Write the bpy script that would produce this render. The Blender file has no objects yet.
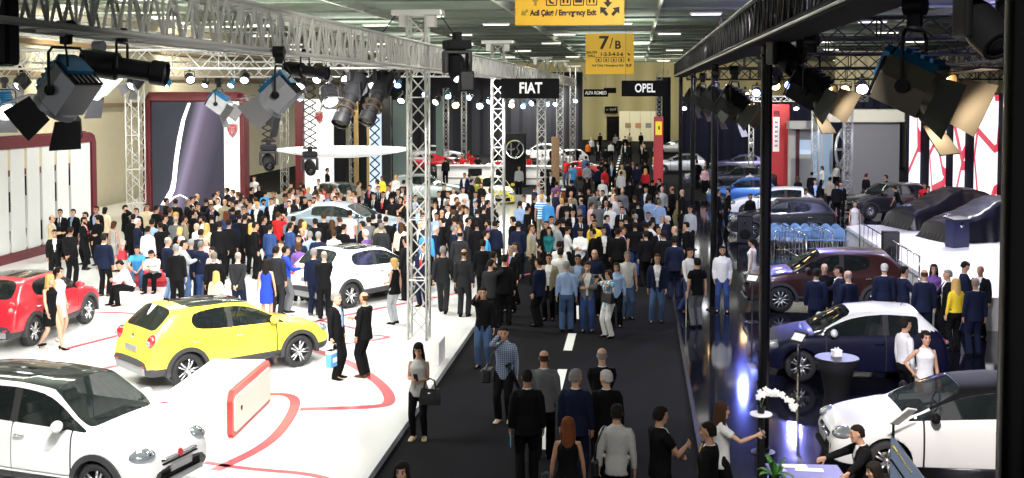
import bpy, bmesh, math, random
import numpy as np
from mathutils import Vector, Matrix, Euler
random.seed(11)
S = bpy.context.scene; COL = S.collection; D = bpy.data
PI = math.pi; V = Vector
# ---------------------------------------------------------------- camera (eye 6 m above the aisle)
F_PX, PPX, PPY, EYE = 1150.0, 512.0, 148.0, 6.0
YAW, PITCH = math.atan(125/1150), math.atan(55/1150)
cam_d = D.cameras.new('camera'); cam = D.objects.new('camera', cam_d); COL.objects.link(cam)
cam_d.sensor_width = 36; cam_d.lens = 36*F_PX/1024; cam_d.shift_y = -91/1024; cam_d.clip_end = 400
cam.location = (0, 0, EYE); cam.rotation_euler = (PI/2-PITCH, 0, YAW); S.camera = cam
_R = cam.rotation_euler.to_matrix(); CO = V((0, 0, EYE))
def ray(px, py): return _R @ V(((px-PPX)/F_PX, (PPY-py)/F_PX, -1))
def at(px, py, z=0.0):                       # the place seen at a pixel, at height z
    d = ray(px, py); return CO + d*((z-EYE)/d.z)
def aty(px, py, y):                          # the place seen at a pixel, at distance y down the hall
    d = ray(px, py); return CO + d*(y/d.y)
# ---------------------------------------------------------------- materials
_M = {}
def mat(name, rgb, rough=.5, metal=0, emit=0, noise=0, nscale=30, bump=0, trans=0, coat=0, spec=.5, alpha=1, ergb=None):
    k = name
    if k in _M: return _M[k]
    m = D.materials.new(name); m.use_nodes = True; _M[k] = m
    nt = m.node_tree; b = nt.nodes['Principled BSDF']; I = b.inputs
    I['Base Color'].default_value = (*rgb, 1); I['Roughness'].default_value = rough; I['Metallic'].default_value = metal
    I['Specular IOR Level'].default_value = spec
    if coat: I['Coat Weight'].default_value = coat; I['Coat Roughness'].default_value = .06
    if trans: I['Transmission Weight'].default_value = trans
    if alpha < 1: I['Alpha'].default_value = alpha
    if emit:
        I['Emission Color'].default_value = (*(ergb or rgb), 1); I['Emission Strength'].default_value = emit
    if noise or bump:
        tc = nt.nodes.new('ShaderNodeTexCoord'); n = nt.nodes.new('ShaderNodeTexNoise'); n.inputs['Scale'].default_value = nscale; n.inputs['Detail'].default_value = 3
        nt.links.new(tc.outputs['Object'], n.inputs['Vector'])
        if noise:
            r = nt.nodes.new('ShaderNodeMix'); r.data_type = 'RGBA'
            r.inputs[6].default_value = (*[c*(1-noise) for c in rgb], 1); r.inputs[7].default_value = (*[min(1, c*(1+noise)) for c in rgb], 1)
            nt.links.new(n.outputs['Fac'], r.inputs[0]); nt.links.new(r.outputs[2], I['Base Color'])
        if bump:
            bp = nt.nodes.new('ShaderNodeBump'); bp.inputs['Strength'].default_value = bump; bp.inputs['Distance'].default_value = .01
            nt.links.new(n.outputs['Fac'], bp.inputs['Height']); nt.links.new(bp.outputs[0], I['Normal'])
    return m
def nodes(m): return m.node_tree, m.node_tree.nodes['Principled BSDF']
# ---------------------------------------------------------------- mesh builder
def rotm(axis):                               # frame whose z runs along axis
    return V(axis).normalized().to_track_quat('Z', 'Y').to_matrix()
class MB:
    def __init__(s): s.v = []; s.f = []; s.m = []; s.cur = 0
    def add(s, vs, fs):
        o = len(s.v); s.v += [tuple(v) for v in vs]; s.f += [tuple(i+o for i in f) for f in fs]; s.m += [s.cur]*len(fs); return s
    def box(s, c, size, rot=None, bev=0):
        x, y, z = [d/2 for d in size]; c = V(c)
        if bev:
            b = min(bev, x*.9, y*.9, z*.9); vs = []; 
            bm = bmesh.new(); bmesh.ops.create_cube(bm, size=1)
            bmesh.ops.scale(bm, vec=size, verts=bm.verts); bmesh.ops.bevel(bm, geom=bm.edges[:], offset=b, segments=2, affect='EDGES', profile=.6)
            bm.verts.index_update(); vs = [v.co.copy() for v in bm.verts]; fs = [[v.index for v in f.verts] for f in bm.faces]; bm.free()
        else:
            vs = [V((i*x, j*y, k*z)) for i in (-1, 1) for j in (-1, 1) for k in (-1, 1)]
            fs = [(0,1,3,2),(4,6,7,5),(0,4,5,1),(2,3,7,6),(0,2,6,4),(1,5,7,3)]
        if rot is not None: vs = [rot @ v for v in vs]
        return s.add([v+c for v in vs], fs)
    def loft(s, rings, cap=True, closed=True):
        n = len(rings[0]); vs = [p for r in rings for p in r]; fs = []
        for i in range(len(rings)-1):
            for j in range(n if closed else n-1):
                a, b = i*n+j, i*n+(j+1) % n; fs.append((a, b, b+n, a+n))
        if cap and closed: fs.append(tuple(range(n-1, -1, -1))); fs.append(tuple(range((len(rings)-1)*n, len(rings)*n)))
        return s.add(vs, fs)
    def tube(s, pts, r, seg=8, cap=True):      # r: number, list, or list of (rx, ry); round bar through points
        pts = [V(p) for p in pts]; rings = []; n = len(pts); x = None
        for i, p in enumerate(pts):
            t = (pts[min(i+1, n-1)]-pts[max(i-1, 0)])
            if t.length < 1e-9: t = V((0, 0, 1))
            t.normalize()
            if x is None: x = V((1, 0, 0)) if abs(t.x) < .9 else V((0, 1, 0))
            x = (x - t*x.dot(t)).normalized(); y = t.cross(x)
            q = r[i] if isinstance(r, (list, tuple)) else r
            rx, ry = q if isinstance(q, (list, tuple)) else (q, q)
            rings.append([p + x*(rx*math.cos(2*PI*k/seg)) + y*(ry*math.sin(2*PI*k/seg)) for k in range(seg)])
        return s.loft(rings, cap)
    def cyl(s, a, b, r, seg=16, r2=None): return s.tube([a, b], [r, r if r2 is None else r2], seg)
    def bars(s, segs, r, seg=5):
        for a, b in segs: s.tube([a, b], r, seg, cap=False)
        return s
    def lathe(s, prof, seg=24, c=(0, 0, 0), rot=None, cap=True):   # prof: (r, z) pairs, turned about z
        c = V(c); rings = [[V((r*math.cos(2*PI*k/seg), r*math.sin(2*PI*k/seg), z)) for k in range(seg)] for r, z in prof]
        if rot is not None: rings = [[rot @ p for p in q] for q in rings]
        return s.loft([[p+c for p in q] for q in rings], cap)
    def ball(s, c, r, rot=None, u=12, w=8):
        r = (r, r, r) if not isinstance(r, (tuple, list)) else r; rings = []
        for i in range(w+1):
            a = -PI/2+PI*(i+.02 if i == 0 else i-.02 if i == w else i)/w
            rings.append([V((r[0]*math.cos(a)*math.cos(2*PI*k/u), r[1]*math.cos(a)*math.sin(2*PI*k/u), r[2]*math.sin(a))) for k in range(u)])
        if rot is not None: rings = [[rot @ p for p in q] for q in rings]
        return s.loft([[p+V(c) for p in q] for q in rings])
    def prism(s, poly, a, b):                  # polygon of 3-D points swept from offset a to offset b
        n = len(poly); a, b = V(a), V(b); vs = [V(p)+a for p in poly]+[V(p)+b for p in poly]
        return s.add(vs, [tuple(range(n-1, -1, -1)), tuple(range(n, 2*n))]+[(i, (i+1) % n, (i+1) % n+n, i+n) for i in range(n)])
    def mesh(s, name, mats=None, smooth=False):
        me = D.meshes.new(name); me.from_pydata(s.v, [], s.f)
        for m in (mats or []): me.materials.append(m)
        me.polygons.foreach_set('material_index', s.m)
        bm = bmesh.new(); bm.from_mesh(me); bmesh.ops.recalc_face_normals(bm, faces=bm.faces); bm.to_mesh(me); bm.free()
        if smooth: me.shade_smooth()
        return me
    def build(s, name, mats, parent=None, smooth=False, loc=None):
        mats = mats if isinstance(mats, (list, tuple)) else [mats]
        me = s.mesh(name, mats)
        if smooth:
            me.shade_smooth()
            if smooth != 'all': me.set_sharp_from_angle(angle=math.radians(40))
        return link(name, me, parent, loc)
def link(name, data, parent=None, loc=None):
    o = D.objects.new(name, data); COL.objects.link(o)
    if parent: o.parent = parent
    if loc is not None: o.location = loc
    return o
def tag(o, label, cat, group=None, kind=None):
    if label: o['label'] = label
    if cat: o['category'] = cat
    if group: o['group'] = group
    if kind: o['kind'] = kind
    return o
def thing(name, label, cat, loc=(0, 0, 0), rz=0, group=None):
    o = link(name, None); o.location = loc; o.rotation_euler = (0, 0, rz); o.empty_display_size = .1
    return tag(o, label, cat, group)
def struct(name, mb, m, smooth=False):
    o = mb.build(name, m, None, smooth); o['kind'] = 'structure'; return o
def kids(): 
    d = {}
    for o in D.objects:
        if o.parent: d.setdefault(o.parent.name, []).append(o)
    return d
def dup(root, label=None, loc=None, rz=None, group=None, sc=None, recolor=None):
    def rec(o, par):
        c = o.copy(); COL.objects.link(c)
        if par: c.parent = par
        for ch in CH.get(o.name, []): rec(ch, c)
        return c
    CH = kids(); r = rec(root, None)
    if label: r['label'] = label
    if group: r['group'] = group
    if loc is not None: r.location = loc
    if rz is not None: r.rotation_euler = (0, 0, rz)
    if sc: r.scale = (sc, sc, sc)
    return r
def text_mesh(name, body, size, m, parent, loc, rot, ext=.006, align='CENTER', sx=1.0, bold=0.0):
    cu = D.curves.new(name, 'FONT'); cu.body = body; cu.size = size; cu.extrude = ext; cu.align_x = align; cu.align_y = 'CENTER'; cu.offset = bold
    cu.resolution_u = 3
    t = D.objects.new(name+'_src', cu); COL.objects.link(t); dg = bpy.context.evaluated_depsgraph_get(); dg.update()
    me = D.meshes.new_from_object(t.evaluated_get(dg)); D.objects.remove(t); me.name = name; me.materials.clear(); me.materials.append(m)
    o = link(name, me, parent, loc); o.rotation_euler = rot; o.scale = (sx, 1, 1); return o
def evaluate(objs):                           # meshes of objects with their modifiers applied
    dg = bpy.context.evaluated_depsgraph_get(); dg.update()
    return [D.meshes.new_from_object(o.evaluated_get(dg)) for o in objs]
ALU = mat('aluminium', (.56, .56, .53), .34, .45); BLK = mat('black_metal', (.007, .007, .008), .4, .1, spec=.3)
BLKM = mat('black_matte', (.006, .006, .007), .75, spec=.15); CHROME = mat('chrome', (.85, .86, .88), .12, 1)
RUBBER = mat('rubber', (.018, .018, .02), .75); WHITE = mat('white_laminate', (.84, .84, .83), .3)
def blabel(s): return s
# ================================================================ SETTING
PZ, OZ = .12, .06            # tops of the white stand floor and of the black stand floor
HC = 10.2                    # hall ceiling
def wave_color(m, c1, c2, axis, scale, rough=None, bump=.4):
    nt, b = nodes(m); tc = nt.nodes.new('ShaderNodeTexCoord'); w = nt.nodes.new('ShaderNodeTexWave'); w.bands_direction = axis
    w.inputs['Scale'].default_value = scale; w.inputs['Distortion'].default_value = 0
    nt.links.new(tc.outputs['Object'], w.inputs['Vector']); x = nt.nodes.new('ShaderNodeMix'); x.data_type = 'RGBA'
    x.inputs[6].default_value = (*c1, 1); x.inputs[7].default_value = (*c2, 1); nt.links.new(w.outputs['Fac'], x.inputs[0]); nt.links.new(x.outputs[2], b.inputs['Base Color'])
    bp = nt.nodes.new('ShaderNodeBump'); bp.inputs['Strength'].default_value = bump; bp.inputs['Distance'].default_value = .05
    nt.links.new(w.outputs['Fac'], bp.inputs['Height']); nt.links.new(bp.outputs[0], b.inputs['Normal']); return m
m_carpet = mat('dark_carpet', (.0075, .0075, .009), .95, noise=.5, nscale=60, bump=.5, spec=.1)
m_wfloor = mat('white_gloss_floor', (.84, .84, .83), .16, coat=.3)
m_bfloor = mat('black_gloss_floor', (.006, .006, .012), .07, spec=.7)
m_red = mat('red_lacquer', (.10, .007, .013), .4); m_redline = mat('red_floor_line', (.50, .05, .07), .3)
m_beige = mat('beige_plaster', (.52, .47, .34), .8, noise=.06, nscale=2)
m_far = wave_color(mat('yellow_plaster', (.5, .45, .25), .8), (.44, .39, .21), (.56, .50, .29), 'X', .12, bump=.1)
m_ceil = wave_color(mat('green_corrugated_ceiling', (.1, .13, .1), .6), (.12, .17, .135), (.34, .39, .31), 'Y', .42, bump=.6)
m_drape = mat('black_drape', (.010, .011, .016), .9, bump=.3, nscale=3); m_navy = mat('navy_backdrop', (.008, .009, .020), .8, spec=.1)
m_grey = mat('light_grey_edge', (.55, .56, .56), .4); m_lampglow = mat('ceiling_lamp_glow', (1, .97, .85), emit=3.6)
def slab(name, x0, x1, y0, y1, z0, z1, m): return struct(name, MB().box(((x0+x1)/2, (y0+y1)/2, (z0+z1)/2), (x1-x0, y1-y0, z1-z0)), m)
slab('floor', -34, 40, -6, 152, -.2, 0, m_carpet)
slab('floor_left_stand', -27.5, -4.16, 9, 66, 0, PZ, m_wfloor)
slab('trim_1', -4.16, -4.06, 9, 66, 0, PZ+.004, m_grey)
slab('floor_right_stand', 1.12, 18, 7, 64, 0, OZ, m_bfloor)
slab('trim_2', 1.04, 1.12, 7, 64, 0, OZ+.004, mat('dark_metal_lip', (.10, .10, .12), .25, .8))
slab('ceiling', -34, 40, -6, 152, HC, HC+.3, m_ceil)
slab('wall_left', -28.2, -28, -6, 152, 0, HC, m_beige)
slab('wall_right', 38, 38.2, -6, 152, 0, HC, m_navy)
wf = MB().box((3, 148.2, HC/2), (74, .3, HC))
for x in (-8.8, -4.2, -.35, 1.6, 6.2, 11): wf.box((x, 148, HC/2), (.5, .3, HC))
wf.box((3, 148, 6.6), (74, .2, .25)); struct('wall_far', wf, m_far)
# left hall wall: brown ledges
lw = MB()
for z in (5.35, 6.9, 8.4): lw.box((-27.9, 73, z), (.35, 158, .22))
struct('trim_3', lw, mat('brown_ledge', (.22, .15, .08), .6))
# ceiling beams and rails
bm_ = MB()
for x in range(-27, 40, 7): bm_.box((x, 73, HC-.18), (.12, 158, .36))
struct('trim_4', bm_, mat('pale_beam', (.42, .43, .36), .5))
bm_ = MB()
for y in range(24, 148, 6): bm_.box((3, y, HC-.30), (74, .16, .10))
struct('trim_5', bm_, mat('dark_purlin', (.13, .16, .13), .6))
lp = thing('ceiling_lamp', 'long white fluorescent lamp fixed flat under the green hall ceiling', 'lamp', (0, 0, HC-.5), 0, 'fluorescent lamps under the hall ceiling')
MB().box((0, 0, .05), (1.5, .42, .1), bev=.03).build('housing', mat('white_enamel', (.8, .8, .76), .4), lp); MB().box((0, 0, -.015), (1.36, .3, .03), bev=.01).build('diffuser', m_lampglow, lp)
first = True
for y, xs, off in ((44, range(-4, 5), 0), (55, range(-4, 6), 3.2), (62, range(-4, 5), -1), (73, range(-4, 5), 2), (86, range(-4, 5), .2), (101, range(-4, 5), 3.2), (118, range(-4, 5), 0), (134, range(-4, 5), 3)):
    for k in xs:
        p = (k*6.6+off, y, HC-.5)
        if p[0] < -27 or abs(p[0]) > 30: continue
        if first: lp.location = p; first = False
        else: dup(lp, loc=p)
# aisle dashes
dz = MB()
for k in range(32):
    y = 20.0+3.75*k
    dz.box((-1.58, y, .004), (.2, 1.9, .008))
struct('trim_6', dz, mat('white_tape', (.8, .8, .78), .5))
# red lines on the white floor
def ribbon(mb, pix, w, z=PZ+.004, closed=False):
    p = [at(x, y, z) for x, y in pix]
    for _ in range(2):                        # round the corners
        q = [p[0]]
        for a, b in zip(p, p[1:]): q += [a*.75+b*.25, a*.25+b*.75]
        p = q+[p[-1]]
    ra = []
    for i, c in enumerate(p):
        t = (p[min(i+1, len(p)-1)]-p[max(i-1, 0)]); n = V((-t.y, t.x, 0)).normalized()*w/2
        ra.append([c+n, c-n, c-n-V((0, 0, .006)), c+n-V((0, 0, .006))])
    mb.loft(ra)
rb = MB()
for pix, w in (([(65, 349), (120, 335)], .16), ([(100, 369), (120, 365)], .13), ([(160, 403), (193, 400)], .1), ([(268, 394), (287, 394), (297, 400), (290, 419), (268, 445), (215, 470)], .2),
               ([(205, 462), (240, 468), (328, 475), (338, 492)], .12), ([(300, 409), (378, 407), (392, 402), (385, 387), (363, 370), (342, 359), (312, 349), (270, 342)], .22),
               ([(372, 335), (392, 336.5), (375, 340), (335, 345)], .16), ([(312, 322), (412, 301.5), (470, 291)], .14), ([(318, 320), (358, 329)], .14), ([(88, 295), (118, 281), (150, 267)], .18), ([(91, 313), (125, 312), (160, 318)], .16), ([(480, 283), (560, 268)], .14)):
    ribbon(rb, pix, w)
struct('trim_7', rb, m_redline)
# ---------------------------------------------------------------- lattice trusses
def lattice(root, p0, p1, w, r, bay, m, h=None, zig=True, seg=6):
    p0, p1 = V(p0), V(p1); L = (p1-p0).length; t = (p1-p0)/L; h = h or w
    side = V((1, 0, 0)) if abs(t.z) > .9 else t.cross(V((0, 0, 1))).normalized()
    up = V((0, 1, 0)) if abs(t.z) > .9 else V((0, 0, 1)); c = [(-w/2, -h/2), (w/2, -h/2), (w/2, h/2), (-w/2, h/2)]
    P = lambda i, s: p0+side*c[i % 4][0]+up*c[i % 4][1]+t*s
    for i in range(4): MB().tube([P(i, 0), P(i, L)], r, 8).build('chord', m, root, 'all')
    lc = MB(); n = max(1, round(L/bay)); b = L/n; sg = []
    for k in range(n):
        for f in range(4):
            a, d = (f, f+1) if k % 2 == 0 else (f+1, f)
            sg.append((P(a, k*b), P(d, (k+1)*b)))
            if zig is not True: sg.append((P(d, k*b), P(a, (k+1)*b)))
            if k % 3 == 0: sg.append((P(f, k*b), P(f+1, k*b)))
    for f in range(4): sg.append((P(f, L-.01), P(f+1, L-.01)))
    lc.bars(sg, r*.55, seg); lc.build('lacing', m, root)
def truss(label, p0, p1, w, r=.025, bay=None, m=ALU, h=None, group=None, name='lighting_truss', cat='truss', zig=True):
    p0, p1 = V(p0), V(p1); t = thing(name, label, cat, p0, 0, group)
    lattice(t, (0, 0, 0), p1-p0, w, r, bay or w*.8, m, h, zig); return t
m_wtruss = mat('pale_aluminium', (.50, .50, .48), .35, .5)
# edge truss over the left rim of the aisle, one straight length from the camera to the far stands
truss('long silver lighting truss over the left edge of the dark aisle', (-4.72, 6.2, 6.78), (-4.72, 42, 6.78), .5, .03, .24, ALU, .52)
truss('silver lighting truss continuing behind the black name board over the aisle edge', (-4.72, 42.4, 6.78), (-4.72, 84, 6.78), .5, .03, .5, ALU, .52)
tw = [(24.6, 'tall silver truss tower on a white block, nearest the camera'), (39, 'silver truss tower holding the black board lettered FIAT'), (57, 'silver truss tower just behind the FIAT board, second beyond it'), (71, 'slim silver truss tower third beyond the FIAT board'), (85, 'farthest silver truss tower along the left edge of the aisle')]
for y, lb in tw:
    t = thing('truss_tower', lb, 'tower', (-4.72, y, PZ if y < 60 else 0), 0); zt = 7.55 if y < 60 else 7.9
    lattice(t, (0, 0, .5 if y < 30 else .05), (0, 0, zt), .40, .028, .44, ALU)
    MB().box((0, 0, zt+.06), (1.1, .45, .12), bev=.02).box((-.3, 0, zt-.12), (.18, .3, .24)).box((.3, 0, zt-.12), (.18, .3, .24)).build('head_block', ALU, t)
    MB().bars([((-.5, 0, zt), (-1.0, 0, 6.9)), ((.5, 0, zt), (.95, 0, 6.9))], .012).build('guy_wire', BLK, t)
    MB().box((0, 0, .25 if y < 30 else .03), (1.02, .8, .5) if y < 30 else (.8, .8, .06), bev=.02).build('base_block', WHITE, t)
# cross trusses over the left stand
truss('white lighting truss crossing over the left stand, nearer one', (-27, 33, 7.0), (-5.1, 33, 7.0), .55, .032, .55, m_wtruss)
truss('white lighting truss crossing over the left stand, farther one', (-27, 45, 6.95), (-5.1, 45, 6.95), .6, .03, .6, m_wtruss)
truss('silver truss running lengthwise high above the red car', (-16, 12, 7.9), (-16, 44, 7.7), .5, .028, .5, ALU)
truss('silver truss running lengthwise above the cream wall', (-23, 14, 7.6), (-23, 44, 7.4), .5, .028, .5, ALU)
# towers on the stands
def tower(px, y, ztop, label, w=.45, m=m_wtruss, base=PZ, bay=.45):
    x = aty(px, 150, y).x; t = thing('truss_tower', label, 'tower', (x, y, base)); lattice(t, (0, 0, .04), (0, 0, ztop-base), w, .024, bay, m)
    MB().box((0, 0, .03), (w+.25, w+.25, .06), bev=.01).build('base_plate', m, t); return t
tower(135.5, 44.5, 6.6, 'white truss tower in front of the red framed screen left edge', .55)
tower(284.5, 66, 6.6, 'white truss tower between the screen and the red posts', .38, base=0)
tower(353.5, 66, 6.6, 'white truss tower behind the round white canopy', .4, base=0)
tower(446, 92, 6.4, 'pale truss tower before the dark drape, left of the yellow car', .4, base=0)
tower(464, 98, 6.4, 'pale truss tower before the dark drape, behind the yellow car', .4, base=0)
tower(659, 112, 7.9, 'far truss tower below the black OPEL board', .5, base=0)
tower(665, 120, 8.4, 'farther truss tower right of the OPEL board', .5, base=0)
tower(751, 78, 6.2, 'slim truss tower in front of the navy backdrop beyond the poles', .3, ALU, base=0)
tower(815, 66, 5.6, 'silver truss tower left of the grey booth, hung with a grey panel', .35, ALU, base=0)
tower(848, 62, 5.9, 'silver truss tower beside the wheel graphic on the grey booth', .4, ALU, base=0)
# drapes and backdrops of other stands
def drape(name, x0, x1, y, z1, m, n=60):
    rings = []
    for z in (0, z1): rings.append([V((x0+(x1-x0)*i/n, y+.12*math.sin(i*1.9), z)) for i in range(n+1)]+[V((x0+(x1-x0)*i/n, y+.3+.12*math.sin(i*1.9), z)) for i in range(n, -1, -1)])
    return struct(name, MB().loft(rings), m)
drape('wall_drape_left', -28, -5.2, 110, 8.0, m_drape)
drape('wall_drape_middle', 1.9, 3.4, 118, 7.6, m_drape, 12)
drape('wall_backdrop_right', 3.3, 20.5, 92, 5.75, m_navy)
drape('wall_drape_beige', 16, 38, 96, 9.4, mat('beige_curtain', (.46, .41, .25), .8), 90)
struct('door_1', MB().box((-2.95, 147.8, 1.45), (1.75, .2, 2.9), bev=.03).box((-2.95, 147.72, 1.45), (.03, .1, 2.8)).box((-2.95, 147.75, 2.95), (1.9, .15, .12)), BLKM)
# ================================================================ LEFT STAND
XW = -21.6
def ywall(px, xw=XW):
    d = ray(px, 150); return d.y*xw/d.x
w = thing('display_wall', 'long white panelled display wall in a dark red frame behind the red car', 'display wall', (XW, 38, PZ))
y0, y1 = 28-38, ywall(94)-38; pl = [(y0, 0), (y1, 0), (y1, 3.9), (y1-.12, 4.2), (y1-.42, 4.38), (y0, 4.38)]
MB().prism([(0, a, b) for a, b in pl], (-.35, 0, 0), (-.12, 0, 0)).prism([(0, a, b) for a, b in [(y0, 0), (y1, 0), (y1, .32), (y0, .32)]], (-.12, 0, 0), (.12, 0, 0)).prism([(0, a, b) for a, b in [(y0, 3.95), (y1-.3, 3.95), (y1-.34, 4.2), (y1-.5, 4.34), (y0, 4.34)]], (-.12, 0, 0), (.10, 0, 0)).prism([(0, a, b) for a, b in [(y1-.36, .3), (y1, .3), (y1, 3.9), (y1-.12, 4.2), (y1-.36, 4.3)]], (-.12, 0, 0), (.10, 0, 0)).build('frame', m_red, w)
sy = [y0]+[ywall(p)-38 for p in (7.5, 24, 39, 54, 68)]+[y1-.36]
m_panel = mat('white_panel', (.56, .57, .55), .4); m_tan = mat('tan_strip', (.55, .45, .25), .5)
for i in range(len(sy)-1):
    a, b = sy[i]+.09, sy[i+1]-.09
    MB().box((-.02, (a+b)/2, 2.13), (.16, b-a, 3.62), bev=.03).build('white_panel', m_panel, w)
    if i:
        g = MB(); c = sy[i]
        g.cur = 0; g.box((.0, c, 3.55), (.06, .12, .75)); g.cur = 1; g.box((.0, c, 3.0+.1), (.07, .12, .22)); g.cur = 2; g.box((.0, c, (2.1, 2.6, .9, 2.2, 2.7)[i-1]), (.07, .12, .7)); g.cur = 3; g.box((0, c, .75), (.05, .12, .7))
        g.build('graphic_strip', [m_tan, m_red, BLKM, CHROME], w)
slab('wall_low_left', -27.9, -25.2, 40, 44.2, 0, 3.3, mat('cream_wall', (.62, .60, .52), .6))
struct('door_2', MB().box((-25.15, 42.6, 1.2), (.08, 1.0, 2.2), bev=.02).box((-25.1, 43.0, 1.1), (.06, .05, .14)), mat('cream_door', (.66, .65, .58), .5))
# big red framed screen
YS = 50; A = aty(143, 93, YS); B = aty(245, 93, YS); wd = B.x-A.x; zt = 6.05-PZ
sc = thing('video_screen', 'huge red framed video screen showing a white curved light line on dark grey', 'screen', ((A.x+B.x)/2, YS, PZ))
hw = wd/2; X = lambda px: aty(px, 93, YS).x-(A.x+B.x)/2
fr = MB(); fr.prism([(-hw, 0, 0), (hw, 0, 0), (hw, 0, zt-.4), (hw-.1, 0, zt-.12), (hw-.4, 0, zt), (-hw+.4, 0, zt), (-hw+.1, 0, zt-.12), (-hw, 0, zt-.4)], (0, .15, 0), (0, .5, 0))
for a, b, z0, z1 in ((-hw, X(151), 0, zt-.3), (X(240), hw, 0, zt-.3), (-hw+.3, hw-.3, zt-.42, zt), (-hw, hw, 0, .5)): fr.box(((a+b)/2, 0, (z0+z1)/2), (b-a, .32, z1-z0), bev=.04)
fr.build('frame', m_red, sc)
ms = mat('screen_picture', (.012, .012, .016), .7, spec=.08); nt, bs = nodes(ms)
tc = nt.nodes.new('ShaderNodeTexCoord'); sp = nt.nodes.new('ShaderNodeSeparateXYZ'); nt.links.new(tc.outputs['Object'], sp.inputs[0])
cr = nt.nodes.new('ShaderNodeValToRGB'); mr = nt.nodes.new('ShaderNodeMapRange'); mr.inputs[1].default_value = X(151); mr.inputs[2].default_value = X(224)
mx = nt.nodes.new('ShaderNodeMath'); mx.operation = 'MULTIPLY_ADD'; mx.inputs[1].default_value = -.28; mx.inputs[2].default_value = 1.25  # picture leans with height
nt.links.new(sp.outputs[2], mx.inputs[0]); ad = nt.nodes.new('ShaderNodeMath'); nt.links.new(sp.outputs[0], ad.inputs[0]); nt.links.new(mx.outputs[0], ad.inputs[1])
nt.links.new(ad.outputs[0], mr.inputs[0]); nt.links.new(mr.outputs[0], cr.inputs[0]); e = cr.color_ramp.elements
for pos, c in ((0, (.045, .052, .062)), (.36, (.055, .06, .075)), (.50, (.07, .07, .09)), (.62, (.36, .31, .44)), (.72, (.17, .14, .20)), (1, (.06, .055, .08))):
    q = e[0] if pos == 0 else e[1] if pos == .36 else e.new(pos); q.position = pos; q.color = (*c, 1)
nt.links.new(cr.outputs[0], bs.inputs['Emission Color']); bs.inputs['Emission Strength'].default_value = 1.0
MB().box(((X(151)+X(224))/2, .08, zt/2), (X(224)-X(151), .1, zt-.9)).build('picture', ms, sc)
m_glow = mat('screen_white', (.95, .95, 1), emit=1.6); lnp = [(164, 205), (172, 190), (174, 180), (176, 160), (179, 140), (183, 120), (189, 103)]
q = [aty(x, y, YS)-sc.location for x, y in lnp]; wds = (.34, .24, .2, .2, .2, .17, .13)
MB().loft([[V((p.x-w_/2, .02, p.z)), V((p.x+w_/2, .02, p.z)), V((p.x+w_/2, .04, p.z)), V((p.x-w_/2, .04, p.z))] for p, w_ in zip(q, wds)]).build('light_line', m_glow, sc)
q = [aty(x, y, YS)-sc.location for x, y in ((168, 203), (174, 197), (180, 195), (186, 198), (190, 202))]
MB().tube([V((p.x, .03, p.z)) for p in q], .03, 6).build('light_arc', m_glow, sc)
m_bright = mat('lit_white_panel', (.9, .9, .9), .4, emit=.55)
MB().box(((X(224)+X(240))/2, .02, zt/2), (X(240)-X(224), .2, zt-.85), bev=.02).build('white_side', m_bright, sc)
def shield(par, x, y, z, s):
    o = [(-.5, .55), (0, .66), (.5, .55), (.5, 0), (.3, -.45), (0, -.75), (-.3, -.45), (-.5, 0)]
    b = MB().prism([(x+a*s, y, z+c*s) for a, c in o], (0, -.05, 0), (0, .03, 0)).build('shield_badge', mat('badge_grey', (.35, .33, .33), .3, .7), par)
    MB().prism([(x+a*s*.78, y, z+c*s*.78) for a, c in o], (0, -.08, 0), (0, -.05, 0)).build('shield_face', mat('badge_red', (.5, .04, .05), .35), b)
    MB().box((x, y-.09, z+.25*s), (s*.6, .03, .12*s)).box((x, y-.09, z-.1*s), (.14*s, .03, .55*s)).box((x-.2*s, y-.09, z-.05*s), (.08*s, .03, .4*s)).box((x+.2*s, y-.09, z-.05*s), (.08*s, .03, .4*s)).build('shield_bars', CHROME, b)
shield(sc, X(233), -.1, aty(233, 130, YS).z-PZ, .48)
def tall_panel(px0, px1, ytop, y, label, m, posts=None, zb=0, dep=.3, cat='display panel'):
    a, b = aty(px0, 100, y).x, aty(px1, 100, y).x; z1 = aty(px0, ytop, y).z; t = thing('display_panel', label, cat, ((a+b)/2, y, zb)); h = (b-a)/2
    MB().box((0, 0, (z1-zb)/2), (2*h, dep, z1-zb), bev=.03).build('board', m, t)
    if posts:
        for s in (-1, 1): MB().box((s*(h+.14), 0, (z1-zb)/2), (.28, dep+.1, z1-zb+.1), bev=.03).build('side_post', posts, t)
    MB().box((0, -.02, .06), (2*h+.1, dep+.12, .12), bev=.02).build('plinth', BLKM, t); return t
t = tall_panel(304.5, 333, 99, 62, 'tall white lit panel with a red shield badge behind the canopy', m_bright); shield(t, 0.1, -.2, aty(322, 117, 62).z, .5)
tall_panel(295.5, 304, 96, 61.8, 'tall dark red post left of the lit white shield panel', m_red)
tall_panel(333, 345, 99, 63, 'tall black panel right of the lit white shield panel', BLKM)
tall_panel(359, 367, 104, 64, 'tall black panel with a gold edge behind the canopy', BLKM, mat('gold_edge', (.45, .30, .12), .4, .6))
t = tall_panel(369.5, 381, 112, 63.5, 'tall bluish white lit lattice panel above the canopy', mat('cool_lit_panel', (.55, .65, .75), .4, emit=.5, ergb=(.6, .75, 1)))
MB().bars([(V((s*.28, -.2, z)), V((-s*.28, -.2, z+.5))) for z in [1+.5*k for k in range(8)] for s in (-1, 1)], .035).build('lattice_front', BLKM, t)
tall_panel(393, 409, 100, 66, 'tall grey green panel left of the nearest truss tower', mat('grey_green', (.10, .14, .13), .6))
tall_panel(436, 443, 96, 95, 'far teal panel right of the nearest truss tower', mat('teal_grey', (.12, .19, .17), .6))
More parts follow.
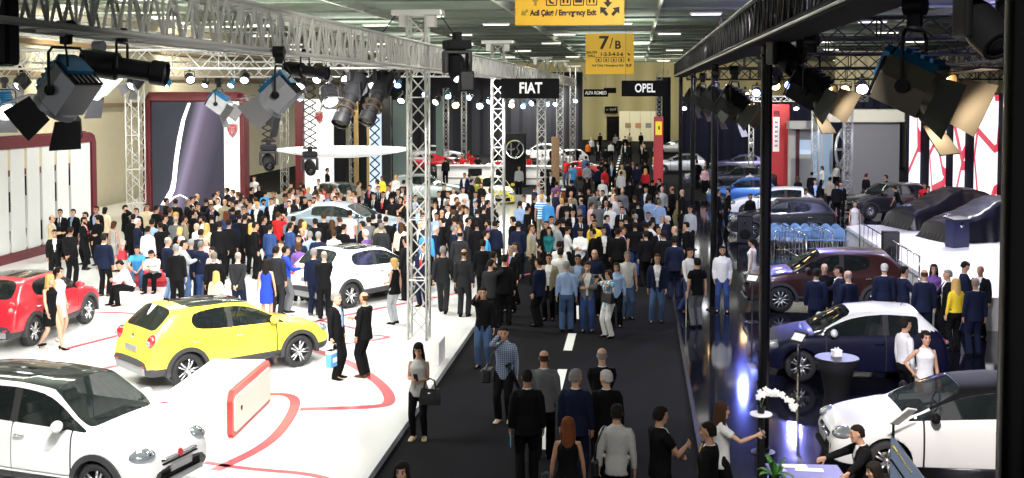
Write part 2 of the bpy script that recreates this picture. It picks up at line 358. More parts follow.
tall_panel(382, 391, 96, 66.5, 'tall black speckled panel beside the grey green panel', mat('speckle_black', (.02, .02, .022), .4, noise=.9, nscale=9))
# round hanging canopy
c = aty(343.5, 150, 46); cn = thing('hanging_canopy', 'round white disc canopy hanging above the silver sedan', 'canopy', c)
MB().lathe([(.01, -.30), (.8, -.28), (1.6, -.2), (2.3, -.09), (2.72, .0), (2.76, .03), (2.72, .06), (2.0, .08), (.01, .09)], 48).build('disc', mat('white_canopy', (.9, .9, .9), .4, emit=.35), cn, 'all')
MB().bars([((2.2*math.cos(a), 2.2*math.sin(a), .07), (1.9*math.cos(a), 1.9*math.sin(a), 3.2)) for a in (.6, 2.5, 4.1, 5.4)], .012).build('hanging_wire', BLK, cn)
# white podium with red framed sign
A, B = at(229, 439, PZ), at(267.5, 401, PZ); t = (B-A).normalized(); L = (B-A).length; h = .80; n = V((t.y, -t.x, 0))
rt = math.atan2(t.y, t.x); pd = thing('podium', 'low white podium with a red framed sign face on the white floor', 'podium', A, rt)
MB().prism([(0, 0, 0), (L, 0, 0), (L, 0, h), (0, 0, h)], (0, .03, 0), (0, 1.05, 0)).build('block', WHITE, pd)
o = [(0, .08), (.08, 0), (L-.05, 0), (L, .06), (L, h-.08), (L-.08, h), (.14, h), (0, h-.16)]
MB().prism([(a, 0, b) for a, b in o], (0, -.06, 0), (0, .04, 0)).build('red_frame', mat('bright_red', (.62, .05, .04), .3), pd)
i_ = [(.1, .12), (.16, .08), (L-.14, .08), (L-.1, .12), (L-.1, h-.15), (L-.15, h-.11), (.2, h-.11), (.1, h-.2)]
MB().prism([(a, 0, b) for a, b in i_], (0, -.085, 0), (0, -.05, 0)).build('sign_face', mat('cream_face', (.78, .70, .60), .4), pd)
MB().prism([(.45+x*.05, 0, .42+z*.06) for x, z in ((-.5, .6), (.5, .6), (.5, -.2), (0, -.8), (-.5, -.2))], (0, -.1, 0), (0, -.08, 0)).build('emblem', BLKM, pd)
# red bench
A, B = at(118, 287, PZ), at(166, 287, PZ); bn = thing('bench', 'low red upholstered bench where three men sit', 'bench', (A+B)/2+V((0, .35, 0)))
L = (B-A).length
MB().box((0, 0, .30), (L, .75, .3), bev=.09).build('seat', mat('red_upholstery', (.50, .02, .035), .45), bn, 'all'); MB().box((0, 0, .08), (L-.1, .62, .16), bev=.02).build('base', mat('red_base', (.36, .015, .03), .4), bn)
# ================================================================ HANGING SIGNS
m_yel = mat('yellow_sign', (.86, .50, .02), .45, emit=.12); m_signb = mat('sign_black', (.006, .006, .007), .7, spec=.08); m_ink = mat('sign_ink', (.03, .02, .01), .6); m_sw = mat('sign_white', (.9, .9, .88), .5, emit=.25)
def board(name, label, px0, px1, ytop, ybot, y, m, dep=.35, hang=True):
    a, b = aty(px0, ytop, y), aty(px1, ybot, y); w_, h_ = b.x-a.x, a.z-b.z
    t = thing(name, label, 'sign', ((a.x+b.x)/2, y, b.z)); MB().box((0, 0, h_/2), (w_, dep, h_), bev=.02).build('board', m, t)
    if hang: MB().bars([((s*w_*.42, 0, h_), (s*w_*.42, 0, HC-b.z)) for s in (-1, 1)], .006).build('hanging_wire', BLK, t)
    MB().bars([((-w_/2, -dep/2, 0), (w_/2, -dep/2, 0)), ((-w_/2, -dep/2, h_), (w_/2, -dep/2, h_)), ((-w_/2, -dep/2, 0), (-w_/2, -dep/2, h_)), ((w_/2, -dep/2, 0), (w_/2, -dep/2, h_))], .018).build('edge_trim', m, t)
    return t, w_, h_, -dep/2-.004
RX = (PI/2, 0, 0)
def letters(t, body, x, z, size, fy, m=m_sw, sx=1, bold=0, align='CENTER'): return text_mesh('lettering', body, size, m, t, (x, fy, z), RX, .004, align, sx, bold)
t, w_, h_, fy = board('hanging_sign', 'black hanging board lettered FIAT in white', 502, 559, 79, 98, 38.35, m_signb, .36, False); letters(t, 'FIAT', 0.02, h_*.5, .50, fy, sx=.78, bold=.012)
t, w_, h_, fy = board('hanging_sign', 'black hanging board lettered OPEL in white', 622, 667, 81, 96, 48, m_signb, .4); letters(t, 'OPEL', 0.02, h_*.5, .50, fy, sx=.72, bold=.012)
t, w_, h_, fy = board('hanging_sign', 'small far black board lettered ALFA ROMEO over the aisle', 584, 608, 89.5, 96.5, 84, m_signb); letters(t, 'ALFA ROMEO', 0, h_*.5, .34, fy, sx=.75, bold=.008)
board('hanging_sign', 'plain dark far board behind the ALFA ROMEO board', 604, 616, 88, 93, 100, m_signb)
t, w_, h_, fy = board('exit_sign', 'small black exit sign on the far yellow wall', 605, 617.5, 106.5, 113, 147.5, m_signb, .2, False); letters(t, '← EXIT', 0, h_*.5, .42, fy, mat('sign_dim', (.45, .45, .42), .5))
def arrow(mb, x, z, s, ang, fy):
    p = [(-.5, 0), (0, .6), (.5, 0), (.18, 0), (.18, -.6), (-.18, -.6), (-.18, 0)]; c, n_ = math.cos(ang), math.sin(ang)
    mb.prism([(x+(a*c-b*n_)*s, fy, z+(a*n_+b*c)*s) for a, b in p], (0, -.006, 0), (0, .004, 0))
t, w_, h_, fy = board('hanging_sign', 'large yellow hanging sign reading Emergency Exit at the top of the hall', 516, 624, -24, 24.5, 40, m_yel)
k = w_/108
letters(t, 'Acil Çıkış / Emergency Exit', -.22, h_-37.5*k, 7.6*k, fy, m_ink, .78, .014)
mb = MB()
for i, px in enumerate((36, 50, 63, 76)):
    mb.bars([((px*k-w_/2+a*k, fy, h_-30*k+b*k), (px*k-w_/2+c*k, fy, h_-30*k+d*k)) for a, b, c, d in ((-5, 0, 5, 0), (5, 0, 5, 11), (5, 11, -5, 11), (-5, 11, -5, 0))], .02)
    if i == 0: mb.tube([(px*k-w_/2-.08, fy, h_-22*k), (px*k-w_/2-.04, fy, h_-27*k), (px*k-w_/2+.08, fy, h_-28*k)], .035, 6)
    if i == 1: mb.bars([((px*k-w_/2+d*k, fy, h_-28*k), (px*k-w_/2+d*k, fy, h_-21*k)) for d in (-2, 2)], .035)
    if i == 2: mb.box((px*k-w_/2, fy, h_-26*k), (7*k, .012, 3*k)).box((px*k-w_/2, fy, h_-22*k), (4*k, .012, 3*k))
    if i == 3: mb.bars([((px*k-w_/2+d*k, fy, h_-28*k), (px*k-w_/2+d*k, fy, h_-20*k)) for d in (-2, 2)], .03).box((px*k-w_/2+2*k, fy, h_-21*k), (2.6*k, .012, 2.5*k))
arrow(mb, 92*k-w_/2, h_-27*k, 9*k, PI, fy); arrow(mb, 88*k-w_/2, h_-36*k, 9*k, .7, fy); arrow(mb, 100*k-w_/2, h_-36*k, 9*k, -.7, fy)
mb.build('pictogram', m_ink, t)
mb = MB(); arrow(mb, 20*k-w_/2, h_-26*k, 7*k, 0, fy); arrow(mb, 9*k-w_/2, h_-37*k, 7*k, 2.2, fy); mb.build('faded_arrow', mat('faded_ink', (.42, .27, .02), .6), t)
t, w_, h_, fy = board('hanging_sign', 'yellow hanging sign numbered 7/B between FIAT and OPEL boards', 586, 633.5, 34, 74, 72, m_yel); k = w_/47.5
letters(t, '7', -6*k, h_-9.5*k, 18*k, fy, m_ink, 1.1, .03); letters(t, '/', 1.5*k, h_-10*k, 15*k, fy, m_ink); letters(t, 'B', 8*k, h_-11.5*k, 11*k, fy, m_ink, 1, .02)
letters(t, 'SALON', -18*k, h_-18.5*k, 3.3*k, fy, m_ink, 1, .008); letters(t, 'HALL', -18*k, h_-22*k, 3.3*k, fy, m_ink, 1, .008); letters(t, '1-2-3-4-5-6', 2*k, h_-20.5*k, 5*k, fy, m_ink, 1.0, .012)
letters(t, 'Acil Çıkış / Emergency Exit', -2*k, h_-31.5*k, 3*k, fy, m_ink, .95, .006)
mb = MB()
for i in range(4):
    px = -11+i*7.5; mb.bars([((px*k+a*k, fy, h_-28*k+b*k), (px*k+c*k, fy, h_-28*k+d*k)) for a, b, c, d in ((-2.6, 0, 2.6, 0), (2.6, 0, 2.6, 4.5), (2.6, 4.5, -2.6, 4.5), (-2.6, 4.5, -2.6, 0))], .018).box((px*k, fy, h_-26*k), (1.5*k, .01, 2.4*k))
arrow(mb, 19*k, h_-20.5*k, 3*k, -2.3, fy); arrow(mb, 19*k, h_-26*k, 3*k, PI, fy); arrow(mb, 17.5*k, h_-31.5*k, 3*k, .5, fy); arrow(mb, 20.5*k, h_-31.5*k, 3*k, -.5, fy); mb.build('pictogram', m_ink, t)
# white exhibition booth at the far wall
bt = thing('exhibition_booth', 'far white booth wall with small pictures at the end of the aisle', 'booth', (.4, 143, 0))
for i in range(4): MB().box((-1.95+i*1.3, 0, 1.9), (1.26, .1, 3.7), bev=.02).build('wall_board', mat('booth_cream', (.72, .68, .52), .6), bt)
for i in range(3): MB().box((-1.5+i*1.25, -.09, 2.0), (.7, .05, .6), bev=.01).build('picture', mat('picture_brown%d' % i, ((.3, .2, .1), (.45, .2, .1), (.2, .22, .2))[i], .5), bt)
# far white counter of the red stand and emblem panel
A, B = aty(438, 185, 75), aty(575, 185, 75)
ct = thing('counter', 'long white counter in front of the far red cars', 'counter', ((A.x+B.x)/2, 75, 0)); L = B.x-A.x
MB().box((0, 0, .6), (L, .8, 1.2), bev=.03).build('body', WHITE, ct); MB().box((0, -.05, 1.22), (L+.1, .95, .06), bev=.02).build('worktop', WHITE, ct)
for x in (-.22, -.02, .30, .38): MB().box((x*L, -.42, .8), (.9, .05, .5), bev=.02).build('screen', BLKM, ct)
MB().box((0, -.41, .42), (L*.9, .03, .05)).build('red_stripe', m_red, ct)
t = tall_panel(504.5, 526, 133, 73, 'black panel bearing a round ring emblem left of the white car', BLKM, zb=0)
MB().lathe([(.52, -.05), (.60, -.06), (.62, 0), (.52, 0), (.52, -.05)], 32, (0, -.2, aty(515, 149, 73).z), rotm((0, 1, 0)), False).build('emblem_ring', CHROME, t)
z = aty(515, 149, 73).z; MB().box((-.24, -.2, z), (.1, .05, .8)).box((-.24, -.2, z), (.5, .05, .1)).tube([(.1, -.2, z-.4), (.28, -.2, z-.15), (.12, -.2, z+.1), (.3, -.2, z+.38)], .05, 6).build('emblem_figure', CHROME, t)
tall_panel(551.5, 559.5, 137, 70, 'tall tan wooden panel behind the second tower', mat('tan_wood', (.36, .21, .11), .5, noise=.3, nscale=6))

# white draped plinth behind the silver sedan
p = at(378, 193, PZ); t = thing('draped_plinth', 'white cloth draped plinth with a hostess behind the silver sedan', 'plinth', V((p.x, 58, PZ))); rings = []
for z, r in ((.0, .80), (.5, .70), (1.05, .60), (1.12, .57), (1.14, .3)): rings.append([V(((r+.05*math.sin(k*1.2)*(1.1-z))*1.25*math.cos(2*PI*k/48), (r+.05*math.sin(k*1.2)*(1.1-z))*math.sin(2*PI*k/48), z)) for k in range(48)])
MB().loft(rings).build('cloth', mat('white_cloth', (.82, .82, .82), .7), t, 'all'); MB().lathe([(.01, 1.14), (.5, 1.14), (.52, 1.16), (.5, 1.18), (.01, 1.18)], 32).build('top_plate', WHITE, t)
# ================================================================ RIGHT STAND
XP = 2.1
ord_ = ['nearest the camera, cut by the frame', 'second from the camera, left of the dark blue car', 'third from the camera, behind the man in a white shirt', 'fourth from the camera', 'farthest of the row']
for i, y in enumerate((6.6, 19.1, 31.7, 43.9, 56.3)):
    t = thing('roof_pole', 'glossy black round roof pole, '+ord_[i], 'pole', (XP, y, OZ if y > 8 else 0))
    MB().cyl((0, 0, .02), (0, 0, 6.78), .092, 20).build('shaft', mat('black_gloss_paint', (.003, .003, .004), .25, spec=.3), t, True)
    MB().lathe([(.2, 0), (.2, .02), (.11, .03), (.11, .09), (.094, .1)], 20).build('base_plate', BLK, t, True); MB().box((0, 0, 6.76), (.34, .34, .04), bev=.01).box((0, 0, 6.55), (.21, .21, .05), bev=.02).build('top_plate', BLK, t)
m_bt = mat('black_truss', (.013, .013, .016), .4, .3, spec=.3)
t = truss('long black roof edge truss over the row of black poles', (XP, 4.5, 7.16), (XP, 58, 7.16), .52, .032, .3, m_bt, .56)
MB().box((.0, 26.75, -.36), (.56, 53.5, .04), bev=.01).build('bottom_plank', mat('plank_black', (.004, .004, .005), .8, spec=.1), t)
MB().tube([(-.27, 0, -.33), (-.27, 53.5, -.33)], .022, 8).tube([(-.27, 0, .33), (-.27, 53.5, .33)], .014, 8).build('edge_rail', ALU, t)
for i, (y, z) in enumerate(((34, 7.85), (43, 7.7), (51, 7.4))):
    truss('black roof truss crossing the right stand, '+('nearest of three', 'middle one of three', 'farthest of three')[i], (XP+.3, y, z), (24, y, z), .6, .045, .75, m_bt, .62)
truss('black roof truss running lengthwise over the right stand stage', (13.2, 8, 7.5), (13.2, 58, 7.5), .6, .04, .8, m_bt, .6)
truss('thin silver light rail truss in front of the navy backdrop', (3.2, 80, 5.6), (15.5, 80, 5.6), .35, .03, .4, ALU)
tr = truss('dense dark lighting truss low across the right stand', (XP+.3, 56.5, 6.9), (24, 56.5, 6.9), .5, .04, .5, m_bt)
# stage and video wall
SZ = .9; SX = 8.0
m_stage = mat('white_stage', (.82, .82, .84), .25)
st = thing('stage', 'white raised stage with the two covered cars', 'stage', (SX, 29.6, 0))
MB().prism([(0, 0, 0), (6.6, 0, 0), (6.6, 16, 0), (.6, 16, 0), (0, 15.4, 0)], (0, 0, OZ), (0, 0, SZ)).build('deck', m_stage, st)
MB().box((-.03, 7.7, SZ-.12), (.05, 15.4, .06)).build('edge_strip', mat('stage_edge', (.25, .25, .3), .3, .6), st)
vw = thing('video_wall', 'tall navy wall with four lit red and white video banners beside the stage', 'video wall', (14.6, 55, 0))
MB().box((.3, -8, 3.0), (.5, 36, 6.0), bev=.03).build('wall_body', mat('navy_wall', (.004, .005, .018), .7, spec=.1), vw)
mv = mat('banner_picture', (.1, .1, .1), .3); nt, bs = nodes(mv); tc = nt.nodes.new('ShaderNodeTexCoord'); vo = nt.nodes.new('ShaderNodeTexVoronoi'); vo.feature = 'DISTANCE_TO_EDGE'; vo.inputs['Scale'].default_value = .55
mp = nt.nodes.new('ShaderNodeMapping'); mp.inputs['Scale'].default_value = (1, .9, .6); nt.links.new(tc.outputs['Object'], mp.inputs[0]); nt.links.new(mp.outputs[0], vo.inputs['Vector'])
cr = nt.nodes.new('ShaderNodeValToRGB'); cr.color_ramp.interpolation = 'CONSTANT'; e = cr.color_ramp.elements; e[0].color = (.62, .04, .07, 1); e[1].position = .05; e[1].color = (1, .95, 1, 1)
nt.links.new(vo.outputs['Distance'], cr.inputs[0]); nt.links.new(cr.outputs[0], bs.inputs['Emission Color']); bs.inputs['Emission Strength'].default_value = 1.25
def yright(px, x): d = ray(px, 150); return d.y*x/d.x
for a, b in ((905, 913.5), (925, 938.5), (948.5, 957), (969, 989), (1016, 1030)):
    y0, y1 = yright(b, 14.3)-55, yright(a, 14.3)-55
    MB().box((-.02, (y0+y1)/2, (5.95+SZ)/2), (.14, y1-y0, 5.9-SZ), bev=.02).build('video_banner', mv, vw)
# cars hidden under satin covers
def covered(label, px, py, rz, Lc=3.9, Wc=1.8):
    p = at(px, py, SZ); prof = [(0, .25, .62), (.12, .62, .8), (.5, .80, .88), (1.15, .98, .9), (1.3, 1.02, .9), (2.0, 1.40, .78), (2.4, 1.50, .76), (3.0, 1.47, .76), (3.55, 1.30, .76), (3.8, .98, .8), (3.92, .55, .7), (3.97, .25, .6)]
    rnd = random.Random(label); rings = []
    for k in range(60):
        s = prof[0][0]+(prof[-1][0]-prof[0][0])*k/59
        for (a, ha, wa), (b, hb, wb) in zip(prof, prof[1:]):
            if a <= s <= b: u = (s-a)/(b-a); hh = ha+(hb-ha)*u; ww = wa+(wb-wa)*u; break
        ring = []; n = 34
        for j in range(n+1):
            a = j/n*2-1; q = abs(a); sg = 1 if a > 0 else -1
            if q < .42: x = ww*q/.42*.86; z = hh-.04*(q/.42)**2
            elif q < .62: u = (q-.42)/.2; x = ww*.86+(Wc/2*1.02-ww*.86)*u; z = hh-.04+(min(.78, hh*.8)-hh+.04)*u
            else: u = (q-.62)/.38; f = .07*u*math.sin(s*9+sg+1.5*math.sin(s*4)); x = Wc/2*1.02+.10*u+f; z = min(.78, hh*.8)*(1-u)+.015
            z += .012*math.sin(s*13+q*7); ring.append(V((s-Lc/2 + (.0 if 0 < k < 59 else 0), sg*x, max(z, .015))))
        rings.append(ring)
    t = thing('covered_car', label, 'car', p, rz); mc = mat('black_satin', (.005, .005, .010), .36, bump=.25, nscale=5)
    d = V((math.cos(rz), math.sin(rz), 0)); t.location = p+d*Lc/2
    MB().loft(rings, cap=True, closed=False).build('cover', mc, t, 'all')
    # front and back drops with folds
    for e_, r in ((-1, rings[0]), (1, rings[-1])):
        lo = [V((q.x+e_*(.10+.05*math.sin(i*2.1)), q.y, .015)) for i, q in enumerate(r)]
        MB().loft([r, lo], closed=False).build('cover_skirt', mc, t, 'all')
    q = MB().lathe([(.13, -.01), (.165, 0), (.13, .01), (.13, -.01)], 24, (-Lc/2+.45, 0, .86), Euler((0, -.25, 0)).to_matrix(), False); q.tube([(-Lc/2+.45, -.2, .88), (-Lc/2+.45, .2, .88)], .014, 6).build('badge', CHROME, t)
    return t
covered('car under a black satin cover, farther from the camera', 897, 228, .35)
covered('car under a dark satin cover, right behind the small lectern', 934, 240, .30)
p = at(957, 247, SZ); lc = thing('lectern', 'small dark blue box lectern in front of the covered car', 'lectern', p, .5)
MB().box((0, 0, .46), (.66, .4, .92), bev=.02).build('body', mat('navy_lacquer', (.012, .014, .05), .3), lc); MB().box((0, 0, .95), (.74, .5, .05), Euler((.15, 0, 0)).to_matrix(), .015).build('slope_top', BLK, lc)
MB().lathe([(.05, -.01), (.07, 0), (.05, .01)], 20, (-.0, -.21, .74), rotm((0, 1, 0))).build('badge', CHROME, lc)
def speaker(px, py, z, h, label):
    t = thing('loudspeaker', label, 'speaker', at(px, py, z), -.1); MB().box((0, 0, h/2), (h*.55, .45, h), bev=.02).build('cabinet', BLKM, t)
    MB().box((0, -.23, h/2), (h*.5, .02, h*.92), bev=.008).build('grille', mat('grille_black', (.03, .03, .035), .5, .4, bump=.6, nscale=120), t); MB().lathe([(.05, 0), (.05, .03), (.02, .04)], 16, (0, -.24, h*.78), rotm((0, -1, 0))).lathe([(.02, 0), (h*.2, .0), (h*.2, .02), (h*.14, .03)], 20, (0, -.24, h*.36), rotm((0, -1, 0))).build('driver', BLK, t)
speaker(890, 261, OZ+.75, .92, 'black loudspeaker standing at the edge of the white stage')
speaker(816, 222, OZ, 1.1, 'black loudspeaker behind the row of blue chairs')
speaker(745, 243, OZ, 1.1, 'black loudspeaker box left of the blue chairs beside the pole')
speaker(661, 205, OZ, 1.15, 'black cabinet at the roof pole behind the aisle crowd')
# clear blue chairs
m_clear = mat('clear_blue_plastic', (.22, .40, .66), .12, alpha=.55, spec=.8)
ch = thing('chair', '', 'chair')
MB().loft([[V((x*(1-.12*k), .17+.05*k+.05*(1-(x/.2)**2), .50+.42*k*(1-.25*(x/.2)**2*k))) for x in (-.21, -.14, -.07, 0, .07, .14, .21)]+[V((x*(1-.12*k), .19+.05*k+.05*(1-(x/.2)**2), .50+.42*k*(1-.25*(x/.2)**2*k))) for x in (.21, .14, .07, 0, -.07, -.14, -.21)] for k in (0, .35, .7, 1)]).build('backrest', m_clear, ch, 'all')
MB().box((0, -.02, .47), (.44, .42, .03), bev=.012).build('seat', m_clear, ch)
for x in (-.19, .19):
    for y in (-.19, .18): MB().tube([(x*.9, y*.9, .455), (x*1.08, y*1.1, .0)], .012, 6).build('leg', CHROME, ch)
first = True
for row, (yy, xs) in enumerate(((44.9, [4.95+.385*i for i in range(8)]), (43.7, [4.9+.385*i for i in range(8)]))):
    for i, x in enumerate(xs):
        lb = 'clear blue chair in the %s row, %s from the left' % (('back', 'front')[row], ('first', 'second', 'third', 'fourth', 'fifth', 'sixth', 'seventh', 'eighth', 'ninth')[i])
        if first: ch.location = (x, yy, OZ); ch['label'] = lb; ch['group'] = 'clear blue chairs by the stage'; ch.rotation_euler.z = .1; first = False
        else: dup(ch, lb, (x, yy, OZ), .1+.05*((i*7) % 3-1))
def barrier(label, p0, p1, h=1.05, n=7):
    p0, p1 = V(p0), V(p1); t = thing('barrier', label, 'barrier', p0); d = p1-p0; up = V((0, 0, h))
    MB().tube([(0, 0, 0), up, up+d, d], .025, 8).tube([V((0, 0, .12)), d+V((0, 0, .12))], .02, 6).build('rail', CHROME, t, 'all')
    MB().bars([(d*(k/n)+V((0, 0, .12)), d*(k/n)+up) for k in range(1, n)], .011).build('bar', CHROME, t)
barrier('chrome barrier leaning beside the brown car, left one', at(776, 248, OZ), at(806, 264, OZ), 1.0, 9)
barrier('chrome barrier beside the brown car, right one', at(808, 247, OZ), at(832, 261, OZ), 1.0, 9)
barrier('long chrome handrail along the stage front', (SX-.25, 32.5, OZ), (SX-.25, 41, OZ), 1.45, 12)
barrier('chrome railing in front of the blue chairs', at(775, 253, OZ), at(838, 251, OZ), .8, 14)
# cocktail table with a small white box, flower table, reading table
def cocktail(p, r, h, label, cloth):
    t = thing('cocktail_table', label, 'table', p)
    MB().lathe([(.01, h-.03), (r-.01, h-.03), (r, h-.015), (r-.01, h), (.01, h)], 40).build('table_top', BLK if cloth else WHITE, t, True)
    if cloth: MB().lathe([(r*.98, h-.03), (r*.72, h*.72), (r*.55, h*.4), (r*.62, .12), (r*.8, .01), (.01, .01)], 32).build('table_cloth', BLKM, t, 'all')
    else: MB().lathe([(.25, 0), (.25, .02), (.06, .04), (.05, h-.03), (.12, h-.02)], 24).build('table_leg', BLK, t, True)
    return t
p = at(837, 357, OZ+1.1); p.z = OZ; cocktail(p, .40, 1.1, 'round black cloth covered cocktail table in front of the dark blue car', True)
t = thing('gift_box', 'small white box with a ribbon on the black cocktail table', 'box', p+V((.0, .05, 1.1)), .3); MB().box((0, 0, .05), (.16, .13, .10), bev=.008).build('box_base', WHITE, t); MB().box((0, 0, .112), (.17, .14, .026), bev=.006).build('box_lid', WHITE, t); MB().tube([(-.05, 0, .125), (-.03, 0, .165), (0, 0, .13), (.03, 0, .165), (.05, 0, .125)], .012, 6).build('ribbon_bow', WHITE, t)
fp = at(761, 413, OZ+1.12); fp.z = OZ; cocktail(fp, .17, 1.12, 'small round white topped stand holding the white orchids', False)
fl = thing('orchid_plant', 'white orchids in a small black pot arching over the white round stand', 'plant', fp+V((0, 0, 1.12)))
MB().lathe([(.05, 0), (.07, .1), (.062, .1), (.055, .02)], 20).build('pot', BLK, fl, True)
m_pet = mat('white_petal', (.88, .87, .86), .45); m_stem = mat('orchid_stem', (.12, .22, .05), .5); rnd = random.Random(4)
for s, (pts, n) in enumerate((([(0, 0, .08), (-.03, .0, .26), (.04, -.02, .34), (.18, -.03, .28)], 7), ([(0, 0, .08), (.06, .02, .28), (.26, .03, .33), (.46, .0, .2), (.5, -.02, .08)], 9))):
    MB().tube(pts, .006, 6).build('flower_stem', m_stem, fl, 'all')
    for i in range(n):
        u = .35+.65*i/(n-1)*.999; k = u*(len(pts)-1); a = int(k); b = V(pts[a]).lerp(V(pts[min(a+1, len(pts)-1)]), k-a)+V((rnd.uniform(-.03, .03), rnd.uniform(-.05, .02), rnd.uniform(-.035, .035)))
        mb = MB(); R = Euler((rnd.uniform(-.4, .4), 0, rnd.uniform(-.7, .7))).to_matrix()
        for j in range(5):
            q = 2*PI*j/5+.3; mb.ball(b+R @ V((.030*math.cos(q), 0, .030*math.sin(q))), (.030, .007, .022), R @ Euler((0, -q, 0)).to_matrix(), 8, 5)
        mb.ball(b+R @ V((0, -.012, 0)), .010, None, 6, 5); mb.build('blossom', m_pet, fl, 'all')
tp = at(805, 467, OZ+.75); tp.z = OZ
tb = thing('table', 'low table with papers at the bottom edge, beside the seated man', 'table', tp+V((-.02, -.18, 0)), .05)
MB().box((0, 0, .735), (1.0, .62, .03), bev=.01).build('table_top', mat('table_violet', (.06, .05, .15), .4), tb)
for x in (-.45, .45):
    for y in (-.26, .26): MB().cyl((x, y, 0), (x, y, .72), .02, 10).build('leg', CHROME, tb)
def paper(dx, dy, w_, d_, rz, label, m, k=0):
    t = MB().box((0, 0, .003+k), (w_, d_, .006)).box((0, 0, .0075+k), (w_*.96, d_*.96, .003)).build('paper_stack', m); t.location = tb.location+V((dx, dy, .75)); t.rotation_euler.z = rz; tag(t, label, 'paper')
paper(-.12, .2, .34, .13, .05, 'white paper sheets on the table, upper stack', mat('paper_white', (.8, .8, .84), .6)); paper(.06, .06, .38, .13, -.05, 'white paper sheets on the table, lower stack near the hand', mat('paper_white', (.8, .8, .84), .6)); paper(-.36, .0, .2, .16, .3, 'small printed leaflet on the violet table edge', mat('leaflet', (.5, .45, .7), .5, noise=.6, nscale=20))
gp = at(775, 478, .8); gp.z = OZ; gl = thing('potted_plant', 'green leafy plant in a tall black pot by the table', 'plant', gp)
MB().lathe([(.10, 0), (.105, .75), (.09, .75), (.085, .6), (.02, .58)], 24).build('pot', BLK, gl, True)
m_leaf = mat('leaf_green', (.05, .20, .03), .4, noise=.3, nscale=8)
for i in range(9):
    a = 2*PI*i/9+.3*(i % 2); Lf = (.36, .26, .31)[i % 3]; mb = MB(); rings = []
    for k in range(7):
        u = k/6; r = Lf*u*(.95 if i % 3 else .5); z = .72+(.30 if i % 3 == 0 else .17)*math.sin(u*2.0)-(.05*u if i % 3 else 0); w_ = .055*math.sin(PI*min(1, u*.92+.06)); c = V((r*math.cos(a), r*math.sin(a), z)); s = V((-math.sin(a), math.cos(a), 0))*w_
        rings.append([c-s, c-V((0, 0, .012)), c+s, c+V((0, 0, .004))])
    mb.loft(rings).build('leaf', m_leaf, gl, 'all')
# information stands
def info(label, px, py, h, rz, m, w_=.34, hh=.26, tilt=.7):
    t = thing('info_stand', label, 'information stand', at(px, py, OZ), rz); MB().lathe([(.17, 0), (.17, .015), (.03, .03)], 24).build('base', CHROME, t, True); MB().box((0, 0, h/2), (.05, .03, h), bev=.008).build('post', CHROME, t)
    MB().box((0, 0, h+.04), (w_, .02, hh), Euler((-tilt, 0, 0)).to_matrix(), .006).build('panel', m, t); MB().box((0, -.012, h+.05), (w_*.8, .01, hh*.6), Euler((-tilt, 0, 0)).to_matrix()).build('panel_sheet', WHITE, t); return t
info('slim silver information stand before the front wheel of the dark blue car', 798, 398, 1.15, -.9, BLK)
info('slim silver information stand before the brown car', 752, 322, 1.1, -.6, BLK)
sg = thing('sign_board', 'tilted grey blue sign board with yellow lettering beside the white hatchback', 'sign', at(905, 492, OZ), -.55)
MB().prism([(-.22, 0, 0), (.52, 0, 0), (-.14, 0, .74), (-.22, 0, .84)], (0, -.02, .0), (0, .02, .0)).build('board', mat('sign_greyblue', (.12, .16, .24), .35), sg)
MB().tube([(-.21, -.025, .46), (.15, -.025, .02)], .014, 6).build('dark_stripe', BLKM, sg)
MB().tube([(-.19, 0, .78), (-.19, 0, 1.0)], .022, 8).build('post', BLK, sg); MB().box((-.05, 0, 1.13), (.40, .24, .03), Euler((-.35, -.78, 0)).to_matrix(), .008).build('reading_panel', WHITE, sg)
mb = MB(); rnd = random.Random(2); d = V((.62, 0, -.78)); n_ = V((.78, 0, .62)); o0 = V((-.15, -.026, .64))
mb.box(o0, (.05, .012, .10), rotm(d))
for i in range(13): mb.box(o0+d*(.06+.028*i)+n_*rnd.uniform(-.004, .004), (rnd.uniform(.03, .05), .012, rnd.uniform(.008, .014)), rotm(d))
mb.build('yellow_print', mat('sign_letter_yellow', (.75, .62, .03), .5), sg)
# far booths on the right
bt = thing('exhibition_booth', 'grey walled booth with a pale flat roof beyond the chairs', 'booth', (13.6, 70, 0)); xa, xb = aty(842, 150, 70).x-13.6, aty(899, 150, 70).x-13.6
MB().box(((xa+xb)/2, 0, 2.15), (xb-xa, .3, 4.3), bev=.02).build('grey_wall', mat('booth_grey', (.19, .19, .20), .6), bt); MB().box(((xa+xb)/2-.6, 1, 4.65), (xb-xa+1.6, 3, .75), bev=.05).build('roof', mat('roof_cream', (.62, .60, .50), .6), bt)
MB().box((xa-1.15, 0, 2.0), (1.15, .2, 3.4), bev=.02).build('glass_panel', mat('pale_blue_glass', (.30, .42, .55), .15), bt)
for x in (-1.75, -1.2, -.58): MB().box((xa+x, -.05, 2.0), (.06, .24, 3.5), bev=.01).build('mullion', ALU, bt)
wl = MB(); R = rotm((.75, -.66, 0)); c = V((xa+.3, -.35, 2.7))
wl.lathe([(1.28, -.05), (1.4, -.08), (1.44, 0), (1.4, .08), (1.28, .05), (1.28, -.05)], 32, c, R, False)
for k in range(8): wl.box(c+R @ V((.65*math.cos(k*PI/4), .65*math.sin(k*PI/4), 0)), (1.25, .16, .06), R @ Euler((0, 0, k*PI/4)).to_matrix())
wl.build('wheel_graphic', mat('wheel_graphic', (.60, .62, .65), .25, .7), bt)
b2 = thing('exhibition_booth', 'white booth with lit windows and a red post beside the red pillar', 'booth', (11, 74, 0)); xa, xb = aty(788, 150, 74).x-11, aty(823, 150, 74).x-11
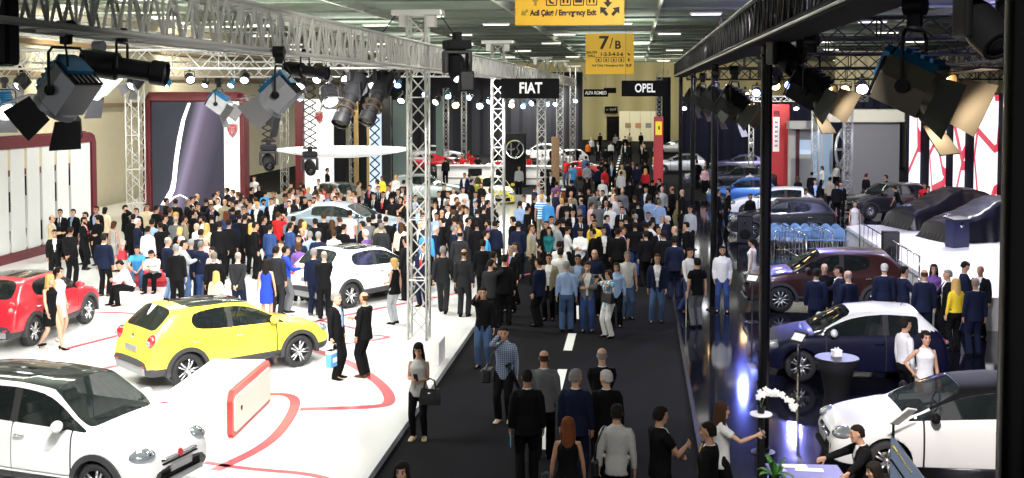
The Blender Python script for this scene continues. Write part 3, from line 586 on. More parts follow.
MB().box(((xa+xb)/2, 0, 1.9), (xb-xa, .3, 3.8), bev=.02).box(((xa+xb)/2, -.5, 4.0), (xb-xa+.2, 1.6, .5), bev=.04).build('shell', mat('booth_white', (.55, .56, .52), .5), b2); MB().box(((xa+xb)/2+.1, -.2, 2.6), (1.0, .08, .9), bev=.02).build('lit_window', mat('cool_lit_panel', (.55, .65, .75), .4, emit=.5), b2); MB().box((xa+.55, -.3, 1.9), (.22, .2, 3.8), bev=.02).build('red_post', m_red, b2); MB().box(((xa+xb)/2+.75, -.2, 1.4), (.7, .08, 2.4), bev=.02).build('doorway', BLKM, b2)
def totem(px0, px1, ytop, y, label, m, word=None):
    a, b = aty(px0, 100, y).x, aty(px1, 100, y).x; z1 = aty(px0, ytop, y).z; t = thing('totem_pillar', label, 'totem', ((a+b)/2, y, 0)); MB().box((0, 0, z1/2), (b-a, .5, z1), bev=.05).build('pillar', m, t); MB().box((0, 0, .05), (b-a+.2, .7, .1), bev=.02).build('plinth', BLKM, t)
    return t, b-a, z1
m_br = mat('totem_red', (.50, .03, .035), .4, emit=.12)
t, w_, z1 = totem(769.5, 789.5, 104.5, 75, 'broad red pillar with a white vertical panel beside the white booth', m_br); MB().box((-.22, -.27, z1-1.9), (.40, .04, 2.2), bev=.01).build('white_panel', m_sw, t); MB().box((-.22, -.3, z1-.5), (.36, .03, .25)).bars([((-.22+.1*s, -.3, z1-1.2-.3*k), (-.22-.1*s, -.3, z1-1.05-.3*k)) for k in range(6) for s in (-1, 1)], .025).build('panel_print', m_red, t)
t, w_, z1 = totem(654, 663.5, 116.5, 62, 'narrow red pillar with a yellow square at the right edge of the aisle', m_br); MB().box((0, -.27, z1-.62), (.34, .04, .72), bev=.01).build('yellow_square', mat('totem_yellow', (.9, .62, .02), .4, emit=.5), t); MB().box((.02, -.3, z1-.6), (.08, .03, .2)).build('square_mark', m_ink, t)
# ================================================================ STAGE LAMPS
m_blue = mat('blue_lacquer', (.03, .20, .42), .25, .5, coat=.5); m_lens = mat('lamp_lens', (.85, .9, 1), .1, emit=3); m_warm = mat('lamp_warm', (1, .62, .25), .2, emit=16); m_cool = mat('lamp_cool', (.55, .70, 1), .2, emit=18); m_bl = mat('lamp_blue', (.22, .28, 1), .2, emit=16); m_lwhite = mat('lamp_white', (.95, .97, 1), .2, emit=7)
m_flap = mat('barn_door_black', (.03, .03, .033), .45, .3); m_flapg = mat('barn_door_grey', (.16, .16, .165), .4, .5)
# frame of a fresnel: hangs from (0,0,0); body axis points along -Y and is tipped down by tilt
m_silver = mat('lamp_silver', (.50, .51, .53), .3, .35)
def fresnel(label, loc, rz, tilt, s=1.0, body=m_silver, top=m_blue, lens=m_lens, flap=m_flap, group=None, spread=.55, drop=.42):
    t = thing('stage_lamp', label, 'stage lamp', loc, rz, group); R = Euler((tilt, 0, 0)).to_matrix(); c = V((0, 0, -drop*s)); P = lambda x, y, z: c+R @ (V((x, y, z))*s)
    MB().box(V((0, 0, .0)), (.07*s, .10*s, .12*s), bev=.015).lathe([(.035*s, -.07*s), (.075*s, -.07*s), (.075*s, .07*s), (.035*s, .07*s)], 16, (0, 0, .09*s), rotm((0, 1, 0))).build('clamp', BLK, t, True)
    y = .22; MB().tube([V((-y*s, 0, c.z)), V((-y*s, 0, -.14*s)), V((-.17*s, 0, -.09*s)), V((.17*s, 0, -.09*s)), V((y*s, 0, -.14*s)), V((y*s, 0, c.z))], .014*s, 8).build('yoke', BLK, t, True)
    for e in (-1, 1): MB().lathe([(.05*s, -.015*s), (.05*s, .015*s)], 14, c+V((e*.215*s, 0, 0)), rotm((1, 0, 0))).build('tilt_knob', BLK, t, True)
    MB().prism([P(a, -.16, b) for a, b in ((-.17, -.17), (.17, -.17), (.19, .02), (.14, .16), (-.14, .16), (-.19, .02))], (0, 0, 0), R @ V((0, .36*s, 0))).build('housing', body, t)
    mb = MB().prism([P(a, -.14, b) for a, b in ((-.15, .16), (.15, .16), (.12, .215), (-.12, .215))], (0, 0, 0), R @ V((0, .32*s, 0)))
    for k in range(4): mb.box(P(0, -.08+.07*k, .225), (.24*s, .025*s, .03*s), R)
    mb.prism([P(a, .20, b) for a, b in ((-.16, -.02), (.16, -.02), (.15, .17), (.11, .215), (-.11, .215), (-.15, .17))], (0, 0, 0), R @ V((0, .05*s, 0)))
    mb.build('top_cover', top, t)
    mb = MB()
    for k in range(5): mb.box(P(-.12+.06*k, .21, -.02), (.012*s, .02*s, .26*s), R)
    mb.tube([P(a, .22, b) for a, b in ((-.17, -.16), (.17, -.16), (.17, .13), (-.17, .13), (-.17, -.16))], .012*s, 6).build('rear_guard', BLK, t)
    MB().lathe([(.20*s, 0), (.205*s, .06*s), (.185*s, .06*s), (.17*s, .0)], 28, P(0, -.16, 0), R @ rotm((0, -1, 0))).build('front_ring', body, t, True)
    MB().lathe([(.165*s, 0), (.12*s, .035*s), (.02*s, .05*s), (.0, .05*s)], 28, P(0, -.165, 0), R @ rotm((0, -1, 0))).build('lens', lens, t, 'all')
    for a, b, ang in ((0, .2, 0), (0, -.2, PI), (.2, 0, -PI/2), (-.2, 0, PI/2)):
        Q = Euler((0, -ang, 0)).to_matrix(); pl = [(-.16, 0, .19), (.16, 0, .19), (.20, -.22, .19+spread*.26), (-.20, -.22, .19+spread*.26)]
        MB().prism([c+R @ ((Q @ V(q)+V((0, -.215, 0)))*s) for q in pl], (0, 0, 0), R @ (Q @ V((0, .0, .008*s)))).build('barn_door', flap, t)
    MB().tube([V((0, .04, .1*s)), V((.12*s, .10*s, -.05*s)), V((.2*s, .2*s, -.2*s)), P(.1, .22, .05)], .010*s, 6).build('power_cable', BLK, t, 'all')
    return t
def moving_head(label, loc, rz, tilt, s=1.0, lens=m_lens, group=None):
    t = thing('moving_head_lamp', label, 'stage lamp', loc, rz, group); R = Euler((tilt, 0, 0)).to_matrix(); c = V((0, 0, -.40*s))
    MB().box((0, 0, -.08*s), (.34*s, .30*s, .13*s), bev=.03*s).box((0, 0, .04*s), (.1*s, .14*s, .12*s), bev=.01*s).build('base', BLKM, t)
    mb = MB().box((0, 0, -.18*s), (.36*s, .14*s, .06*s), bev=.015*s)
    for e in (-1, 1): mb.box((e*.17*s, 0, -.32*s), (.06*s, .15*s, .30*s), bev=.02*s)
    mb.build('yoke', BLK, t)
    MB().lathe([(q*s, z*s) for q, z in ((.01, .22), (.10, .21), (.13, .12), (.135, -.06), (.115, -.2), (.09, -.2), (.09, -.17))], 24, c, R @ rotm((0, 1, 0))).build('head', BLKM, t, True)
    MB().lathe([(.095*s, 0), (.05*s, -.02*s), (.0, -.025*s)], 20, c+R @ V((0, -.18*s, 0)), R @ rotm((0, 1, 0))).build('lens', lens, t, 'all'); return t
def profile_can(label, loc, rz, tilt, s=1.0, lens=m_warm, group=None, rings=True):
    t = thing('profile_spotlight', label, 'stage lamp', loc, rz, group); R = Euler((tilt, 0, 0)).to_matrix(); c = V((0, 0, -.30*s))
    MB().box((0, 0, .02*s), (.07*s, .1*s, .14*s), bev=.01*s).build('clamp', BLK, t)
    MB().tube([V((-.17*s, 0, c.z)), V((-.17*s, 0, -.06*s)), V((.17*s, 0, -.06*s)), V((.17*s, 0, c.z))], .014*s, 6).build('yoke', BLK, t)
    MB().lathe([(q*s, z*s) for q, z in ((.02, .42), (.12, .40), (.14, .3), (.14, .05), (.10, .02), (.10, -.28), (.125, -.30), (.125, -.44), (.11, -.44), (.11, -.40))], 22, c, R @ rotm((0, 1, 0))).build('barrel', BLK, t, True)
    MB().lathe([(.11*s, 0), (.06*s, -.02*s), (0, -.025*s)], 18, c+R @ V((0, -.40*s, 0)), R @ rotm((0, 1, 0))).build('lens', lens, t, 'all')
    mb = MB()
    for z in (-.1, -.2) if rings else (): mb.lathe([(.135*s, -.012*s), (.15*s, 0), (.135*s, .012*s)], 18, c+R @ V((0, z*s, 0)), R @ rotm((0, 1, 0)))
    if rings: mb.build('gel_ring', mat('brass_ring', (.03, .018, .008), .5, .3), t); return t
def par(loc, rz, tilt, s=1.0, lens=m_lwhite, label=None, group=None, top=BLK):
    t = thing('par_lamp', label, 'stage lamp', loc, rz, group); R = Euler((tilt, 0, 0)).to_matrix(); c = V((0, 0, -.24*s))
    MB().tube([V((-.15*s, 0, c.z)), V((-.15*s, 0, -.04*s)), V((.15*s, 0, -.04*s)), V((.15*s, 0, c.z))], .014*s, 6).box((0, 0, .0), (.06*s, .08*s, .1*s)).build('yoke', BLK, t)
    MB().lathe([(q*s, z*s) for q, z in ((.02, .2), (.09, .19), (.13, .1), (.14, -.12), (.16, -.13), (.16, -.16), (.13, -.16), (.12, -.11))], 18, c, R @ rotm((0, 1, 0))).build('housing', top, t, True)
    MB().lathe([(.13*s, 0), (.08*s, -.02*s), (0, -.025*s)], 16, c+R @ V((0, -.13*s, 0)), R @ rotm((0, 1, 0))).build('lens', lens, t, 'all'); return t
def hang(px, py, y, f, *a, **k):            # hang a lamp where a pixel meets distance y
    pass
T1 = lambda px, y, z: V((aty(px, 100, y).x, y, z))
# big blue and chrome lamps on the aisle truss
p = aty(66, 38, 9.6); fresnel('largest blue and chrome stage lamp with barn doors, nearest the camera', p, -1.85, .85, .95, drop=.48)
p = aty(99, 53, 13.5); fresnel('smaller blue stage lamp hanging just behind the largest blue lamp', p, -1.7, .7, .9, drop=.35)
p = aty(279, 59, 13.6); fresnel('blue and chrome stage lamp with a wide open grey door above the canopy', p, -1.5, .75, .95, flap=m_flapg, drop=.46)
p = aty(122, 50, 10.4); profile_can('black floodlight lying flat under the truss beside the largest blue lamp', p+V((0, 0, .12)), 1.7, .15, .95, BLK, rings=False)
p = aty(305, 68, 16); profile_can('black floodlight lying flat under the truss right of the second blue lamp', p+V((0, 0, .2)), 1.4, .12, .8, BLK, rings=False)
p = aty(350, 78, 21); profile_can('black cylindrical spotlight tilting down, left one of the pair', p, 2.75-PI, .95, 1.3, BLK)
p = aty(377, 77, 21.5); profile_can('black cylindrical spotlight tilting down, right one of the pair', p, 2.65-PI, .95, 1.3, BLK)
p = aty(329, 82, 21); fresnel('stage lamp with open barn doors left of the black cylindrical pair', p, .6, .7, .8, BLK, BLK, m_lwhite, m_flapg, drop=.35)
p = aty(219, 85, 26); fresnel('blue stage lamp hanging in front of the red framed screen', p, 1.55, .6, 1.05, flap=m_flapg)
p = aty(4, 85, 26); fresnel('blue stage lamp at the left edge of the picture', p, .8, .6, 1.2, flap=m_flapg, lens=m_lwhite)
p = aty(457, 56, 23.5); moving_head('black moving head lamp above the black loudspeaker on the truss', p+V((0, .0, .35)), .5, .9, 1.5)
t = thing('loudspeaker', 'black loudspeaker hanging from the aisle truss right of the tower', 'speaker', aty(466, 91, 23.3), .3); MB().box((0, 0, .2), (.30, .3, .42), bev=.03).build('cabinet', BLKM, t); MB().box((0, -.15, .2), (.26, .03, .37), bev=.01).build('grille', BLK, t); MB().bars([((-.1, 0, .4), (-.1, 0, .6)), ((.1, 0, .4), (.1, 0, .6))], .015).build('bracket', BLK, t)
t = thing('loudspeaker', 'black loudspeaker hanging at the top left corner of the picture', 'speaker', aty(3, 58, 8.0), .1); MB().box((0, 0, .25), (.17, .25, .62), bev=.05).build('cabinet', BLKM, t); MB().box((0, -.125, .25), (.14, .02, .56), bev=.01).build('grille', BLK, t); MB().bars([((-.05, 0, .5), (-.05, 0, .9)), ((.05, 0, .5), (.05, 0, .9))], .01).build('bracket', BLK, t)
# lamps on the cross trusses of the left stand
rn = random.Random(8); OW = ('first', 'second', 'third', 'fourth', 'fifth', 'sixth', 'seventh', 'eighth', 'ninth', 'tenth', 'eleventh', 'twelfth', 'thirteenth', 'fourteenth', 'fifteenth')
for i, px in enumerate((22, 70, 110, 135, 190, 245, 300, 318, 345, 375, 395)):
    b = T1(px, 33, 6.68); lb = 'small white stage lamp under the nearer cross truss, %s from the left' % OW[i]
    (par(b, rn.uniform(-.6, .6), rn.uniform(.4, .9), .95, m_lwhite, lb, 'lamps on the nearer cross truss') if i % 3 else fresnel(lb, b, rn.uniform(-.7, .7), .7, .9, BLK, BLK, m_lwhite, m_flapg, 'lamps on the nearer cross truss'))
for i, px in enumerate((40, 92, 130, 168, 206, 232, 268, 296, 330, 352, 372, 398)):
    b = T1(px, 45, 6.62); par(b, rn.uniform(-.5, .5), rn.uniform(.5, .9), .95, (m_lwhite, m_cool)[i % 2], 'small stage lamp under the farther cross truss, %s from the left' % OW[i], 'lamps on the farther cross truss', (BLK, m_blue)[i % 2])
# folding arms with hanging moving heads
def pantograph(label, px, y, ztop, zbot, w_, lab2):
    x = T1(px, y, 0).x; t = thing('folding_arm', label, 'lamp hanger', (x, y, ztop)); h = ztop-zbot; n = 9; sg = []
    for k in range(n):
        for s in (-1, 1): sg += [((s*w_, s*.02, -h*k/n), (-s*w_, s*.02, -h*(k+1)/n))]
    MB().bars(sg, .018, 6).build('scissor_bars', BLK, t); MB().box((0, 0, .03), (w_*2.4, .12, .08), bev=.01).build('top_bracket', BLK, t); MB().box((0, 0, -h-.02), (w_*2.2, .1, .06), bev=.01).build('bottom_bracket', BLK, t)
    moving_head(lab2, (x, y, zbot-.1), .4, .5, 1.35, BLK)
pantograph('black folding lamp hanger in front of the cream wall', 268, 33, 6.3, 4.6, .19, 'black moving head lamp hanging from the folding arm, left of the canopy')
pantograph('black folding lamp hanger in front of the red post', 309.5, 36, 6.4, 4.25, .21, 'black moving head lamp hanging below the canopy, by the red post')
# lamps of the far stands left of the aisle
for i, (px, py, y) in enumerate(((300, 92, 60), (402, 92, 60), (426, 88, 62), (437, 94, 62), (448, 90, 66), (455, 97, 60), (470, 92, 66), (480, 98, 62), (490, 95, 66), (512, 98, 70), (524, 101, 72), (533, 97, 76), (548, 99, 78), (556, 98, 84), (575, 97, 90))):
    par(aty(px, py, y), rn.uniform(-.5, .5), rn.uniform(.2, .7), 1.45 if i % 2 else 1.2, (m_lwhite, m_cool, m_warm)[(0, 0, 1, 0, 1, 2, 0, 1, 0, 2, 0, 1, 0, 1, 0)[i]], 'far small lit lamp over the stands left of the aisle, %s from the left' % OW[i], 'far lamps left of the aisle', (m_blue, BLK)[i % 2])
# big lamps on the right roof edge
p = aty(915, 18, 9.4); fresnel('largest black stage lamp with warm lit barn doors, top right', p, .98, .42, 1.12, mat('bronze_grey', (.20, .17, .13), .3, .6), m_blue, m_warm, m_flap, None, .5, .48)
m_amb = mat('barn_door_warm', (.62, .40, .20), .4)
p = aty(812, 48, 16.5); fresnel('black stage lamp with warm rim right of the second pole', p, 1.0, .5, 1.2, BLK, BLK, m_warm, m_flap, None, .5, .5)
for i, (px, py, y) in enumerate(((735, 76, 26), (716, 78, 31), (703, 80, 38), (694, 83, 45))):
    fresnel('black stage lamp with warm rim under the roof edge, %s beyond the second pole' % OW[i], aty(px, py, y), 1.2, .6, 1.4, BLK, BLK, m_warm, m_flap, 'black lamps under the right roof edge', .5, .45)
p = aty(984, 18, 12); moving_head('black moving head lamp at the top beside the nearest pole', p+V((0, 0, .5)), .4, .7, 1.5, BLK)
p = aty(787, 38, 18); moving_head('black moving head lamp just right of the second pole', p+V((0, 0, .3)), .4, .5, 1.5, BLK)
p = aty(770, 60, 40); moving_head('black moving head lamp behind the second pole', p+V((0, 0, .3)), .4, .5, 2, BLK)
for i, (px, py, y, mm) in enumerate(((698, 90, 50, 2), (706, 97, 62, 0), (715, 94, 52, 2), (727, 90, 52, 1), (745, 92, 56, 2), (757, 88, 50, 1), (776, 80, 45, 2), (789, 79, 44, 1), (798, 89, 50, 2), (822, 83, 45, 2), (846, 84, 46, 2), (862, 80, 36, 3), (893, 92, 50, 2), (905, 90, 48, 3), (968, 92, 44, 2))):
    par(aty(px, py-4, y), rn.uniform(-.4, .4), rn.uniform(.15, .5), 1.35, (m_lwhite, m_bl, m_warm, m_cool)[mm], '%s lit lamp under the right roof, %s from the left' % (('white', 'blue', 'warm', 'bluish')[mm], OW[i]), 'small lit lamps under the right roof')
for i in range(9):
    par(aty(684+14*i, 101, 79.7), 0, .8, 1.5, m_lwhite, 'tiny white lamp on the thin silver light rail, %s from the left' % OW[i], 'lamps on the silver light rail')
fp_ = thing('barn_flag', 'grey metal flag plate hanging below the warm lamp, before the navy backdrop', 'lamp shutter', aty(815, 95, 20)); MB().box((0, 0, 0), (.25, .01, .24), Euler((0, .15, 0)).to_matrix(), .003).build('plate', m_flapg, fp_); MB().bars([((0, 0, .12), (0, 0, .5))], .01).build('arm', BLK, fp_)
# ================================================================ CARS
m_glass = mat('tinted_glass', (.012, .018, .018), .04, spec=1.0, alpha=.70); m_tint = mat('privacy_glass', (.010, .013, .014), .04, spec=1.0, alpha=.88); m_dglass = mat('dark_roof_glass', (.008, .010, .012), .05, spec=.9)
m_clad = mat('grey_black_plastic', (.035, .035, .038), .55); m_seam = mat('door_gap', (.02, .02, .02), .8); m_well = mat('wheel_well', (.01, .01, .01), .9)
m_hl = mat('headlight_glass', (.30, .33, .36), .08, .5, coat=1); m_tl = mat('tail_light_red', (.55, .015, .02), .12, coat=1); m_plate = mat('number_plate', (.30, .30, .31), .35, .3)
m_rim = mat('alloy_rim', (.62, .63, .65), .25, .8); m_rimd = mat('dark_rim', (.02, .02, .022), .4, .3); m_seat = mat('seat_fabric', (.035, .035, .038), .8); m_seatl = mat('seat_light', (.22, .21, .19), .7); m_skid = mat('skid_plate', (.30, .31, .32), .4, .5)
def paint(name, rgb, metal=0.0, rough=.3): return mat(name, rgb, rough, metal, coat=.8)
SPEC = dict(   # L W H  front-axle wheelbase wheelR  sill nose cowlz belt0 belt1  xcowl xroof xB xC xroofend xtail tailz
 cross=dict(L=4.25, W=1.80, H=1.60, fa=.86, wb=2.57, wr=.345, zs=.26, zn=.74, zc=1.03, b0=1.04, b1=1.13, xc=1.18, xf=1.95, xb=2.45, xq=3.35, xr=3.62, xt=4.05, zt=1.14, clad=1),
 mpv=dict(L=4.15, W=1.78, H=1.67, fa=.80, wb=2.61, wr=.33, zs=.22, zn=.74, zc=1.08, b0=1.06, b1=1.12, xc=1.0, xf=1.70, xb=2.30, xq=3.25, xr=3.75, xt=4.05, zt=1.12, clad=1),
 suv=dict(L=4.28, W=1.80, H=1.66, fa=.88, wb=2.55, wr=.35, zs=.26, zn=.80, zc=1.10, b0=1.08, b1=1.20, xc=1.22, xf=1.98, xb=2.5, xq=3.3, xr=3.75, xt=4.12, zt=1.18, clad=1),
 hatch=dict(L=3.70, W=1.72, H=1.49, fa=.72, wb=2.31, wr=.32, zs=.20, zn=.70, zc=.98, b0=.95, b1=1.03, xc=1.0, xf=1.75, xb=2.42, xq=3.02, xr=3.1, xt=3.52, zt=1.03, clad=0),
 small=dict(L=4.02, W=1.74, H=1.48, fa=.82, wb=2.51, wr=.32, zs=.20, zn=.68, zc=.97, b0=.95, b1=1.06, xc=1.12, xf=1.98, xb=2.62, xq=3.3, xr=3.4, xt=3.84, zt=1.05, clad=0),
 sedan=dict(L=4.66, W=1.82, H=1.46, fa=.90, wb=2.74, wr=.33, zs=.20, zn=.68, zc=.98, b0=.95, b1=1.03, xc=1.35, xf=2.15, xb=2.65, xq=3.45, xr=3.35, xt=4.1, zt=1.03, clad=0),
 sport=dict(L=4.45, W=1.90, H=1.22, fa=1.0, wb=2.6, wr=.34, zs=.14, zn=.55, zc=.84, b0=.82, b1=.90, xc=1.55, xf=2.2, xb=2.75, xq=2.95, xr=2.95, xt=3.9, zt=.90, clad=0))
def car_shell(kind, roofglass, wheel_arch=True):
    q = SPEC[kind]; L, W, H = q['L'], q['W'], q['H']; w = W/2; zs = q['zs']; fa = q['fa']
    hood = lambda x: q['zn']+.10+(q['zc']-q['zn']-.10)*min(1, max(0, (x-.2)/(q['xc']-.25)))**.75
    belt = lambda x: q['b0']+(q['b1']-q['b0'])*(x-q['xc'])/(q['xt']-q['xc'])
    st = []                                   # x, width factor, kind, top z
    st += [(0, .70, 'n', .52), (.05, .84, 'n', q['zn']-.05), (.20, .93, 'h', hood(.2)), (fa-.30, .985, 'h', hood(fa-.3)), (fa+.05, 1, 'h', hood(fa+.05)), (q['xc']-.16, 1, 'h', hood(q['xc']-.1)), (q['xc']-.05, 1, 'h', hood(q['xc'])), (q['xc'], 1, 'h', q['zc'])]
    xc, xf, xb, xq, xr, xt = (q[k] for k in ('xc', 'xf', 'xb', 'xq', 'xr', 'xt'))
    roof = lambda x: H-.05*((x-(xf+xr)/2-.1)/(xr-xf)*2)**2*.9
    cab = [(xc+.22, 'w'), (xc+.232, 'w'), (xf, 'r'), (xb-.05, 'r'), (xb-.006, 'r'), (xb+.006, 'r'), (xb+.05, 'r')]
    if xq < xr: cab += [(xq-.01, 'r'), (xq+.05, 'r'), (xr, 'r')]
    else: cab += [(xr, 'r'), (xq, 'g')]
    for x, k in cab:
        if k == 'w': u = (x-xc)/(xf-xc); z = q['zc']+(roof(xf)-q['zc'])*u
        elif k == 'g': u = (x-xr)/(xt-xr); z = roof(xr)+(q['zt']+.02-roof(xr))*u
        else: z = roof(x)
        st.append((x, 1, k, z))
    if kind == 'sport' or kind == 'sedan': st += [(xt, .98, 't', q['zt']+.02), (L-.15, .93, 't', q['zt']), (L-.05, .86, 'n', q['zt']-.10), (L, .78, 'n', .58)]
    else: st += [(xt, .965, 't', q['zt']+.02), (xt+.05, .95, 't', q['zt']-.04), (L-.05, .93, 'n', .74), (L, .86, 'n', .60)]
    rings = []; wg1 = w*.74 if kind != 'sport' else w*.62
    for i, (x, f, k, z) in enumerate(st):
        ww = w*f; b = belt(x)
        if k in 'wrg':
            u = min(1, max(0, (z-b)/(H-.03-b)))
            g0 = ww-.075; g1 = g0+(wg1-g0)*u**1.0; zz = lambda d: max(z-d*u, b+.008)
            top = [(ww-.02, b-.07), (g0, b), (g1+.015, zz(.085)), (g1-.045, zz(.035)), (g1*.55, z+.008*u), (0, z+.02*u)]
        else:
            s_ = z if k != 'n' else z
            top = [(ww-.02, s_-.09), (ww-.085, s_-.025), (ww-.12, s_-.015), (ww-.19, s_-.002), (ww*.5, s_+.018), (0, s_+.025)]
        zl = zs+(.10 if i in (0, len(st)-1) else .03 if i in (1, len(st)-2) else 0); zm = min(.58, s_-.12) if k not in 'wrg' else .60
        half = [(0, zl), (ww-.16, zl), (ww-.03, zl+.06), (ww-.012, zl+.20 if zl+.2 < zm-.03 else zl+.1), (ww, zm)]+top
        ring = [V((x, y, z_)) for y, z_ in half]+[V((x, -y, z_)) for y, z_ in half[-2:0:-1]]; rings.append(ring)
    me = D.meshes.new('shell'); n = len(rings[0]); vs = [p for r in rings for p in r]; fs = []; mi = []; nh = 11
    for i in range(len(rings)-1):
        x0, x1 = st[i][0], st[i+1][0]; ka, kb = st[i][2], st[i+1][2]; narrow = x1-x0 < .02
        for j in range(n):
            a, b = i*n+j, i*n+(j+1) % n; fs.append((a, b, b+n, a+n)); jj = j if j < nh-1 else n-1-j; m = 0
            cabin = ka in 'wrg' or kb in 'wrg'
            if narrow and 2 <= jj <= 5: m = 5
            elif jj <= 2 and q['clad'] or jj <= 1: m = 6
            elif cabin and jj == 6:
                if x0 >= xc-.01 and x1 <= xb-.04: m = 1
                elif x0 >= xb+.04 and x1 <= xq+.0 and kind not in ('hatch', 'sport'): m = 1
                elif kind in ('hatch', 'small') and x0 >= xb+.04 and x1 <= xq+.05: m = 1
                elif xb-.06 < x0 < xb+.05: m = 5
                elif kind == 'mpv' and x0 >= xq+.04 and x1 <= xr+.01: m = 1
            elif jj >= 8:
                if x0 >= xc-.01 and x1 <= xf+.01: m = 2
                elif x0 >= xr-.01 and x1 <= xt+.01: m = 3
                elif roofglass and ka == 'r' and kb == 'r': m = 4 if x0 < xr-.3 else 0
            mi.append(m)
    for r0 in (0, (len(rings)-1)*n): fs.append(tuple(range(r0+n-1, r0-1, -1)) if r0 == 0 else tuple(range(r0, r0+n))); mi.append(6 if q['clad'] else 0)
    me.from_pydata(vs, [], fs)
    for m in range(8): me.materials.append(None)
    me.polygons.foreach_set('material_index', mi)
    bm = bmesh.new(); bm.from_mesh(me); cl = bm.edges.layers.float.new('crease_edge'); bmesh.ops.recalc_face_normals(bm, faces=bm.faces)
    for e in bm.edges:
        ms = {f.material_index for f in e.link_faces}
        if len(ms) > 1: e[cl] = .75
    bm.to_mesh(me); bm.free(); me.shade_smooth()
    o = D.objects.new('shell', me); COL.objects.link(o); sb = o.modifiers.new('s', 'SUBSURF'); sb.levels = sb.render_levels = 2
    cut = []
    cb = MB()
    for ax in (fa, fa+q['wb']):
        for s in (-1, 1): cb.cyl((ax, s*(w-.34), q['wr']), (ax, s*(w+.2), q['wr']), q['wr']+.055, 28)
    cm = cb.mesh('cutter'); co = D.objects.new('cutter', cm); COL.objects.link(co)
    for m in range(8): cm.materials.append(None)
    for p in cm.polygons: p.material_index = 7
    bo = o.modifiers.new('b', 'BOOLEAN'); bo.operation = 'DIFFERENCE'; bo.object = co; bo.solver = 'EXACT'; bo.material_mode = 'INDEX'
    ev = evaluate([o])[0]; D.objects.remove(o); D.objects.remove(co); return ev
def submesh(src, name, keep, mats):
    bm = bmesh.new(); bm.from_mesh(src); bmesh.ops.delete(bm, geom=[f for f in bm.faces if f.material_index not in keep], context='FACES')
    ks = sorted(keep)
    for f in bm.faces: f.material_index = ks.index(f.material_index)
    me = D.meshes.new(name); bm.to_mesh(me); bm.free(); ix = [p.material_index for p in me.polygons]; me.materials.clear()
    for m in mats: me.materials.append(m)
    me.polygons.foreach_set('material_index', ix)
    me.shade_smooth(); return me
def islands(me):
    bm = bmesh.new(); bm.from_mesh(me); bm.faces.ensure_lookup_table(); seen = set(); out = []
    for f in bm.faces:
        if f.index in seen: continue
        st = [f]; seen.add(f.index); isl = []
        while st:
            g = st.pop(); isl.append(g.index)
            for e in g.edges:
                for h in e.link_faces:
                    if h.index not in seen: seen.add(h.index); st.append(h)
        out.append(set(isl))
    bm.free(); return out
def keepfaces(me, idx, name):
    bm = bmesh.new(); bm.from_mesh(me); bm.faces.ensure_lookup_table(); bmesh.ops.delete(bm, geom=[f for f in bm.faces if f.index not in idx], context='FACES')
    m2 = D.meshes.new(name); bm.to_mesh(m2); bm.free()
    for m in me.materials: m2.materials.append(m)
    m2.shade_smooth(); return m2
_sh = {}; _wh = {}; CARS = []
def wheel_meshes(r, style):
    if (r, style) in _wh: return _wh[(r, style)]
    w_ = .21
    ty = MB().lathe([(r*.66, -w_/2), (r*.9, -w_/2), (r*.985, -w_*.36), (r, -w_*.2), (r, w_*.2), (r*.985, w_*.36), (r*.9, w_/2), (r*.66, w_/2), (r*.64, 0), (r*.66, -w_/2)], 36, (0, 0, 0), rotm((0, 1, 0)), cap=False).mesh('tyre', [RUBBER], True)
    rm = MB().lathe([(r*.62, -.07), (r*.69, -.105), (r*.70, -.11), (r*.66, -.07), (r*.62, .08)], 36, (0, 0, 0), rotm((0, -1, 0)), cap=False)
    ns = 5 if style != 'multi' else 10
    for k in range(ns):
        a = 2*PI*k/ns
        for d in ((-.16, .16) if style != 'multi' else (0,)):
            p0 = V((r*.13*math.cos(a+d*2), -.085, r*.13*math.sin(a+d*2))); p1 = V((r*.66*math.cos(a+d*1.15), -.10, r*.66*math.sin(a+d*1.15))); rm.tube([p0, p1], [(.024, .02), (.02, .016)] if ns == 5 else [(.022, .02), (.028, .016)], 6)
    rm.lathe([(.001, -.02), (r*.2, -.015), (r*.2, .02)], 20, (0, -.085, 0), rotm((0, 1, 0)))
    bk = MB().lathe([(.001, 0), (r*.63, 0), (r*.63, .03), (.001, .03)], 28, (0, -.02, 0), rotm((0, 1, 0))).mesh('brake_disc', [m_rimd], True)
    _wh[(r, style)] = (ty, rm.mesh('rim', [m_rim], True), bk); return _wh[(r, style)]
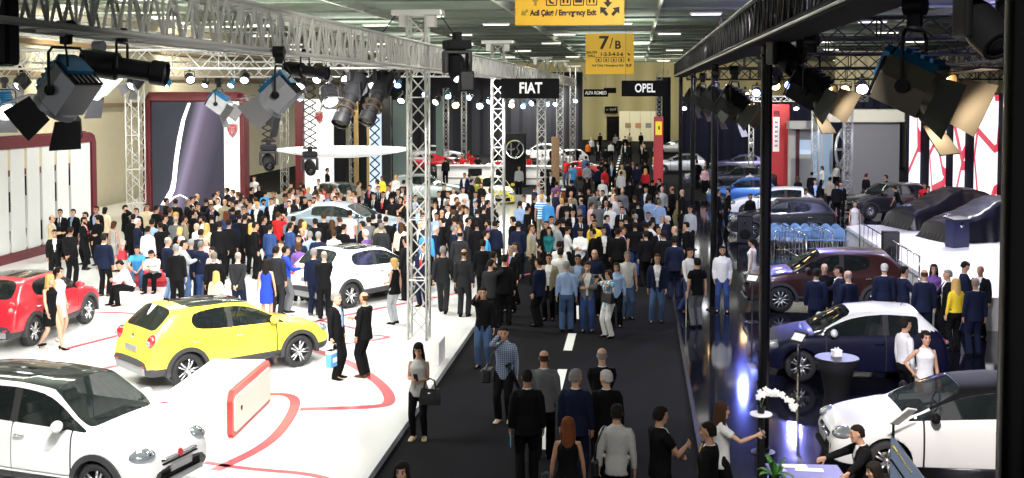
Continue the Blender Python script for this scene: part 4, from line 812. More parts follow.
def car(kind, label, color, centre, heading, roofglass=False, roof=None, wheel='double', seats=None, tail=True, badge=True, group=None, name='car', glass=None, grille='chrome', sub=True):
    CARS.append((V(centre), heading, SPEC[kind]['L'], SPEC[kind]['W'])); q = SPEC[kind]; L, W, H, w = q['L'], q['W'], q['H'], q['W']/2; key = (kind, roofglass)
    if key not in _sh: _sh[key] = car_shell(kind, roofglass)
    sh = _sh[key]; t = thing(name, label, 'car', centre, heading+PI, group); O = V((-L/2, 0, 0))
    def put(nm, me, par=t): return link(nm, me, par, O if par is t else None)
    glass = glass or m_glass; lo = m_clad if q['clad'] else color; P = {}
    b = put('body_shell', submesh(sh, 'body_shell', {0, 5, 7}, [color, m_seam, m_well])); put('lower_cladding', submesh(sh, 'lower_cladding', {6}, [lo]))
    put('windshield', submesh(sh, 'windshield', {2}, [glass])); put('rear_window', submesh(sh, 'rear_window', {3}, [m_tint]))
    sg = submesh(sh, 'side_window', {1}, [glass])
    for isl in islands(sg):
        o = put('side_window', keepfaces(sg, isl, 'side_window'))
        if sum(v.co.x for v in o.data.vertices)/len(o.data.vertices) > q['xb']: o.data.materials[0] = m_tint
    if roofglass: put('roof_panel', submesh(sh, 'roof_panel', {4}, [m_dglass]))
    if roof:                                  # contrasting roof skin: cover faces above the rail
        bm = bmesh.new(); bm.from_mesh(sh); kx = lambda f: f.calc_center_median()
        bmesh.ops.delete(bm, geom=[f for f in bm.faces if not (f.material_index == 0 and kx(f).z > q['b1']+.06)], context='FACES')
        for v in bm.verts: v.co += v.normal*.006
        me = D.meshes.new('roof_skin'); bm.to_mesh(me); bm.free(); me.materials.clear(); me.materials.append(roof); me.shade_smooth()
        for p in me.polygons: p.material_index = 0
        put('roof_skin', me)
    if kind == 'mpv' and not roof:             # blackened pillars
        pass
    ty, rm, bk = wheel_meshes(q['wr'], wheel)
    for ax in (q['fa'], q['fa']+q['wb']):
        for s in (-1, 1):
            o = link('wheel', ty, t, O+V((ax, s*(w-.125), q['wr']+.005))); r_ = link('rim', rm, o); r2 = link('brake_disc', bk, o)
            if s > 0: r_.rotation_euler.z = PI; r2.rotation_euler.z = PI
            if q['clad']:
                ar = MB(); R0 = q['wr']+.055; n = 18; rings = []
                for k in range(n+1):
                    a = -.12+(PI+.24)*k/n; rings.append([O+V((ax-R_*math.cos(a), s*y_, q['wr']+R_*math.sin(a))) for R_, y_ in ((R0-.01, w-.06), (R0-.01, w+.012), (R0+.075, w+.006), (R0+.075, w-.06))])
                ar.loft(rings).build('wheel_arch_trim', m_clad, t, True)
    def at_(x, y, z): return O+V((x, y, z))
    zn = q['zn']
    for s in (-1, 1):
        h = MB().ball(at_(.19, s*(w-.26), zn+.02), (.15, .20, .085), Euler((0, -.35, s*-.5)).to_matrix(), 18, 10).build('headlight', m_hl, t, 'all')
        MB().ball(at_(.13, s*(w-.29), zn+.03), (.085, .065, .055), None, 12, 8).build('headlight_bulb', CHROME, h, 'all')
        MB().lathe([(.07, 0), (.075, .02), (.05, .03), (0, .03)], 16, at_(.055, s*(w-.36), .46), rotm((-1, -s*.35, 0))).build('fog_light', m_hl, t, True)
        if tail:
            k = MB(); zt = q['zt']-.16 if kind != 'sport' else .74
            k.ball(at_(L-(.17 if kind not in ('sedan', 'sport') else .1), s*(w-.20), zt), (.13, .115, .155) if kind in ('cross', 'suv', 'mpv') else (.11, .10, .085), Euler((0, 0, s*.35)).to_matrix(), 16, 10); tl = k.build('tail_light', m_tl, t, 'all')
            MB().ball(at_(L-.055 if kind not in ('sedan', 'sport') else L-.03, s*(w-.17), zt), (.045, .05, .05), None, 10, 6).build('tail_lens', m_hl, tl, 'all')
            MB().box(at_(L-.03, s*(w-.24), .50), (.05, .20, .035), Euler((0, 0, s*.4)).to_matrix(), .01).build('reflector', m_tl, t)
        mr = MB().ball(at_(q['xc']+.36, s*(w+.10), q['b0']+.10), (.075, .115, .085), Euler((0, 0, s*.15)).to_matrix(), 14, 8).build('side_mirror', color if roof is None else roof, t, 'all'); MB().box(at_(q['xc']+.36, s*(w-.0), q['b0']+.03), (.06, .16, .035), bev=.012).build('mirror_arm', BLK, mr)
        for x in ([q['xb']-.16, q['xq']-.10] if kind not in ('hatch', 'small', 'sport') else [q['xb']-.14]): MB().tube([at_(x-.085, s*(w-.02), q['b0']-.13), at_(x-.06, s*(w+.018), q['b0']-.128), at_(x+.06, s*(w+.018), q['b0']-.125), at_(x+.085, s*(w-.02), q['b0']-.125)], .013, 8).build('door_handle', CHROME if q['clad'] else color, t, 'all')
        if q['clad']: MB().box(at_(q['fa']+q['wb']/2, s*(w+.0), .42), (q['wb']-2*q['wr']-.2, .03, .05), bev=.012).build('side_moulding', CHROME if kind == 'mpv' else m_clad, t)
    g = MB().box(at_(.03, 0, .42), (.06, .95, .16), bev=.02); 
    for k in range(3): g.cur = 0; g.box(at_(-.005, 0, .37+.05*k), (.03, .86, .015))
    g.build('lower_grille', BLKM, t)
    if kind in ('mpv', 'cross'):
        for z_, x_ in ((.585, .012), (.635, .028)): MB().box(at_(x_, 0, z_), (.04, .80, .022), bev=.008).build('grille_slot', BLKM, t)
    ug = MB().box(at_(.045, 0, zn-.10), (.06, .75 if kind != 'suv' else .95, .09), bev=.02).build('upper_grille', BLKM if kind not in ('cross', 'mpv') else color, t)
    MB().box(at_(.012, 0, zn-.09), (.03, .70, .022), bev=.008).build('grille_bar', CHROME, ug)
    if badge:
        MB().lathe([(0, 0), (.05, 0), (.062, .01), (.05, .02), (0, .02)], 20, at_(.012, 0, zn-.085), rotm((-1, 0, .2))).build('front_badge', mat('badge_red', (.5, .04, .05), .35) if kind in ('cross', 'mpv') else CHROME, t, True)
        MB().lathe([(0, 0), (.045, 0), (.055, .008), (.045, .016), (0, .016)], 20, at_(L-.075, 0, q['zt']-.10 if kind not in ('sedan', 'sport') else .9), rotm((1, 0, .15))).build('rear_badge', CHROME, t, True)
    MB().box(at_(-.012, 0, .50), (.02, .50, .11), bev=.006).box(at_(-.02, 0, .50), (.012, .46, .08)).build('number_plate', m_plate, t); MB().box(at_(L-.02 if kind in ('sedan', 'sport') else L-.025, 0, .80 if kind != 'sport' else .5), (.03, .50, .11), Euler((0, -.12, 0)).to_matrix(), .006).build('number_plate', m_plate, t)
    MB().box(at_(L-.015, 0, .40), (.07, W*.70, .15), bev=.03).build('rear_skid_plate', m_skid if q['clad'] else BLKM, t); MB().box(at_(.0, 0, .33), (.08, W*.55, .08), bev=.02).build('front_skid_plate', m_skid if q['clad'] else BLKM, t)
    # cabin
    MB().prism([at_(q['xc']+.05, 0, .5), at_(q['xc']+.05, 0, q['zc']-.10), at_(q['xc']+.55, 0, q['zc']-.06), at_(q['xc']+.62, 0, .75), at_(q['xc']+.5, 0, .5)], (0, -(w-.16), 0), (0, w-.16, 0)).build('dashboard', m_seat, t)
    MB().tube([at_(q['xc']+.72+.05*math.sin(a), .38+.18*math.cos(a), q['zc']-.02+.17*math.sin(a)) for a in [2*PI*k/20 for k in range(21)]], .016, 8, False).tube([at_(q['xc']+.72, .2, q['zc']-.02), at_(q['xc']+.72, .56, q['zc']-.02)], .014, 6).tube([at_(q['xc']+.5, .38, q['zc']-.08), at_(q['xc']+.72, .38, q['zc']-.02)], .022, 6).build('steering_wheel', BLK, t, 'all')
    sm = seats or m_seat; rows = [(q['xb']-.2, (-.38, .38))]+([(q['xq']-.35, (-.42, 0, .42))] if kind not in ('sport',) else [])
    for xs, ys in rows:
        for y in ys:
            sw = .24 if len(ys) == 2 else .21
            MB().box(at_(xs-.22, y, .52), (.50, sw*2, .16), bev=.06).box(at_(xs+.12, y, .82), (.16, sw*2, .62), Euler((0, .22, 0)).to_matrix(), .06).box(at_(xs+.22, y, 1.20 if H > 1.4 else 1.0), (.09, .26, .17), bev=.035).build('seat', sm, t, 'all')
    MB().box(at_((q['xc']+q['xt'])/2, 0, .36), (q['xt']-q['xc'], W-.4, .04)).build('cabin_floor', m_seat, t)
    for s, x0 in ((.1, .42), (-.42, .3)): MB().tube([at_(q['xc']+.03, s, q['zc']+.03), at_(q['xc']+.10, s+x0*.9, q['zc']+.08)], .010, 6).build('wiper', BLKM, t)
    MB().tube([at_(q['xr']-.25, 0, H-.02), at_(q['xr']-.05, 0, H+.20)], [.008, .003], 6).build('antenna', BLKM, t)
    return t
def by_wheels(kind, front, rear, side, z):     # centre and heading from the visible side's two tyre contact pixels
    q = SPEC[kind]; A, B = at(*front, z), at(*rear, z); d = (A-B); h = math.atan2(d.y, d.x); u = V((math.cos(h), math.sin(h), 0)); n = V((-u.y, u.x, 0))
    m = (A+B)/2+n*((q['W']/2-.125)*(1 if side == 'R' else -1)); c = m-u*((q['L']/2-q['fa']-q['wb']/2)*-1)*-1
    return V((c.x, c.y, z)), h
def by_front(kind, front, h, side, z):
    q = SPEC[kind]; A = at(*front, z); u = V((math.cos(h), math.sin(h), 0)); n = V((-u.y, u.x, 0)); c = A+u*(q['fa']-q['L']/2)+n*((q['W']/2-.125)*(1 if side == 'R' else -1)); return V((c.x, c.y, z)), h
pw = paint('white_paint', (.80, .80, .80)); py_ = paint('yellow_paint', (.84, .66, .055)); pr = paint('red_paint', (.56, .016, .03)); pbk = mat('blue_black_paint', (.004, .005, .022), .45, coat=.12, spec=.15); proof = mat('satin_black_roof', (.006, .006, .008), .6, spec=.1); pbr = paint('brown_paint', (.045, .012, .012), .3)
psv = paint('silver_blue_paint', (.26, .33, .38), .4); pd = paint('dark_paint', (.014, .015, .02)); pg = paint('grey_green_paint', (.30, .36, .34), .5); pbl = paint('blue_paint', (.03, .14, .46), .3); pgn = paint('green_paint', (.10, .42, .20), .2); ps = paint('silver_paint', (.50, .51, .55), .6); pp = paint('violet_grey_paint', (.14, .13, .28), .4); pye = paint('warm_yellow_paint', (.85, .45, .02))
R_ = math.radians
SEDAN = at(348, 202, 1.94); SEDAN.z = .48
t = thing('car_plinth', 'low white plinth carrying the silver blue sedan', 'plinth', V((SEDAN.x, SEDAN.y, PZ)), R_(-8)); MB().box((0, 0, .17), (4.95, 2.2, .34), bev=.05).build('plinth_body', WHITE, t); MB().box((0, 0, .35), (4.8, 2.05, .02), bev=.005).build('plinth_top', m_stage, t)
for nm_ in ('counter', 'exhibition_booth.001', 'exhibition_booth.002'):
    o_ = D.objects.get(nm_)
    if o_: CARS.append((V((o_.location.x-(.5 if 'booth' in nm_ else 0), o_.location.y, 0)), 0, 9.5 if nm_ == 'counter' else 6.0, 1.1))
CARS.append((V((SX+3.3, 37.6, OZ)), 0, 6.6, 16))
for o_ in list(D.objects):
    if o_.name.startswith('truss_tower') and o_.location.z < .3: CARS.append((V((o_.location.x, o_.location.y, PZ)), 0, .7, .7))
car('mpv', 'white compact people carrier with black glass roof, nearest on the white floor', pw, *by_front('mpv', (101, 507), R_(-14), 'R', PZ), roofglass=True, seats=m_seatl)
car('cross', 'yellow crossover with black roof panel on the white floor', py_, *by_wheels('cross', (297, 366.5), (186.5, 387), 'R', PZ), roofglass=True)
car('cross', 'red crossover with black roof panel by the white wall', pr, *by_wheels('cross', (85, 324), (32, 345.5), 'R', PZ), roofglass=True)
car('cross', 'white crossover with red tail lights surrounded by men in suits', pw, *by_wheels('cross', (410, 296), (353.5, 307), 'R', PZ), roofglass=True)
car('sedan', 'silver blue sedan under the white canopy in the crowd', psv, SEDAN, R_(-8))
car('hatch', 'dark car behind the silver sedan, beside the white draped stand', pd, V((at(345, 183, 1.6).x, at(345, 183, 1.6).y, PZ)), R_(-40))
car('suv', 'pale blue green off-roader behind the nearest truss tower', pg, V((at(428, 172, 1.75).x, at(428, 172, 1.75).y, 0)), R_(15))
car('suv', 'dark brown off-roader with people standing at its side', pbr, *by_front('suv', (780, 312), R_(181), 'L', OZ), wheel='multi')
car('hatch', 'dark blue small car with a white roof', pbk, *by_front('hatch', (800, 381), R_(180), 'L', OZ), roof=pw, seats=m_seatl)
car('small', 'white hatchback with black roof, nearest on the black floor', pw, *by_front('small', (886, 481), R_(181), 'L', OZ), roof=proof, grille='black')
for kind, lb, p, px, py, zt, h in (('small', 'white hatchback with its roof lit, beyond the blue chairs', pw, 773, 187, 1.5, 172), ('suv', 'black estate car just behind the blue chairs', pd, 782, 198, 1.7, 178), ('hatch', 'blue car between the roof poles, beyond the white hatchback', pbl, 742, 178, 1.5, 176), ('small', 'dark violet hatchback left of the blue car, showing a silver wheel', pp, 716, 163, 1.5, 185),
    ('sedan', 'violet grey car in the row before the green car', pp, 741, 154, 1.46, 178), ('sedan', 'bright green car near the navy backdrop', pgn, 757, 143, 1.46, 180), ('suv', 'silver off-roader left of the green car near the navy backdrop', ps, 726, 138, 1.66, 185), ('small', 'grey car left of the far silver off-roader', ps, 674, 139, 1.5, 170), ('small', 'dark car left of the wheel graphic among onlookers', pd, 793, 159, 1.5, 190),
    ('suv', 'black car behind the stage edge with men around it', pd, 885, 183, 1.7, 200), ('sport', 'far red sports car, leftmost of the red cars', pr, 425, 153, 1.25, 200), ('sport', 'red sports car in front of the yellow far car', pr, 456, 157, 1.25, -20), ('hatch', 'bright yellow boxy car far behind the red cars', pye, 482, 138, 1.55, 10), ('suv', 'far white car right of the ring emblem panel', pw, 538, 143, 1.7, 190),
    ('sport', 'red car below the far white car', pr, 507, 160, 1.25, 10), ('sport', 'red car at the far end of the white counter', pr, 573, 160, 1.25, 170), ('small', 'yellow car behind the second truss tower', paint('lemon_paint', (.80, .72, .12)), 493, 176, 1.5, -70), ('sedan', 'grey car far behind the leftmost red car', ps, 437, 145, 1.46, 10), ('sport', 'red car at the end of the navy backdrop behind grey cars', pr, 706, 150, 1.25, 10), ('small', 'white car behind the tan panel at the aisle edge', pw, 563, 149, 1.5, 200),
    ('small', 'silver car below the narrow red pillar', ps, 679, 153, 1.5, 180), ('sedan', 'dark car with silver trim below the violet grey car', pd, 738, 166, 1.46, 182)):
    a = at(px, py, zt); car(kind, lb, p, V((a.x, a.y, OZ if a.x > 1.2 and a.y < 64 else 0)), R_(h), wheel='multi')
# ================================================================ PEOPLE
# all body measures for a 1.75 m adult facing +Y, feet on z = 0
def ik(S_, T, a, b, hint):
    d = T-S_; L = min(d.length, (a+b)*.995); d = d.normalized() if d.length > 1e-6 else V((0, 0, -1)); T = S_+d*L
    h = V(hint); h = (h-d*h.dot(d)); h = h.normalized() if h.length > 1e-6 else V((0, -1, 0)); x = (a*a-b*b+L*L)/(2*L); y = math.sqrt(max(0, a*a-x*x)); return S_+d*x+h*y, T
POSE = dict(  # per hand: target (x outward, y forward, z), elbow hint (x outward), fingers curl ; legs: feet (dx, dy) per side
 stand=dict(r=((.25, .03, .80), (.5, -1, 0)), l=((.25, .03, .80), (.5, -1, 0))),
 stand2=dict(r=((.24, .06, .81), (.6, -1, 0)), l=((.22, .12, .86), (1, -1, 0)), feet=((.14, .06), (.10, -.04))),
 walk=dict(r=((.24, .18, .84), (.4, -1, 0)), l=((.25, -.14, .82), (.4, -1, 0)), feet=((.08, -.24), (.08, .26))),
 front=dict(r=((.03, .19, .90), (1, -.6, 0)), l=((.03, .20, .88), (1, -.6, 0))),
 back=dict(r=((.04, -.19, .93), (1, -.3, 0)), l=((.05, -.20, .90), (1, -.3, 0))),
 crossed=dict(r=((-.10, .22, 1.14), (1, -.2, -.6)), l=((-.08, .24, 1.19), (1, -.2, -.6))),
 phone=dict(r=((.05, .30, 1.18), (.6, -.8, -1)), l=((.08, .30, 1.14), (.6, -.8, -1)), head=(0, .42)),
 ear=dict(r=((.105, .06, 1.58), (.45, .6, -1)), l=((.25, .03, .80), (.5, -1, 0)), head=(.1, .12)),
 photo=dict(r=((.07, .27, 1.58), (.9, .1, -1)), l=((.07, .27, 1.55), (.9, .1, -1))),
 talk=dict(r=((.14, .36, 1.16), (.8, -.6, -1)), l=((.24, .05, .81), (.5, -1, 0))),
 talk2=dict(r=((.10, .34, 1.22), (.8, -.6, -1)), l=((.10, .30, 1.05), (.8, -.6, -1))),
 pocket=dict(r=((.21, .08, .88), (.5, -1, 0)), l=((.21, .08, .88), (.5, -1, 0)), feet=((.12, .0), (.12, .06))),
 chin=dict(r=((.03, .16, 1.50), (.6, .3, -1)), l=((-.02, .22, 1.14), (1, -.2, -.5))),
 bag=dict(r=((.27, .03, .80), (.6, -1, 0)), l=((.20, .14, 1.10), (.6, -1, -.3))),
 hip=dict(r=((.20, .02, 1.0), (1, -.7, 0)), l=((.24, .04, .80), (.5, -1, 0))),
 wave=dict(r=((.30, .42, 1.34), (.8, -.5, -1)), l=((.24, .05, .81), (.5, -1, 0))),
 clap=dict(r=((.0, .34, 1.22), (.9, -.4, -1)), l=((.03, .34, 1.18), (.9, -.4, -1))),
 lean=dict(r=((.10, .36, .80), (1, -.5, 0)), l=((.12, .34, .80), (1, -.5, 0)), lean=.32, head=(0, .3)),
 sit=dict(r=((.12, .42, .62), (.8, -.6, -.2)), l=((.06, .44, .60), (.8, -.6, -.2)), sit=1, lean=.25, head=(0, .15)),
 sitphone=dict(r=((.02, .46, .74), (.8, -.4, -.5)), l=((.04, .46, .72), (.8, -.4, -.5)), sit=1, lean=.42, head=(0, .4)),
 sitreach=dict(r=((.30, .50, .74), (.8, -.5, -.2)), l=((.62, .46, .78), (.8, -.5, .0)), sit=1, lean=.22),
 mic=dict(r=((.07, .22, 1.44), (.8, .2, -1)), l=((.24, .05, .81), (.5, -1, 0))))
def ell(c, rx, ry, n=18, ax=(1, 0, 0), ay=(0, 1, 0), p=2.0):
    ax, ay = V(ax), V(ay); o = []
    for k in range(n):
        a = 2*PI*k/n; cx, sx = math.cos(a), math.sin(a); o.append(V(c)+ax*(rx*math.copysign(abs(cx)**(2/p), cx))+ay*(ry*math.copysign(abs(sx)**(2/p), sx)))
    return o
def skeleton(pose, sex, headturn=0.0):
    P = POSE[pose]; sit = P.get('sit'); J = {}; lean = P.get('lean', 0); f = sex == 'f'
    hz = .50 if sit else .93; J['hipz'] = hz; hy = -.05 if sit else -.02*(lean > .1)
    sh = .152 if f else .178; Rl = Euler((-lean, 0, 0)).to_matrix()
    T = lambda x, y, z: V((0, hy, hz))+Rl @ V((x, y, z-.93))   # torso frame -> body frame
    J['T'] = T; J['Rl'] = Rl; J['sit'] = sit
    feet = P.get('feet', ((.10, .03), (.10, -.01)))
    for s, k, ft in ((1, 'r', feet[0]), (-1, 'l', feet[1])):
        sho = T(s*sh, -.012, 1.392); tg, hint = P[k]; tgt = V((s*tg[0], tg[1]+hy*.5, tg[2] if not sit else tg[2]))
        e, w = ik(sho, tgt, .285, .25, (s*hint[0], hint[1], hint[2])); J['sho'+k] = sho; J['elb'+k] = e; J['wri'+k] = w
        hp = V((s*.088, hy, hz-.03)); J['hip'+k] = hp
        an = V((s*ft[0], ft[1], .085)) if not sit else V((s*.12, .40+.06*s, .085))
        lift = .05 if ft[1] < -.15 else 0; an.z += lift
        kn, an2 = ik(hp, an, .43, .42, (s*.08, 1, 0) if not sit else (s*.1, .6, 1)); J['kne'+k] = kn; J['ank'+k] = an; J['lift'+k] = lift
    yaw, pit = P.get('head', (0, .06)); yaw += headturn
    J['nk'] = T(0, -.015, 1.50); J['hc'] = T(0, .012, 1.635)
    J['Rh'] = Euler((0, 0, yaw)).to_matrix() @ Euler((-lean*.35-pit, 0, 0)).to_matrix(); return J
def hand_rings(mb, J, k, s, detail):
    w, e = J['wri'+k], J['elb'+k]; d = (w-e).normalized(); inner = V((-s, .25, 0)); inner = (inner-d*inner.dot(d)).normalized(); fwd = d.cross(inner)*(-s); fwd = fwd.normalized()   # fwd: thumb side
    if fwd.y < 0 and abs(d.z) > .6: fwd = -fwd
    pc = [(0, .024, .019), (.025, .034, .017), (.055, .041, .016), (.082, .040, .014), (.095, .034, .011)]
    mb.loft([ell(w+d*a, r1, r2, 10, fwd, inner) for a, r1, r2 in pc])
    for i, (off, L) in enumerate(((.030, .070), (.010, .080), (-.011, .075), (-.031, .058))):
        b = w+d*.085+fwd*off; c1 = (d+inner*(.25+.08*i)).normalized(); c2 = (d+inner*(.9+.1*i)).normalized(); p1 = b+c1*L*.5; p2 = p1+c2*L*.5
        mb.tube([b-d*.02, b+d*.01, p1, p2], [.0105, .0105, .0095, .0075], 7)
    b = w+d*.025+fwd*.03; p1 = b+(fwd*.8+d*.6).normalized()*.042; p2 = p1+(d+fwd*.25+inner*.3).normalized()*.035; mb.tube([b-fwd*.012, b, p1, p2], [.013, .014, .0115, .009], 7)
HEAD = [(-.122, .018, .020, .058), (-.113, .038, .036, .046), (-.092, .053, .058, .030), (-.060, .062, .078, .014), (-.025, .068, .088, .005), (.010, .073, .094, .0), (.040, .0755, .0955, -.004), (.070, .071, .088, -.006), (.095, .055, .068, -.008), (.110, .034, .044, -.008), (.117, .012, .016, -.008)]
def make_body(J, sex, girth, voxel, mats):
    f = sex == 'f'; T = J['T']; g = girth; mb = MB(); ux, uy = V((1, 0, 0)), J['Rl'] @ V((0, 1, 0))
    sec = [(.90, .135, .098, -.01), (.98, .128, .095+.03*g, .0+.02*g), (1.08, .112, .085+.035*g, .005+.02*g), (1.20, .122, .092+.015*g, .005), (1.32, .142, .100, .0), (1.39, .142, .082, -.010), (1.43, .112, .066, -.014), (1.465, .072, .056, -.015), (1.50, .054, .052, -.014)]
    mb.loft([ell(T(0, y, z), rx*(.93 if f else 1), ry, 16, ux, uy) for z, rx, ry, y in sec])
    hc, Rh = J['hc'], J['Rh']; n0 = T(0, -.015, 1.44); n1 = hc+Rh @ V((0, -.012, -.06)); r = .046 if f else .055
    mb.tube([n0, n0.lerp(n1, .5), n1], [r*1.12, r, r], 12)
    mb.loft([ell(hc+Rh @ V((0, y, z)), rx*(.95 if f else 1), ry, 18, Rh @ V((1, 0, 0)), Rh @ V((0, 1, 0)), 2.15) for z, rx, ry, y in HEAD])
    H = lambda x, y, z: hc+Rh @ V((x, y, z))
    mb.tube([H(0, .085, .022), H(0, .100, -.004), H(0, .112, -.026), H(0, .094, -.036)], [.008, .011, .0155, .010], 8)       # nose
    mb.ball(H(0, .088, -.062), (.024, .012, .009), Rh, 10, 6); mb.ball(H(0, .082, -.102), (.02, .018, .014), Rh, 8, 6); mb.tube([H(-.05, .075, .030), H(0, .092, .034), H(.05, .075, .030)], .009, 6)
    for s in (-1, 1): mb.ball(H(s*.074, -.008, -.006), (.012, .021, .033), Rh @ Euler((-.15, 0, s*-.35)).to_matrix(), 10, 6); mb.ball(H(s*.042, .066, -.02), (.024, .02, .02), Rh, 8, 6)
    for s, k in ((1, 'r'), (-1, 'l')):
        S0, E, W_ = J['sho'+k], J['elb'+k], J['wri'+k]; q = .88 if f else 1.0
        mb.tube([S0+V((-s*.06, 0, .0)), S0, S0.lerp(E, .3), S0.lerp(E, .75), E, E.lerp(W_, .3), E.lerp(W_, .8), W_, W_+(W_-E).normalized()*.02], [a*q for a in (.038, .045, .045, .041, .037, .040, .030, .025, .024)], 10)
        hand_rings(mb, J, k, s, 1)
        Hp, K, A = J['hip'+k], J['kne'+k], J['ank'+k]
        mb.tube([Hp+V((-s*.02, 0, .06)), Hp, Hp.lerp(K, .35), Hp.lerp(K, .8), K, K.lerp(A, .3), K.lerp(A, .75), A, A-V((0, 0, .03))], [.075, .082, .074, .056, .050, .054, .038, .033, .034], 12)
        mb.tube([A+V((0, -.03, -.045)), A+V((0, .03, -.04)), A+V((s*.01, .10, -.052)), A+V((s*.015, .165, -.062))], [.030, .036, .030, .018], 8)
    return remesh(mb, voxel, mats), dict(hc=hc, Rh=Rh)
_Q = []
def remesh(mb, voxel, mats, smooth=3, post=None):
    me = mb.mesh('tmp'); o = D.objects.new('tmp', me); COL.objects.link(o)
    r = o.modifiers.new('r', 'REMESH'); r.mode = 'VOXEL'; r.voxel_size = voxel; r.use_smooth_shade = True
    s = o.modifiers.new('s', 'SMOOTH'); s.iterations = smooth; s.factor = .5; rec = dict(o=o, mats=mats, post=post, me=None); _Q.append(rec); return rec
def flush():
    for rec, me in zip(_Q, evaluate([r['o'] for r in _Q])):
        D.objects.remove(rec['o']); me.materials.clear()
        for m in rec['mats']: me.materials.append(m)
        me.polygons.foreach_set('material_index', [0]*len(me.polygons))
        if rec['post']: rec['post'](me)
        me.shade_smooth(); rec['me'] = me
    _Q.clear()
def cut(me, test):
    bm = bmesh.new(); bm.from_mesh(me); bmesh.ops.delete(bm, geom=[f for f in bm.faces if test(f.calc_center_median())], context='FACES'); bm.to_mesh(me); bm.free()
def paint_face(hc, Rh):
    Ri = Rh.transposed()
    def go(me):
        idx = []
        for p in me.polygons:
            q = Ri @ (p.center-hc); m = 0
            if q.y > .045 and q.length < .16:
                ax = abs(q.x)
                if ((ax-.030)/.0125)**2+((q.z-.008)/.0075)**2 < 1: m = 1
                elif abs(q.z-.033+.10*abs(ax-.03)) < .006 and .012 < ax < .050: m = 2
                elif ((q.x)/.025)**2+((q.z+.062)/.0085)**2 < 1: m = 3
            idx.append(m)
        me.polygons.foreach_set('material_index', idx)
    return go
def torso_cloth(J, sex, girth, z0, off, flare=0.0, ztop=1.468, neck=.070, shw=None):
    f = sex == 'f'; T = J['T']; g = girth; uy = J['Rl'] @ V((0, 1, 0)); mb = MB(); k = .92 if f else 1.0; sh = (.150 if f else .176) if shw is None else shw
    hip = (.165 if f else .158)
    sec = [(z0, hip+flare, .112+flare*.8+.01*g, -.005), (.90, hip-.002+flare*.6, .115+.012*g, -.005+.005*g), (.99, .148*k+flare*.3, .108+.035*g, .0+.018*g), (1.08, (.126 if f else .136), .100+.04*g, .004+.02*g), (1.20, .148*k, .108+.02*g, .006+.006*g), (1.32, .165*k, .116+(.018 if f else 0), .004+(.010 if f else 0)), (1.375, sh, .100, -.008), (1.42, sh*.80, .086, -.013), (1.45, sh*.58, .074, -.015), (ztop-.008, neck+.006, .064, -.015), (ztop+.006, neck-.006, .056, -.014)]
    mb.loft([ell(T(0, y, z), rx+off, ry+off, 20, (1, 0, 0), uy, 2.3 if z < 1.42 else 2) for z, rx, ry, y in sec if z >= z0]); return mb
def sleeves(mb, J, sex, off, end=1.0):
    f = sex == 'f'; q = .90 if f else 1.0
    for s, k in ((1, 'r'), (-1, 'l')):
        S0, E, W_ = J['sho'+k], J['elb'+k], J['wri'+k]; P_ = [S0+V((-s*.085, 0, .0)), S0+V((-s*.012, 0, .0)), S0.lerp(E, .22), S0.lerp(E, .55), S0.lerp(E, .9), E, E.lerp(W_, .25), E.lerp(W_, .7), E.lerp(W_, .97)]; R0 = [.048, .060, .061, .055, .047, .046, .046, .038, .035]
        n = 4 if end < .5 else 9; mb.tube(P_[:n], [(r*q+off) for r in R0[:n]], 12)
    return mb
def legs_cloth(J, sex, girth, off, slim, zend=.05):
    f = sex == 'f'; mb = MB(); hz = J['hipz']; T = J['T']; hip = (.160 if f else .155)
    if J['sit']: mb.loft([ell(V((0, y, z)), hip*k, .115*k2, 18) for z, k, k2, y in ((.42, .9, .8, -.05), (.46, 1, 1, -.05), (.55, 1, 1, -.045), (.64, .92, .92, -.02))])
    else: mb.loft([ell(V((0, y, z)), rx+off, ry+off, 20) for z, rx, ry, y in ((.80, hip-.01, .105, -.01), (.86, hip, .115, -.01), (.93, hip-.004, .112+.01*girth, -.008), (1.0, hip-.014, .104+.032*girth, .0+.015*girth), (1.04, hip-.022, .098+.034*girth, .002+.017*girth))])
    for s, k in ((1, 'r'), (-1, 'l')):
        Hp, K, A = J['hip'+k], J['kne'+k], J['ank'+k]; lo = A+(A-K).normalized()*.035
        rr = (.085, .092, .086, .068, .060, .060, .052, .046, .047) if slim else (.085, .096, .092, .078, .071, .072, .070, .067, .070)
        mb.tube([Hp+V((-s*.015, 0, .05)), Hp, Hp.lerp(K, .3), Hp.lerp(K, .78), K, K.lerp(A, .3), K.lerp(A, .7), A+V((0, 0, .02)), lo], [r+off for r in rr], 14)
    return mb
def shoe(J, k, s, kind, m):
    A = J['ank'+k]; R = Euler((.45 if J['lift'+k] else 0, 0, -s*.16)).to_matrix(); b = A-V((0, 0, .085)); mb = MB()
    P = lambda x, y, z: A+R @ (V((x, y, z))-V((0, 0, .085)))
    heel = .05 if kind == 'heels' else 0
    rings = [(-.085, .026, .02+heel, .035+heel*.6), (-.07, .036, .0+heel, .075+heel*.5), (-.02, .040, heel*.7, .082), (.05, .043, .0, .070), (.11, .047, 0, .052), (.155, .042, .004, .040), (.185, .024, .012, .028)]
    mb.loft([[P(x*w_, y, z0+(z1-z0)*zz) for x, zz in ((-1, 0), (1, 0), (1.0, .45), (.7, .9), (0, 1), (-.7, .9), (-1.0, .45))] for y, w_, z0, z1 in rings])
    if heel: mb.tube([P(0, -.07, .06), P(0, -.078, .001)], [.018, .008], 8)
    return mb.mesh('shoe', [m], True)
